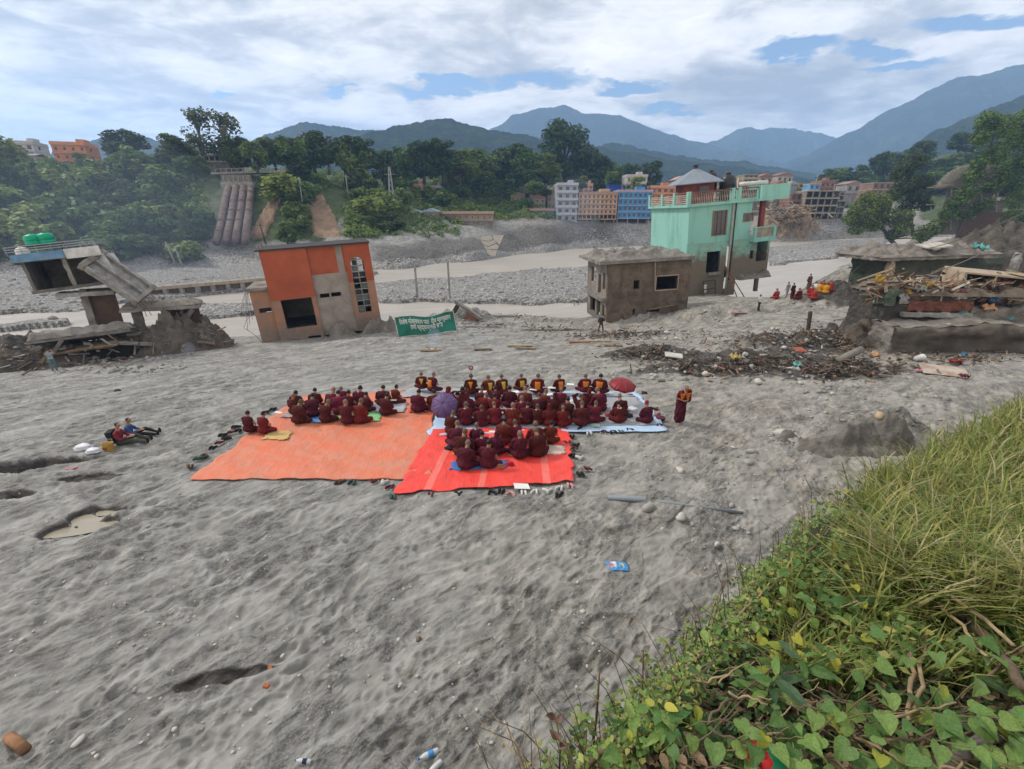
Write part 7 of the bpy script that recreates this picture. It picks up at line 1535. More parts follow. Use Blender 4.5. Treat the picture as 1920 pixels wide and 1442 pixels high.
sheet('tarpaulin', 'large faded orange tarpaulin spread on the silt', 'tarpaulin', [(356, 901), (812, 901), (812, 724), (572, 736)], tarp_mat('orange_tarp', (.66, .165, .08), (.54, .19, .11), dust=.5), .045, 110, .03, seed=3)
sheet('tarpaulin', 'pale blue tarpaulin edging the grey mats', 'tarpaulin', [(803, 818), (1250, 811), (1194, 727), (836, 733)], tarp_mat('blue_tarp', (.44, .58, .74), (.38, .52, .70), dust=.1), .060, 70, .022, seed=4)
sheet('tarpaulin', 'bright red tarpaulin with lighter stripes in front', 'tarpaulin', [(738, 930), (1076, 907), (1066, 806), (812, 808)], tarp_mat('red_tarp', (.78, .062, .045), (.72, .055, .04), ((.95, .11, -.1), (2.55, .1, -.06), (4.6, .12, 0)), .12), .075, 90, .032, seed=5)
GM = tarp_mat('grey_mat', (.36, .36, .37), (.31, .31, .32), dust=.3)
sheet('mat', 'large grey mat under the middle rows', 'mat', [(862, 806), (1232, 800), (1196, 742), (870, 746)], GM, .085, 36, seed=6); sheet('mat', 'grey mat at the rear left of the gathering', 'mat', [(742, 742), (872, 746), (872, 722), (770, 721)], GM, .095, 24, seed=7); sheet('mat', 'grey mat under the back row', 'mat', [(872, 741), (1190, 741), (1182, 733), (872, 735)], GM, .1, 24, seed=8)
for a in (('blue mat under the front pair on red tarpaulin', [(843, 887), (950, 882), (953, 868), (848, 870)], (.06, .16, .42)), ('beige mat right of the front pair on red tarpaulin', [(956, 860), (1060, 856), (1058, 839), (960, 842)], (.55, .42, .36)), ('blue mat in front of the orange tarpaulin group', [(563, 796), (600, 796), (604, 780), (574, 780)], (.09, .24, .52)), ('grey mat left of the green mat', [(596, 797), (628, 794), (630, 778), (604, 779)], (.33, .33, .36)), ('light green mat on the orange tarpaulin', [(632, 790), (712, 794), (716, 778), (636, 776)], (.22, .50, .22)), ('grey mat at the right of the orange tarpaulin group', [(694, 776), (758, 777), (764, 756), (702, 756)], (.40, .41, .44)), ('red mat under the single sitter', [(766, 776), (800, 776), (806, 762), (772, 762)], (.55, .13, .10)), ('faded yellow patch of matting on the orange tarpaulin', [(492, 828), (540, 829), (549, 813), (508, 812)], (.52, .36, .14)), ('thin grey mat at the left of orange tarpaulin group', [(530, 786), (562, 786), (566, 775), (536, 775)], (.38, .32, .30)), ('green and white plastic bag lying on the grey mat', [(1107, 804), (1124, 806), (1126, 792), (1108, 793)], (.40, .48, .42)), ('yellow cloth beside the front pair', [(850, 858), (856, 858), (857, 846), (851, 846)], (.70, .50, .02)), ('light yellow cloth left of green mat', [(630, 789), (645, 789), (648, 778), (634, 778)], (.55, .42, .18))):
    sheet('mat' if 'mat' in a[0] else 'cloth', a[0], 'mat' if 'mat' in a[0] else 'cloth', a[1], M('mat_' + a[0].replace(' ', '_')[:36], a[2], var=.2, bump=.15), .105, 14, .008, len(a[0]))
# ------------------------------------------------------------------ papers, bags, bottles
PAPER = M('white_paper', (.72, .71, .68), var=.08, bump=0)
pap = [(905, 736), (938, 744), (967, 737), (1000, 732), (1030, 741), (1075, 752), (1108, 755), (836, 752), (888, 780), (936, 776), (960, 770), (1012, 784), (1046, 776), (1108, 775), (1140, 764), (965, 735), (1035, 728), (640, 752), (600, 768), (660, 748), (735, 752), (520, 775), (870, 828), (1070, 722), (925, 812), (1003, 786)]
for k, (px, py) in enumerate(sorted(pap)):
    p = gp(px, py, .28); o = MB().cbox((0, 0, 0), (.34, .13, .012), 0, None, .008).build('prayer_sheet', PAPER, None, loc=p + Vector((0, .1, 0)), rot=(random.uniform(-.1, .4), 0, random.uniform(-.4, .4))); tag(o, 'white prayer sheet held by a sitter, %s of the sheets from left' % ('%d%s' % (k + 1, {1: 'st', 2: 'nd', 3: 'rd', 21: 'st', 22: 'nd', 23: 'rd'}.get(k + 1, 'th'))), 'paper', 'prayer sheets')
tag(MB().cbox((0, 0, 0), (.46, .3, .012), 0, None, .02).build('paper', PAPER, None, loc=gp(978, 911, .13), rot=(.05, .1, .1)), 'white folded paper lying on the red tarpaulin near its front edge', 'paper')
tag(MB().cbox((0, 0, 0), (.36, .25, .012), 0, None, .02).build('paper', PAPER, None, loc=gp(884, 838, .32), rot=(-.9, .1, .2)), 'large white open sheet held by the front left sitter', 'paper')
def bag_mesh(s, seed, mat):
    V, Fs = sph((0, 0, 0), s, 3); V = np.array(V); r = 1 + .22 * np.sin(V[:, 0] / s[0] * 4 + seed) * np.sin(V[:, 1] / s[1] * 5 + seed * 2) + .12 * np.sin(V[:, 2] / s[2] * 7 + seed); V = V * r[:, None]; V[:, 2] = np.maximum(V[:, 2], -s[2] * .6)
    return MB().add([tuple(v) for v in V], Fs).mesh('bag', mat, True)
PLAS = M('white_plastic', (.62, .62, .65), var=.15, rough=.4, bump=.3, bs=10)
for px, py, s, m, lab in ((1184, 777, (.22, .18, .2), PLAS, 'white plastic bag beside the sitter in the red cap'), (1180, 786, (.14, .12, .12), M('dark_bag', (.05, .05, .06)), 'dark bag below the white plastic bag'), (1232, 782, (.14, .1, .12), M('rose_bag', (.4, .22, .2)), 'rose patterned bag at the right edge of the mats'), (1238, 790, (.18, .14, .1), MAR, 'maroon bundle at the right edge of the mats'), (938, 882, (.17, .12, .1), M('patterned_bag', (.38, .14, .07)), 'red patterned cloth bag beside the front pair'), (956, 878, (.13, .1, .1), M('crimson_bag', (.40, .02, .05)), 'crimson cloth bag right of the patterned bag'), (845, 846, (.2, .13, .09), BTR, 'black shoulder bag on the red tarpaulin'), (160, 846, (.3, .2, .12), PLAS, 'crumpled white plastic sack by the bucket'), (178, 852, (.24, .16, .1), PLAS, 'second crumpled white plastic sack next to bucket'), (1000, 790, (.1, .14, .08), BTR, 'black sling bag between the fourth row and red tarpaulin'), (1140, 784, (.14, .12, .08), REDC, 'red bundle in the fourth row'), (955, 768, (.13, .1, .1), M('magenta_bundle', (.28, .02, .09)), 'magenta bundle in the fourth row'), (1076, 782, (.1, .09, .16), M('navy_bag', (.03, .03, .09)), 'navy bag between two sitters of the fourth row'), (697, 792, (.12, .07, .06), ORC, 'orange bundle on the green mat')):
    p = on(px, py, s[2] * .5 + .06); tag(link('bag', bag_mesh(s, px * .37, m), None, p), lab, 'bag')
def bottle(label, p, rot, cap, s=1.0, labelc=(.08, .3, .62)):
    t = thing('bottle', label, 'bottle', p, rot, scale=s)
    MB().lathe([(.028, 0), (.033, .01), (.033, .15), (.028, .18), (.012, .21), (.012, .225)], 12).build('bottle_body', M('clear_plastic', (.55, .58, .58), rough=.2, bump=0, var=.1), t, True)
    MB().lathe([(.0335, .06), (.0342, .062), (.0342, .125), (.0335, .127)], 12).build('bottle_label', M('bottle_label_%s' % cap, labelc, bump=0), t, True); MB().lathe([(.014, .222), (.014, .24), (.01, .242)], 10).build('cap', M('blue_cap', (.03, .16, .5), bump=0), t, True)
bottle('clear water bottle with blue label lying in silt near the plants', on(822, 1416, .05), (math.radians(78), 0, math.radians(-60)), 'a', 1.35); bottle('clear bottle cut off by the bottom edge of the view', on(828, 1438, .05), (math.radians(80), 0, math.radians(-40)), 'b', 1.3, (.55, .55, .55)); bottle('dark bottle cap end beside dry stalks at the bottom edge', on(585, 1437, .04), (math.radians(80), 0, math.radians(-90)), 'c', 1.0, (.03, .03, .08)); bottle('small water bottle standing in the red tarpaulin group', gp(934, 851, .1), (0, 0, 0), 'd', 1.1)
# yellow bucket
bk = thing('bucket', 'small yellow tin bucket beside the red jacket', 'bucket', on(206, 846, .0)); YB = M('yellow_tin', (.50, .30, .06), col2=(.36, .2, .05), rough=.4)
MB().lathe([(.15, 0), (.155, .02), (.17, .3), (.175, .31), (.16, .3), (.14, .03)], 16).build('bucket_body', YB, bk, True); MB().tube([(.17, 0, .3), (.12, .1, .42), (-.12, .1, .42), (-.17, 0, .3)], .008, 5).build('handle', STEEL, bk); MB().cbox((0, -.158, .17), (.14, .01, .1)).build('bucket_label', M('brown_label', (.2, .08, .03)), bk)
# umbrellas
def umbrella(label, px, py, hz, r, rot, mat, mat2, n=8):
    p = gp(px, py, hz); t = thing('umbrella', label, 'umbrella', p, rot)
    for k in range(n):
        a0, a1 = 2 * math.pi * k / n, 2 * math.pi * (k + 1) / n; V = []
        for i in range(6):
            u = i / 5; rr = r * math.sin(u * 1.25) / math.sin(1.25); z = r * .42 * (math.cos(u * 1.25) - 1) / (1 - math.cos(1.25)) if 1 else 0
            for j in range(5):
                s_ = j / 4; a = a0 + (a1 - a0) * s_; sag = 1 - .10 * math.sin(math.pi * s_) * u; V.append((rr * sag * math.cos(a), rr * sag * math.sin(a), z))
        o = link('canopy_panel', np_mesh('canopy_panel', V, grid_quads(6, 5), [mat if k % 2 == 0 else mat2]), t); m = o.modifiers.new('t', 'SOLIDIFY'); m.thickness = .006
        MB().tube([(0, 0, .0), (r * .55 * math.cos(a0), r * .55 * math.sin(a0), -r * .13), (r * math.cos(a0), r * math.sin(a0), -r * .42)], .006, 4).build('rib', STEEL, t)
    MB().tube([(0, 0, .06), (0, 0, -.62)], .01, 6).build('shaft', STEEL, t); MB().tube([(0, 0, -.62), (0, 0, -.7), (.04, 0, -.74), (.08, 0, -.7)], .015, 6).build('handle', BLACKP, t)
umbrella('purple open umbrella tipped towards the front, left of the gathering', 832, 757, .95, .56, (math.radians(48), math.radians(-12), .2), M('purple_nylon', (.085, .045, .13), col2=(.14, .085, .19), vs_=5, rough=.5, bump=.05), M('purple_nylon2', (.075, .038, .115), col2=(.12, .07, .17), vs_=5, rough=.5, bump=.05), 8)
umbrella('dark red open umbrella held over a sitter at the right', 1169, 714, 1.22, .60, (math.radians(12), math.radians(4), 0), M('red_nylon', (.26, .022, .028), rough=.5, bump=.05), M('red_nylon2', (.23, .018, .025), rough=.5, bump=.05), 8)
# round red and white fan on a stick behind the back row
rw = thing('fan', 'round red and white paper fan raised behind the back row', 'fan', gp(883, 737, .1) + Vector((0, .4, 0))); MB().tube([(0, 0, 0), (0, 0, 1.0)], .012, 5).build('stick', WOOD, rw); MB().tube([(0, -.015, 1.1), (0, .015, 1.1)], .11, 16).build('fan_disc', REDC, rw); MB().tube([(0, -.018, 1.12), (0, -.014, 1.12)], .06, 14).build('fan_patch', PALE, rw)
# ------------------------------------------------------------------ shoes
def shoe_mesh():
    mb = MB(); prof = [(-.13, .030, .03), (-.10, .038, .075), (-.04, .036, .085), (.02, .042, .06), (.08, .046, .045), (.12, .034, .03), (.135, .01, .015)]; n = 8; k0 = len(mb.v)
    for y, w, h in prof:
        for j in range(n):
            a = 2 * math.pi * j / n; mb.v.append((w * math.cos(a), y, .028 + max(0, math.sin(a)) * h + min(0, math.sin(a)) * .008))
    for i in range(len(prof) - 1):
        for j in range(n): mb.f.append((k0 + i * n + j, k0 + i * n + (j + 1) % n, k0 + (i + 1) * n + (j + 1) % n, k0 + (i + 1) * n + j)); mb.m.append(0)
    mb.f.append(tuple(k0 + j for j in range(n))); mb.m.append(0)
    out = [(-.025, -.135), (-.038, -.09), (-.03, 0), (-.046, .07), (-.034, .125), (0, .142), (.034, .125), (.046, .07), (.03, 0), (.038, -.09), (.025, -.135)]; mb.slab([(x * 1.06, y * 1.04) for x, y in out][::-1], 0, .03, 1)
    return mb.mesh('shoe', [BLACKP, WHITE], True)
SHOE = shoe_mesh(); SC_ = {'black': M('shoe_black', (.018, .018, .02), bump=0), 'maroon': M('shoe_maroon', (.10, .02, .025), bump=0), 'white': M('shoe_white', (.58, .56, .53), bump=0), 'pink': M('shoe_pink', (.55, .27, .26), bump=0), 'green': M('shoe_green', (.05, .10, .085), bump=0), 'brown': M('shoe_brown', (.12, .07, .045), bump=0)}; SOLED = M('dark_sole', (.05, .05, .05), bump=0)
rows = {'left edge of the orange tarpaulin': [(426, 826, 'black'), (433, 815, 'maroon'), (414, 834, 'maroon'), (443, 804, 'black'), (401, 843, 'black'), (384, 858, 'brown'), (374, 864, 'green'), (359, 878, 'brown'), (513, 771, 'black'), (500, 776, 'black'), (448, 812, 'black'), (420, 820, 'black')],
        'front edge of the orange tarpaulin': [(638, 908, 'brown'), (660, 908, 'green'), (700, 905, 'maroon'), (720, 907, 'white'), (733, 916, 'maroon')],
        'front edge of the red tarpaulin': [(737, 933, 'green'), (808, 932, 'maroon'), (860, 929, 'black'), (922, 927, 'black'), (940, 925, 'black'), (958, 928, 'pink'), (982, 926, 'white'), (1003, 924, 'white'), (1026, 924, 'white'), (1049, 919, 'white'), (1069, 914, 'pink'), (1048, 930, 'black')],
        'right edge of the red tarpaulin': [(1081, 838, 'black'), (1076, 846, 'maroon'), (1072, 857, 'black'), (1087, 862, 'white'), (1088, 892, 'black'), (1100, 884, 'maroon'), (1064, 833, 'maroon'), (1072, 822, 'black')],
        'front edge of the pale blue tarpaulin': [(1104, 815, 'white'), (1133, 812, 'maroon'), (1149, 812, 'black'), (1163, 811, 'green'), (1180, 809, 'black'), (1088, 806, 'maroon')], 'right edge of the mats': [(1208, 738, 'black'), (1222, 774, 'white'), (1230, 768, 'brown'), (1236, 800, 'maroon')]}
for place, L_ in rows.items():
    cnt = {}
    for px, py, c in sorted(L_):
        for s in (-1, 1):
            p = on(px, py, .0); p.z = zg(p.x, p.y) + (.05 if 'tarpaulin' in place and 'front' not in place else .02); a = random.uniform(-.7, .7); o = link('shoe', SHOE, None, p + Vector((s * .062 + random.uniform(-.015, .015), random.uniform(-.04, .04), 0)), (0, 0, a + random.uniform(-.2, .2)))
            for i, m in enumerate((SC_[c], WHITE if c in ('white', 'maroon', 'pink') else SOLED)): o.material_slots[i].link = 'OBJECT'; o.material_slots[i].material = m
            cnt[c] = cnt.get(c, 0) + 1; tag(o, '%s shoe, %s of that colour along %s' % (c, (ORD[cnt[c] - 1] if cnt[c] < 15 else '%dth' % cnt[c]), place), 'shoe', 'shoes taken off beside the tarpaulins')
# ------------------------------------------------------------------ banner
def banner():
    p = on(806, 630); k = mpp(p); w = 110 * k; h = 35 * k * 1.1
    ROOT = thing('banner', 'green cloth banner with white lettering propped on the silt mound', 'banner', p + Vector((-.1, -.25, .15)), (math.radians(-16), math.radians(-5), math.radians(6)))
    GB = M('green_banner', (.004, .10, .06), col2=(.015, .165, .12), vs_=.9, rough=.5, bump=.1); n = 30
    def surf(U, V): return np.stack([(U - .5) * w + .05 * h * V * -1.6, .05 * np.sin(U * 14 + V * 3) + .03 * np.sin(U * 5 - V * 6), V * h + .05 * np.sin(U * 9) - .10 * h * np.sin(math.pi * np.clip((U - .33) * 1.8, 0, 1)) * V], -1)
    def strip(nm, u0, u1, v0, v1, m, off, nu=n, nv=14):
        U, V = np.meshgrid(np.linspace(u0, u1, nu), np.linspace(v0, v1, nv)); S = surf(U, V); S[..., 1] -= off; o = link(nm, np_mesh(nm, S.reshape(-1, 3), grid_quads(nv, nu), [m]), ROOT); q = o.modifiers.new('t', 'SOLIDIFY'); q.thickness = .008; q.offset = 1; return o
    strip('cloth', 0, 1, 0, 1, GB, 0)
    for a in ((0, 1, 0, .035), (0, 1, .965, 1), (0, .013, .035, .965), (.987, 1, .035, .965)): strip('white_border', *a, PALE, .012, 30 if a[1] - a[0] > .5 else 3, 14 if a[3] - a[2] > .5 else 3)
    for body, u0, v0, size in (('\u093f\u0935\u0936\u0947\u0937 \u092e\u094b\u0915\u094d\u0937\u0927\u093e\u092e \u092a\u093e\u0920  \u0926\u0940\u092a \u092a\u094d\u0930\u091c\u094d\u0935\u0932\u0928', .07, .60, .24), ('\u0924\u0925\u093e \u0936\u094d\u0930\u0926\u094d\u0927\u093e\u091e\u094d\u091c\u0932\u0940 \u0938\u092d\u093e', .24, .32, .24)):
        cu = bpy.data.curves.new('lettering', 'FONT'); cu.body = body; cu.size = size * h * 1.35; cu.extrude = .004; cu.offset = .012
        t = bpy.data.objects.new('tmp', cu); COL.objects.link(t); me = bpy.data.meshes.new_from_object(t.evaluated_get(bpy.context.evaluated_depsgraph_get())); bpy.data.objects.remove(t)
        if not len(me.vertices): continue
        co = np.empty(len(me.vertices) * 3, np.float32); me.vertices.foreach_get('co', co); co = co.reshape(-1, 3); target = (.86 if u0 < .1 else .54); sx = target * w / (co[:, 0].max() - co[:, 0].min())
        S = surf(u0 + (co[:, 0] - co[:, 0].min()) * sx / w, v0 + co[:, 1] / h); S[:, 1] -= .02 + co[:, 2]; me.vertices.foreach_set('co', S.astype(np.float32).ravel()); me.materials.clear(); me.materials.append(WHITE); me.update(); link('lettering', me, ROOT)
    MB().beam((-w / 2, .05, -.2), (-w / 2 - .1, .08, h * 1.02), .05, .05).build('stake', WOOD, ROOT); MB().beam((w / 2, .05, -.2), (w / 2 - .15, .08, h * 1.05), .05, .05).build('stake', WOOD, ROOT)
banner()
# ------------------------------------------------------------------ single things on the flat
def pipe():
    a, b, c, d = on(1140, 938, .06), on(1212, 940, .05), on(1285, 952, .03), on(1392, 964, .02); t = thing('plastic_pipe', 'grey-blue plastic pipe half buried in the silt', 'pipe', a); PM = M('pvc_grey', (.24, .265, .28), rough=.4, bump=.05, var=.15)
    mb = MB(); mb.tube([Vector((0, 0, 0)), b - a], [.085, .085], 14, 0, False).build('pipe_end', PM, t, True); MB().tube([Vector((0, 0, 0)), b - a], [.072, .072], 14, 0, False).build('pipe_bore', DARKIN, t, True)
    MB().tube([b - a, c - a, d - a], [.06, .055, .045], 10).build('pipe_run', PM, t, True)
pipe()
for k, (px, py, s, m, lab) in enumerate(((1216, 957, (.38, .3, .3), ROCK, 'brown-grey rock beside the pipe'), (1276, 977, (.3, .26, .24), ROCKL, 'round pale boulder below the pipe'), (1242, 996, (.12, .12, .11), ROCKL, 'small round white stone near the boulder'), (1344, 1026, (.22, .14, .16), ROCKL, 'pale upright stone on the silt ridge'), (1400, 1072, (.2, .17, .15), ROCKL, 'pale stone at the edge of the plants'), (1093, 1151, (.13, .1, .08), ROCKL, 'white pebble below the blue packet'), (1275, 884, (.4, .24, .12), ROCKL, 'flat pale stone right of the red tarpaulin'), (1410, 850, (.36, .2, .18), ROCK, 'grey stone on the right flat'), (1402, 869, (.34, .3, .15), ROCK, 'broad grey stone below the grey stone'), (1463, 818, (.5, .4, .3), ROCKL, 'pale stone on the small mound at right'), (1645, 797, (.42, .34, .3), M('tan_rock', (.40, .31, .19)), 'tan stone on the large mound'), (1750, 808, (.5, .4, .3), ROCK, 'dark rock at the right of the large mound'), (785, 1200, (.1, .14, .06), M('brown_stone', (.15, .11, .075)), 'brown oval stone in the middle of the silt'), (150, 1320 + 75, (.22, .12, .08), ROCKL, 'pale stone near the lower left corner'), (1375, 840, (.2, .16, .1), ROCKL, 'small pale stone on the right flat'), (1150, 700, (.2, .15, .1), ROCKL, 'white stone in front of the debris'))):
    loose('rock', lab, 'rock', px, py, None, s, (0, 0, k * 1.3), m, 'rock', s[2] * .25)
loose('log', 'orange-brown split log at the lower left corner', 'log', 38, 1404, None, (.48, .15, .13), (0, math.radians(4), math.radians(-22)), M('orange_bark', (.30, .15, .07), col2=(.17, .10, .06), vs_=5, bump=.5), 'cyl', .06)
for k, (px, py) in enumerate(((507, 1258), (500, 1288))): loose('brick_chip', ('orange brick chip in the silt, upper of two', 'orange brick chip in the silt, lower of two')[k], 'brick', px, py, None, (.07, .10, .04), (.1, .1, k + .4), M('brick_chip', (.38, .12, .05), bump=.2), dz=.02)
loose('cloth', 'pink scrap of cloth on the silt at left', 'cloth', 136, 881, None, (.34, .16, .06), (0, 0, .1), PINK, 'cloth', .03); loose('lump', 'dark lump on the upper left flat', 'lump', 221, 735, None, (.3, .3, .2), (0, 0, 0), DKW, 'rock', .08); loose('lid', 'tiny green lid on the silt right of the red tarpaulin', 'lid', 1034, 966, None, (.09, .09, .02), (0, 0, 0), M('lime_lid', (.25, .5, .18), bump=0), 'rock', .01)
for k, (px, py, L_, a) in enumerate(((755, 1275, .5, .45), (830, 1240, .45, .45), (980, 862 + 250, .3, 1.2), (300, 1180, .4, .4))): loose('twig', ('straw stalk on the silt, nearest the middle bottom', 'straw stalk on the silt, right of the other stalk', 'short twig below the packet side of the flat', 'short twig on the left silt')[k], 'twig', px, py, None, (L_, .012, .012), (0, 0, a), M('straw', (.42, .36, .24), bump=0), 'cyl', .02)
# muddy water in the dug hole
pd = sheet('puddle', 'muddy puddle in the dug hole at left', 'puddle', [(142, 974), (196, 968), (214, 946), (168, 956)], M('puddle_water', (.33, .29, .22), rough=.12, spec=.5, var=.08, bump=0), -.16, 12, 0.0, 2)
pd.modifiers.clear(); pd.data = np_mesh('puddle', [tuple(gp(px, py, -.11) - Vector(pd.location)) for px, py in ()] + [tuple(gp(172, 968, -.17) + Vector((1.5 * math.cos(a), .9 * math.sin(a) + .3 * math.cos(a), 0)) - Vector(pd.location)) for a in np.linspace(0, 6.283, 25)[:-1]], [tuple(range(24))], [pd.data.materials[0]], False)
# blue packet with printed patches
pk = thing('packet', 'crumpled blue plastic packet with colourful print on the silt', 'packet', on(1156, 1066, .05), (math.radians(4), 0, math.radians(-3)))
n = 14; U, V = np.meshgrid(np.linspace(-.5, .5, n), np.linspace(-.5, .5, n)); pw, ph = .52, .27
def pksurf(u, v): return np.stack([u * pw, v * ph + .008 * np.sin(u * 16), .025 * np.cos(u * 3) * np.cos(v * 3) + .012 * np.sin(u * 17 + v * 7) + .006 * np.sin(v * 22)], -1)
o = link('packet_body', np_mesh('packet_body', pksurf(U, V).reshape(-1, 3), grid_quads(n, n), [M('packet_blue', (.06, .30, .58), col2=(.03, .20, .50), vs_=9, rough=.25, spec=.5, bump=.1)]), pk); so = o.modifiers.new('t', 'SOLIDIFY'); so.thickness = .03
def blot(nm, u0, u1, v0, v1, col, off=.004):
    a = np.linspace(0, 6.283, 17)[:-1]; q = pksurf((u0 + u1) / 2 + (u1 - u0) / 2 * np.cos(a), (v0 + v1) / 2 + (v1 - v0) / 2 * np.sin(a)); q[:, 2] += off; c = pksurf(np.array([(u0 + u1) / 2]), np.array([(v0 + v1) / 2])); c[:, 2] += off
    V_ = [tuple(p) for p in q] + [tuple(c[0])]; MB().add(V_, [(i, (i + 1) % 16, 16) for i in range(16)]).build(nm, M('print_' + nm + '_%.2f' % u0, col, var=.1, rough=.3, bump=0), pk)
blot('printed_patch', -.36, -.14, -.32, .25, (.55, .12, .07)); blot('printed_patch', -.16, -.02, -.35, .35, (.62, .55, .5), .005); blot('printed_patch', .1, .34, -.34, .3, (.5, .45, .30)); blot('printed_patch', .14, .26, -.2, .15, (.12, .30, .45), .007); blot('printed_patch', -.30, .0, .22, .42, (.62, .62, .62), .006); blot('seal', .40, .5, .3, .48, (.04, .05, .09), .008)
# small fire with its offering
fr = thing('ember_heap', 'little smoking heap of ash on the charred plank', 'embers', on(812, 659, .12)); MB().add(*sph((0, 0, 0), (.25, .12, .08))).build('ash', M('ash', (.5, .47, .43), col2=(.45, .25, .1), vs_=8), fr, True); MB().beam((-.3, 0, .02), (.25, .05, .06), .05, .05).build('stick', DKW, fr)
# ------------------------------------------------------------------ overgrown bank at the camera's feet
BE = np.array([(-2.6, -2.4, 6.1), (-.75, -.1, 6.0), (.12, 1.0, 5.93), (1.35, 1.98, 5.86), (3.1, 3.45, 5.58), (6.3, 5.5, 5.22), (10, 7.9, 4.75), (16, 11.4, 3.6), (26, 16, 1.6)])
def bank_z(x, y):
    x = np.asarray(x, float); y = np.asarray(y, float); best = np.full(x.shape, 1e9); zt = np.zeros(x.shape); sd = np.zeros(x.shape)
    for a, b in zip(BE[:-1], BE[1:]):
        d = b[:2] - a[:2]; L2 = d @ d; t = np.clip(((x - a[0]) * d[0] + (y - a[1]) * d[1]) / L2, 0, 1); qx = a[0] + d[0] * t; qy = a[1] + d[1] * t
        r = np.hypot(x - qx, y - qy); s = np.sign((x - a[0]) * d[1] - (y - a[1]) * d[0]); m = r < best
        best = np.where(m, r, best); zt = np.where(m, a[2] + (b[2] - a[2]) * t, zt); sd = np.where(m, s, sd)
    d = best * sd + .18 * pn(x * 1.1, y * 1.1, 201)
    z = np.where(d > 0, zt + .13 * np.minimum(d, 4) - .10 * np.exp(-d * 5), zt - .10 + d * 2.7) + .09 * fbm(x * 1.3, y * 1.3, 3, 203)
    return np.maximum(z, -.4)
def bank():
    X, Y = np.meshgrid(np.linspace(-3.5, 27, 430), np.linspace(-3, 18, 300)); Z = bank_z(X, Y)
    V = np.stack([X.ravel(), Y.ravel(), Z.ravel()], -1); Q = grid_quads(300, 430); keep = (Z.ravel()[Q] > -.35).any(1)
    m = M('bank_soil', (.060, .048, .032), col2=(.045, .055, .022), vs_=3, bump=1.0, bs=25, bdist=.04)
    o = link('bank', np_mesh('bank', V, Q[keep], [m])); o['kind'] = 'structure'
bank()
_BX = np.linspace(-3.5, 27, 611); _BY = np.linspace(-3, 18, 421); _gx, _gy = np.meshgrid(_BX, _BY); BLUT = bank_z(_gx, _gy); _T = np.exp(np.linspace(math.log(.7), math.log(22), 420))
def bank_lut(x, y):
    u = np.clip((x + 3.5) / .05, 0, 609.99); v = np.clip((y + 3) / .05, 0, 419.99); i = u.astype(int); j = v.astype(int); a = u - i; b = v - j
    return (BLUT[j, i] * (1 - a) + BLUT[j, i + 1] * a) * (1 - b) + (BLUT[j + 1, i] * (1 - a) + BLUT[j + 1, i + 1] * a) * b
def onbank_many(px, py, lift):
    R = []
    for i in range(0, len(px), 1000):
        a = (px[i:i + 1000] - CX) / F; b = (CY - py[i:i + 1000]) / F; X = a[:, None] * _T; Y = (CT + b * ST)[:, None] * _T; Z = CAMH + (-ST + b * CT)[:, None] * _T
        h = Z < bank_lut(X, Y) + lift[i:i + 1000, None]; k = h.argmax(1); n = np.arange(len(k)); P = np.stack([X[n, k], Y[n, k], Z[n, k]], -1); R.append(P[h.any(1) & (bank_lut(P[:, 0], P[:, 1]) > .8)])
    return np.concatenate(R)
def onbank(px, py, lift=0.0):
    """where the view ray at a photo pixel meets the bank raised by lift; None if it passes over"""
    d = ray(px, py); t = _T; x, y, z = d[0] * t, d[1] * t, CAMH + d[2] * t; i = np.nonzero(z < bank_lut(x, y) + lift)[0]
    if not len(i): return None
    i = i[0]; p = Vector((x[i], y[i], z[i])); return p if bank_lut(np.array([p.x]), np.array([p.y]))[0] > .8 else None
def veg_mat(name, c, c2, trans=.35, rnd=.32, vs_=9): return M(name, c, col2=c2, vs_=vs_, rough=.5, spec=.3, bump=.15, bs=60, rnd=rnd, trans=trans, bdist=.01)
HEART = veg_mat('heart_leaf', (.185, .285, .075), (.115, .20, .05)); HEARTY = veg_mat('yellow_leaf', (.42, .40, .05), (.30, .34, .05)); LANCE = veg_mat('lance_leaf', (.15, .26, .06), (.09, .18, .045)); DRY = veg_mat('dry_leaf', (.30, .20, .115), (.20, .125, .07), .15); DEEP = veg_mat('deep_leaf', (.07, .13, .05), (.045, .09, .035))
STEM = M('vine_stem', (.155, .108, .068), col2=(.085, .06, .04), vs_=9, bump=.3, bs=40); STEMG = M('green_stem', (.16, .17, .06), col2=(.12, .09, .04), vs_=6, bump=0)
def leaf_outline(kind):
    if kind == 'heart': return [(0, 0), (-.16, -.10), (-.36, -.08), (-.48, .10), (-.46, .34), (-.32, .60), (-.14, .84), (0, 1.0), (.14, .84), (.32, .60), (.46, .34), (.48, .10), (.36, -.08), (.16, -.10)]
    if kind == 'lance': return [(0, 0), (-.09, .10), (-.15, .30), (-.15, .52), (-.10, .76), (0, 1.0), (.10, .76), (.15, .52), (.15, .30), (.09, .10)]
    return [(0, 0), (-.20, .12), (-.30, .36), (-.26, .62), (-.12, .86), (0, 1.0), (.12, .86), (.26, .62), (.30, .36), (.20, .12)]
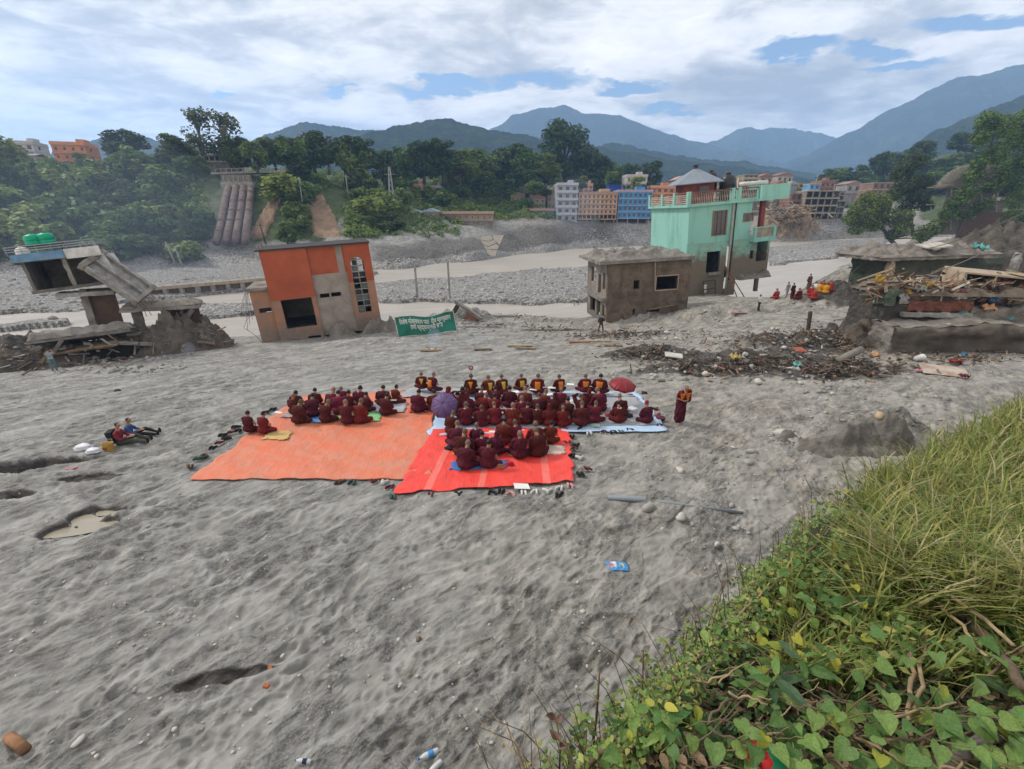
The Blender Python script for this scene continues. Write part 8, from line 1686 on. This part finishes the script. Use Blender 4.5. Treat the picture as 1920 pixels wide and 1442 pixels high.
def leaf_mesh(kind, seed, curl=.25, fold=.25):
    r = random.Random(seed); O = leaf_outline(kind); n = len(O); V = []; Fs = []
    mid = [(0, t) for t in (0.0, .3, .6, 1.0)]
    def z(x, y): return -fold * abs(x) * -1 - curl * (y - .3) ** 2 + .035 * math.sin(y * 9 + seed) * abs(x) * 4
    for k, s in enumerate((1.0, .5)): V += [(x * s, .38 + (y - .38) * (s if x else 1) if s < 1 else y, 0) for x, y in O]
    V = [(x, y, z(x, y)) for x, y, _ in V] + [(0, .38, z(0, .38))]
    for i in range(n): j = (i + 1) % n; Fs += [(i, j, n + j, n + i), (n + i, n + j, 2 * n)]
    return MB().add(V, Fs).mesh('leaf', HEART, True)
LM = {k: [leaf_mesh(k, s, c, f) for s, c, f in ((1, .2, .2), (2, .45, .1), (3, .1, .35), (4, .6, .25))] for k in ('heart', 'lance', 'oval')}
def put_leaf(parent, kind, base, direc, size, mat, roll=None):
    """leaf from its stalk point along a direction"""
    d = Vector(direc).normalized(); up = Vector((random.gauss(0, .35), random.gauss(-.25, .35), 1)); x = d.cross(up).normalized(); zv = x.cross(d)
    R = Matrix((x, d, zv)).transposed(); o = link('leaf', random.choice(LM[kind]), parent); o.matrix_local = Matrix.Translation(base) @ R.to_4x4() @ Matrix.Scale(size, 4)
    o.material_slots[0].link = 'OBJECT'; o.material_slots[0].material = mat; return o
def vine(label, pts, leaves, kind, size, mats, r=.006, lift=(.05, .22), name='vine', stem=STEM, down=False, group='plants on the bank'):
    """creeping stem through bank points with leaves on stalks, every leaf its own part"""
    P = [p for p in pts if p is not None]
    if len(P) < 2: return
    root = thing(name, label, 'plant', P[0], group=group); P = [p - root.location for p in P]
    MB().tube(P, [r * (1 - .5 * i / len(P)) for i in range(len(P))], 5).build('stem', stem, root, True); st = MB()
    for k in range(leaves):
        t = (k + random.random()) / leaves * (len(P) - 1); i = min(int(t), len(P) - 2); b = P[i].lerp(P[i + 1], t - i); e = b + Vector((random.uniform(-.12, .12), random.uniform(-.16, .02), random.uniform(*lift)))
        st.tube([b, b.lerp(e, .6) + Vector((0, 0, .02)), e], .0025, 4)
        d = (random.gauss(0, .6), random.gauss(-.65, .4), random.gauss(-.15, .25)); put_leaf(root, kind, e, d, size * random.uniform(.7, 1.25), random.choice(mats))
    s = st.build('leaf_stalks', STEMG, root, True); s['kind'] = 'stuff'; return root
random.seed(21)
def bl(px, py, lift=.08): return onbank(px, py, lift)
HM = [HEART] * 6 + [LANCE] * 2 + [HEARTY]
heart = [('heart-leaved vine at the bottom near the red and green ball', [(1330, 1425), (1400, 1400), (1470, 1395), (1540, 1400)], 20), ('heart-leaved vine at the bottom centre of the plants', [(1500, 1350), (1560, 1370), (1640, 1380), (1700, 1400)], 20), ('heart-leaved vine along the bottom right', [(1650, 1430), (1720, 1420), (1800, 1430), (1880, 1440)], 18), ('heart-leaved vine above the bottom right corner', [(1700, 1350), (1780, 1340), (1850, 1380), (1910, 1390)], 14), ('heart-leaved vine in the middle of the bank', [(1560, 1230), (1620, 1225), (1670, 1240), (1700, 1290)], 14), ('heart-leaved vine with yellow leaves below the woody stem', [(1400, 1230), (1450, 1225), (1490, 1240), (1520, 1260)], 13), ('heart-leaved vine reaching the woody stem', [(1480, 1160), (1560, 1150), (1620, 1160)], 10), ('heart-leaved vine at the right under the grass', [(1740, 1240), (1800, 1230), (1860, 1260), (1910, 1290)], 12), ('heart-leaved vine climbing into the grass', [(1730, 1065), (1790, 1060), (1840, 1075)], 7), ('heart-leaved vine at the left tip of the plants', [(1150, 1430), (1210, 1400), (1280, 1400)], 12), ('heart-leaved vine between dry stalks', [(1560, 1310), (1610, 1320), (1660, 1330)], 9), ('heart-leaved vine low in the right corner', [(1830, 1420), (1880, 1400), (1915, 1430)], 8)]
for k, (lab, pts, n) in enumerate(heart): vine(lab, [bl(*p) for p in pts], int(n * 1.3), 'heart', .056 if k not in (3, 7) else .064, HM if k != 5 else [HEARTY, HEARTY, HEART], lift=(.06, .2))
lance = [('lance-leaved plant left of the middle of the bank', 1420, 1330, .13, 12), ('lance-leaved plant with drooping leaves by the woody stem', 1560, 1180, .125, 10), ('lance-leaved plant leaning over the dry stalks', 1640, 1100, .15, 11), ('lance-leaved plant at the right edge of the bank', 1830, 1200, .15, 9), ('lance-leaved plant low at the bottom centre', 1480, 1290, .12, 9), ('lance-leaved plant in the right corner', 1880, 1330, .15, 9), ('lance-leaved plant in front of the grass', 1700, 1140, .14, 9), ('lance-leaved plant at the lower left tip', 1250, 1410, .10, 9), ('young lance-leaved plant near the left tip', 1180, 1395, .09, 8)]
for lab, px, py, s, n in lance:
    p = bl(px, py, .02)
    if p is None: continue
    root = thing('leafy_plant', lab, 'plant', p, group='plants on the bank'); top = Vector((random.uniform(-.05, .05), -.02, .22)); MB().tube([(0, 0, -.05), top * .5, top], [.008, .006, .003], 5).build('stem', STEMG, root, True)
    for k in range(n):
        a = 2.4 * k; h = .3 + .7 * k / n; put_leaf(root, 'lance', top * h, (math.cos(a), math.sin(a) - .25, .35 - .5 * random.random()), s * random.uniform(.75, 1.2), random.choice([LANCE, LANCE, DEEP, HEART]))
oval = [('small-leaved bush at the crest left of the woody stem', [(1310, 1110), (1350, 1090), (1400, 1090)], 22, .045), ('small-leaved bush below the stones', [(1420, 1040), (1480, 1010), (1540, 985)], 24, .05), ('small-leaved shrub beside the pink flowers', [(1560, 960), (1600, 930), (1640, 905)], 22, .055), ('leafy sprig at the bottom left end of the plants', [(1020, 1425), (1040, 1400), (1060, 1420)], 10, .07), ('leafy sprig on the lower crest', [(1180, 1370), (1230, 1340), (1280, 1300)], 16, .05), ('green shrub at the crest in the middle', [(1500, 1060), (1560, 1040), (1620, 1020)], 26, .06), ('green shrub behind the heart-leaved vine', [(1600, 1090), (1680, 1060), (1750, 1090)], 24, .06), ('leafy tangle right of the woody stem', [(1330, 1240), (1360, 1190), (1420, 1150)], 24, .05), ('leafy tangle over the dry stalks', [(1450, 1130), (1520, 1110), (1580, 1090)], 22, .055)]
for lab, pts, n, s in oval: vine(lab, [bl(px, py, .12) for px, py in pts], n, 'oval', s, [LANCE, HEART, LANCE, DEEP, HEARTY], .005, (.02, .2), 'leafy_plant', STEMG)
dry = [('dry curled leaves in the middle of the bank', [(1590, 1250), (1620, 1260), (1640, 1275)], 7, .09), ('dry curled leaves at the bottom left', [(1240, 1400), (1270, 1395), (1300, 1410)], 8, .06), ('dry curled leaves near the right stalks', [(1760, 1110), (1790, 1130), (1820, 1150)], 8, .09), ('dry leaves at the bottom edge', [(1380, 1420), (1420, 1425), (1460, 1420)], 7, .07)]
for lab, pts, n, s in dry: vine(lab, [bl(px, py, .06) for px, py in pts], n, 'oval', s, [DRY], .004, (.01, .1), 'dry_plant')
# woody stems
def woody(label, pts, r, lift=.1, name='woody_stem', mat=STEM):
    P = [onbank(px, py, lift) for px, py in pts]; P = [p for p in P if p is not None]
    if len(P) < 2: return
    Q = []
    for i in range(len(P) - 1):
        for t in (0, .25, .5, .75): Q.append(P[i].lerp(P[i + 1], t) + Vector((random.gauss(0, .005), random.gauss(0, .005), random.gauss(0, .005))))
    Q.append(P[-1]); o = MB().tube([q - Q[0] for q in Q], [r * (1.1 - .4 * i / len(Q)) for i in range(len(Q))], 7).build(name, mat, None, True, Q[0]); tag(o, label, 'stem', 'stems on the bank')
STEMY = M('dry_stalk', (.34, .25, .14), col2=(.20, .14, .08), vs_=8, bump=.2)
woody('thick brown stem along the crest of the bank', [(1100, 1440), (1200, 1350), (1290, 1250), (1370, 1160), (1460, 1090), (1580, 970)], .010, .14); woody('thinner stem twisted along the crest stem', [(1105, 1435), (1210, 1352), (1280, 1250), (1380, 1162), (1450, 1085)], .007, .13, mat=STEMY); woody('second brown stem just below the crest stem', [(1150, 1435), (1260, 1335), (1360, 1220), (1440, 1170)], .011, .1)
woody('thick grey-brown branch in the lower right corner', [(1760, 1440), (1830, 1400), (1910, 1345), (1930, 1330)], .022, .12, mat=M('grey_bark', (.15, .125, .10), bump=.4)); woody('bent brown branch at the right', [(1760, 1140), (1820, 1160), (1870, 1220), (1920, 1290)], .024, .2)
woody('pale dry stalk hanging in the middle', [(1700, 1200), (1715, 1260), (1700, 1330), (1710, 1380)], .009, .15, mat=STEMY); woody('pale dry stalk beside it to the right', [(1735, 1190), (1728, 1270), (1715, 1330)], .008, .16, mat=STEMY); woody('pale dry stalk bent over at right', [(1770, 1110), (1830, 1150), (1900, 1210)], .010, .28, mat=STEMY); woody('pale dry stalk under the bent branch', [(1760, 1130), (1800, 1170), (1850, 1230)], .008, .24, mat=STEMY)
for k in range(110):
    px = 1250 + (660 * (k + random.random()) / 110); py = random.uniform(max(1150, 2600 - px * 1.05), 1440); a = random.uniform(-.9, .9); L_ = random.uniform(60, 170)
    woody('thin brown tendril, %s from left in the tangle of the bank' % ordinal(k + 1), [(px, py), (px + L_ * .5 * math.cos(a), py - L_ * .5 * math.sin(a) + random.uniform(-15, 15)), (px + L_ * math.cos(a), py - L_ * math.sin(a))], random.uniform(.002, .0055), random.uniform(.04, .2), 'tendril', random.choice([STEM, STEMY, STEM]))
# upright stalks standing clear of the bank
def stalk(label, px0, py0, px1, py1, r=.007, tip=None):
    a = onbank(px0, py0, .02) or at(px0, py0, 1.3); f = a.y; b = at(px1, py1, f + .05); t = thing('stalk', label, 'stem', a); MB().tube([Vector((0, 0, -.1)), (b - a) * .5 + Vector((.01, 0, 0)), b - a], [r, r * .8, r * .5], 5).build('stem', STEM, t, True)
    if tip == 'leaf':
        for k in range(5): put_leaf(t, 'oval', (b - a) * (.4 + .15 * k), (math.cos(k * 2.4), math.sin(k * 2.4), .6), .05, M('bronze_leaf', (.12, .06, .04), rough=.5, bump=0))
    elif tip == 'flower':
        for k in range(6): put_leaf(t, 'oval', (b - a) * (.8 + .04 * k), (math.cos(k * 2.4), math.sin(k * 2.4), .8), .022, M('pink_petal', (.55, .33, .40), rough=.6, bump=0))
stalk('bare brown stalk standing against the silt', 1105, 1430, 1124, 1258, .009); stalk('bent thin stalk right of the bare stalk', 1195, 1360, 1206, 1218, .006); stalk('slim stalk with bronze leaves at the bottom tip', 1050, 1438, 1042, 1345, .005, 'leaf'); stalk('slim stalk with bronze leaves right of the first', 1100, 1436, 1090, 1382, .005, 'leaf'); stalk('dark dry stalk against the silt by the pipe end', 1598, 950, 1578, 865, .008); stalk('pink flower stalk at the crest', 1575, 975, 1545, 985, .004, 'flower'); stalk('pink flower stalk right of the other', 1655, 985, 1650, 968, .004, 'flower'); stalk('pink flower stalk near the shrub', 1670, 1000, 1668, 975, .004, 'flower')
# grasses and small cover (nobody could count them)
def grass(name, label, n, seed, region, mats, lmin, lmax, w=.006, lean=.7):
    rng = np.random.default_rng(seed); m = n * 4; px = rng.uniform(region[0], region[1], m); py = rng.uniform(region[2], region[3], m)
    ok = py > np.interp(px, [1500, 1580, 1640, 1700, 1860, 1920, 2000], [1100, 1000, 905, 860, 775, 745, 710]) - 6
    P = onbank_many(px[ok], py[ok], np.full(ok.sum(), .02))[:n]; n = len(P); a = rng.uniform(0, 6.283, n); L_ = rng.uniform(lmin, lmax, n); d = np.stack([np.cos(a) * .9 - .25, np.sin(a) * .7 - .1, np.zeros(n)], -1) * rng.uniform(.3, 1, n)[:, None] * lean
    sd = np.stack([-np.sin(a), np.cos(a), np.zeros(n)], -1); wv = (w * rng.uniform(.6, 1.5, n))[:, None]; R = []
    for t, ww in ((0, 1), (.35, .9), (.7, .6), (1, .08)):
        q = P + d * (L_ * t * t)[:, None] + np.array([0, 0, 1]) * (L_ * (t - .38 * t * t * lean))[:, None]; R += [q - sd * wv * ww, q + sd * wv * ww]
    V = np.stack(R, 1).reshape(-1, 3); k = np.arange(n)[:, None] * 8; Q = np.concatenate([k + np.array([[0, 1, 3, 2]]), k + np.array([[2, 3, 5, 4]]), k + np.array([[4, 5, 7, 6]])], 0); mi = np.tile(rng.integers(0, len(mats), n), 3)
    tag(link(name, np_mesh(name, V, Q, mats, mi=mi)), label, 'grass', kind='stuff')
G1 = veg_mat('grass_green', (.20, .25, .06), (.13, .18, .04), .35, 0); G2 = veg_mat('grass_yellow', (.38, .36, .10), (.28, .27, .075), .35, 0); G3 = veg_mat('grass_straw', (.48, .41, .22), (.36, .30, .15), .25, 0)
grass('grass', 'long yellow-green grass covering the upper right bank', 7500, 31, (1600, 1990, 720, 1200), [G1, G2, G1, G3, G2, G1], .14, .62, .0055, .85); grass('grass', 'short green grass at the foot of the long grass', 3500, 32, (1450, 1990, 900, 1300), [G1, G1, G2], .12, .32, .005)
def cover(name, label, n, size, mats, seed, region, lift, band=999):
    rng = np.random.default_rng(seed); m = n * 6; px = rng.uniform(region[0], region[1], m); py = rng.uniform(region[2], region[3], m)
    ok = py > np.interp(px, [1000, 1160, 1400, 1560, 1640, 1860, 2000], [1440, 1350, 1095, 985, 915, 800, 750])
    ok &= py < np.interp(px, [1000, 1160, 1400, 1560, 1640, 1860, 2000], [1440, 1350, 1095, 985, 915, 800, 750]) + band
    P = onbank_many(px[ok], py[ok], rng.uniform(0, lift, ok.sum()))[:n]; n = len(P); V, Q, mi = leaf_cloud(P, [.02 + lift * .15] * n, n * 5, size, rng, flat=1.0, mats=range(len(mats))); tag(link(name, np_mesh(name, V, Q, mats, smooth=False, mi=mi)), label, 'foliage', kind='stuff')
cover('leaf_litter', 'brown leaf litter and shaded leaves under the vines', 1800, .02, [DRY, DEEP, STEM, STEMY, DRY], 41, (1020, 1920, 1050, 1442), .03); cover('small_foliage', 'fine green foliage along the crest of the bank', 1500, .013, [LANCE, HEART, DEEP, G2], 42, (1150, 1700, 900, 1440), .16, 110); cover('small_foliage', 'fine green foliage among the grass', 900, .02, [LANCE, G1, G2], 43, (1560, 1960, 800, 1250), .2); cover('small_foliage', 'small green leaves between the vines', 320, .02, [LANCE, HEART, DEEP], 44, (1250, 1920, 1130, 1442), .1)
def fringe():
    rng = np.random.default_rng(51); t = rng.uniform(1.7, 6, 1500); i = t.astype(int); f_ = (t - i)[:, None]; q = BE[i] * (1 - f_) + BE[i + 1] * f_; d = BE[i + 1] - BE[i]; nrm = np.stack([d[:, 1], -d[:, 0]], -1); nrm /= np.linalg.norm(nrm, axis=1)[:, None]
    cl = sm(-.25, .25, pn(t * 9, t * 0 + 2, 5)); o = rng.uniform(-.30, .12, 1500); xy = q[:, :2] + nrm * o[:, None]; z = np.maximum(bank_z(xy[:, 0], xy[:, 1]), q[:, 2] - .55) + rng.random(1500) ** 1.6 * .26 * cl
    P = np.column_stack([xy, z]); V, Q, mi = leaf_cloud(P, [.05] * 1500, 11000, .016, rng, flat=.8, mats=range(5)); tag(link('small_foliage', np_mesh('small_foliage', V, Q, [LANCE, HEART, DEEP, G2, LANCE], smooth=False, mi=mi)), 'sprigs and small leaves overhanging the edge of the bank', 'foliage', kind='stuff')
    mb = MB(); r = random.Random(5)
    for k in range(0, 1500, 6):
        p = Vector(P[k]); a = Vector((r.gauss(-.1, .12), r.gauss(.08, .12), r.uniform(.08, .3))); mb.tube([p - Vector((0, 0, .2)), p + a * .5, p + a], [.003, .0025, .001], 4, r.randrange(2))
    tag(mb.build('dry_stalks', [STEM, STEMY]), 'thin stalks bristling along the edge of the bank', 'stalks', kind='stuff')
fringe()
rb = thing('ball', 'red and green ball half hidden in leaves at the bottom', 'ball', bl(1440, 1436, .05), scale=.075); V, Fs = sph((0, 0, 0), 1, 3); RB_ = M('ball_red', (.45, .02, .02), rough=.5, bump=0)
mb = MB(); mb.add(V, Fs); mb.m = [1 if abs(sum(V[i][0] for i in f) / 3 - .1) < .3 else 0 for f in Fs]; mb.build('ball_skin', [RB_, M('ball_green', (.01, .20, .08), rough=.5, bump=0)], rb, True)
# ------------------------------------------------------------------ haze
def haze():
    mb = MB().box((-5200, -400, -12), (5200, 5200, 820))
    m = bpy.data.materials.new('haze_air'); m.use_nodes = True; nt = m.node_tree; nt.nodes.clear()
    out = nd(nt, 'ShaderNodeOutputMaterial'); v = nd(nt, 'ShaderNodeVolumePrincipled')
    v.inputs['Color'].default_value = (0.38, 0.62, 1.0, 1); v.inputs['Density'].default_value = 0.00030; v.inputs['Anisotropy'].default_value = 0.0
    nt.links.new(v.outputs[0], out.inputs['Volume'])
    o = mb.build('haze', m); o['kind'] = 'stuff'; tag(o, 'thin blue haze filling the valley air', 'haze', kind='stuff')
haze()

def smoke(label, px, py0, py1, y, r0, r1, dens, lean=0.0):
    """thin plume: a closed, widening body of even faint smoke"""
    a, b = at(px, py0, y), at(px, py1, y); h = b.z - a.z; T_ = np.linspace(0, 1, 20)
    pts = [Vector((lean * h * t, 0, h * t)) for t in T_]; mb = MB().tube(pts, [.01 + r1 * math.sin(math.pi * t ** 1.25) for t in T_], 28)
    m = bpy.data.materials.new('smoke_air'); m.use_nodes = True; nt = m.node_tree; nt.nodes.clear(); out = nd(nt, 'ShaderNodeOutputMaterial'); v = nd(nt, 'ShaderNodeVolumePrincipled'); v.inputs['Color'].default_value = (.62, .74, 1, 1); v.inputs['Density'].default_value = dens
    nt.links.new(v.outputs[0], out.inputs['Volume']); tag(mb.build('smoke', m, None, True, a), label, 'smoke', kind='stuff')
smoke('thin white smoke above the little ash heap', 812, 655, 612, on(812, 655).y, .1, .55, .22, .15)
smoke('faint blue smoke drifting before the left wooded slope', 270, 640, 190, 98, 5, 26, .002, .06)
smoke('faint grey smoke rising beside the grey tower block', 1082, 480, 320, 186, 3, 11, .005, -.1)
smoke('wisp of smoke at the right end of the left ruin', 352, 672, 640, on(352, 668).y, .08, .5, .2, .3)
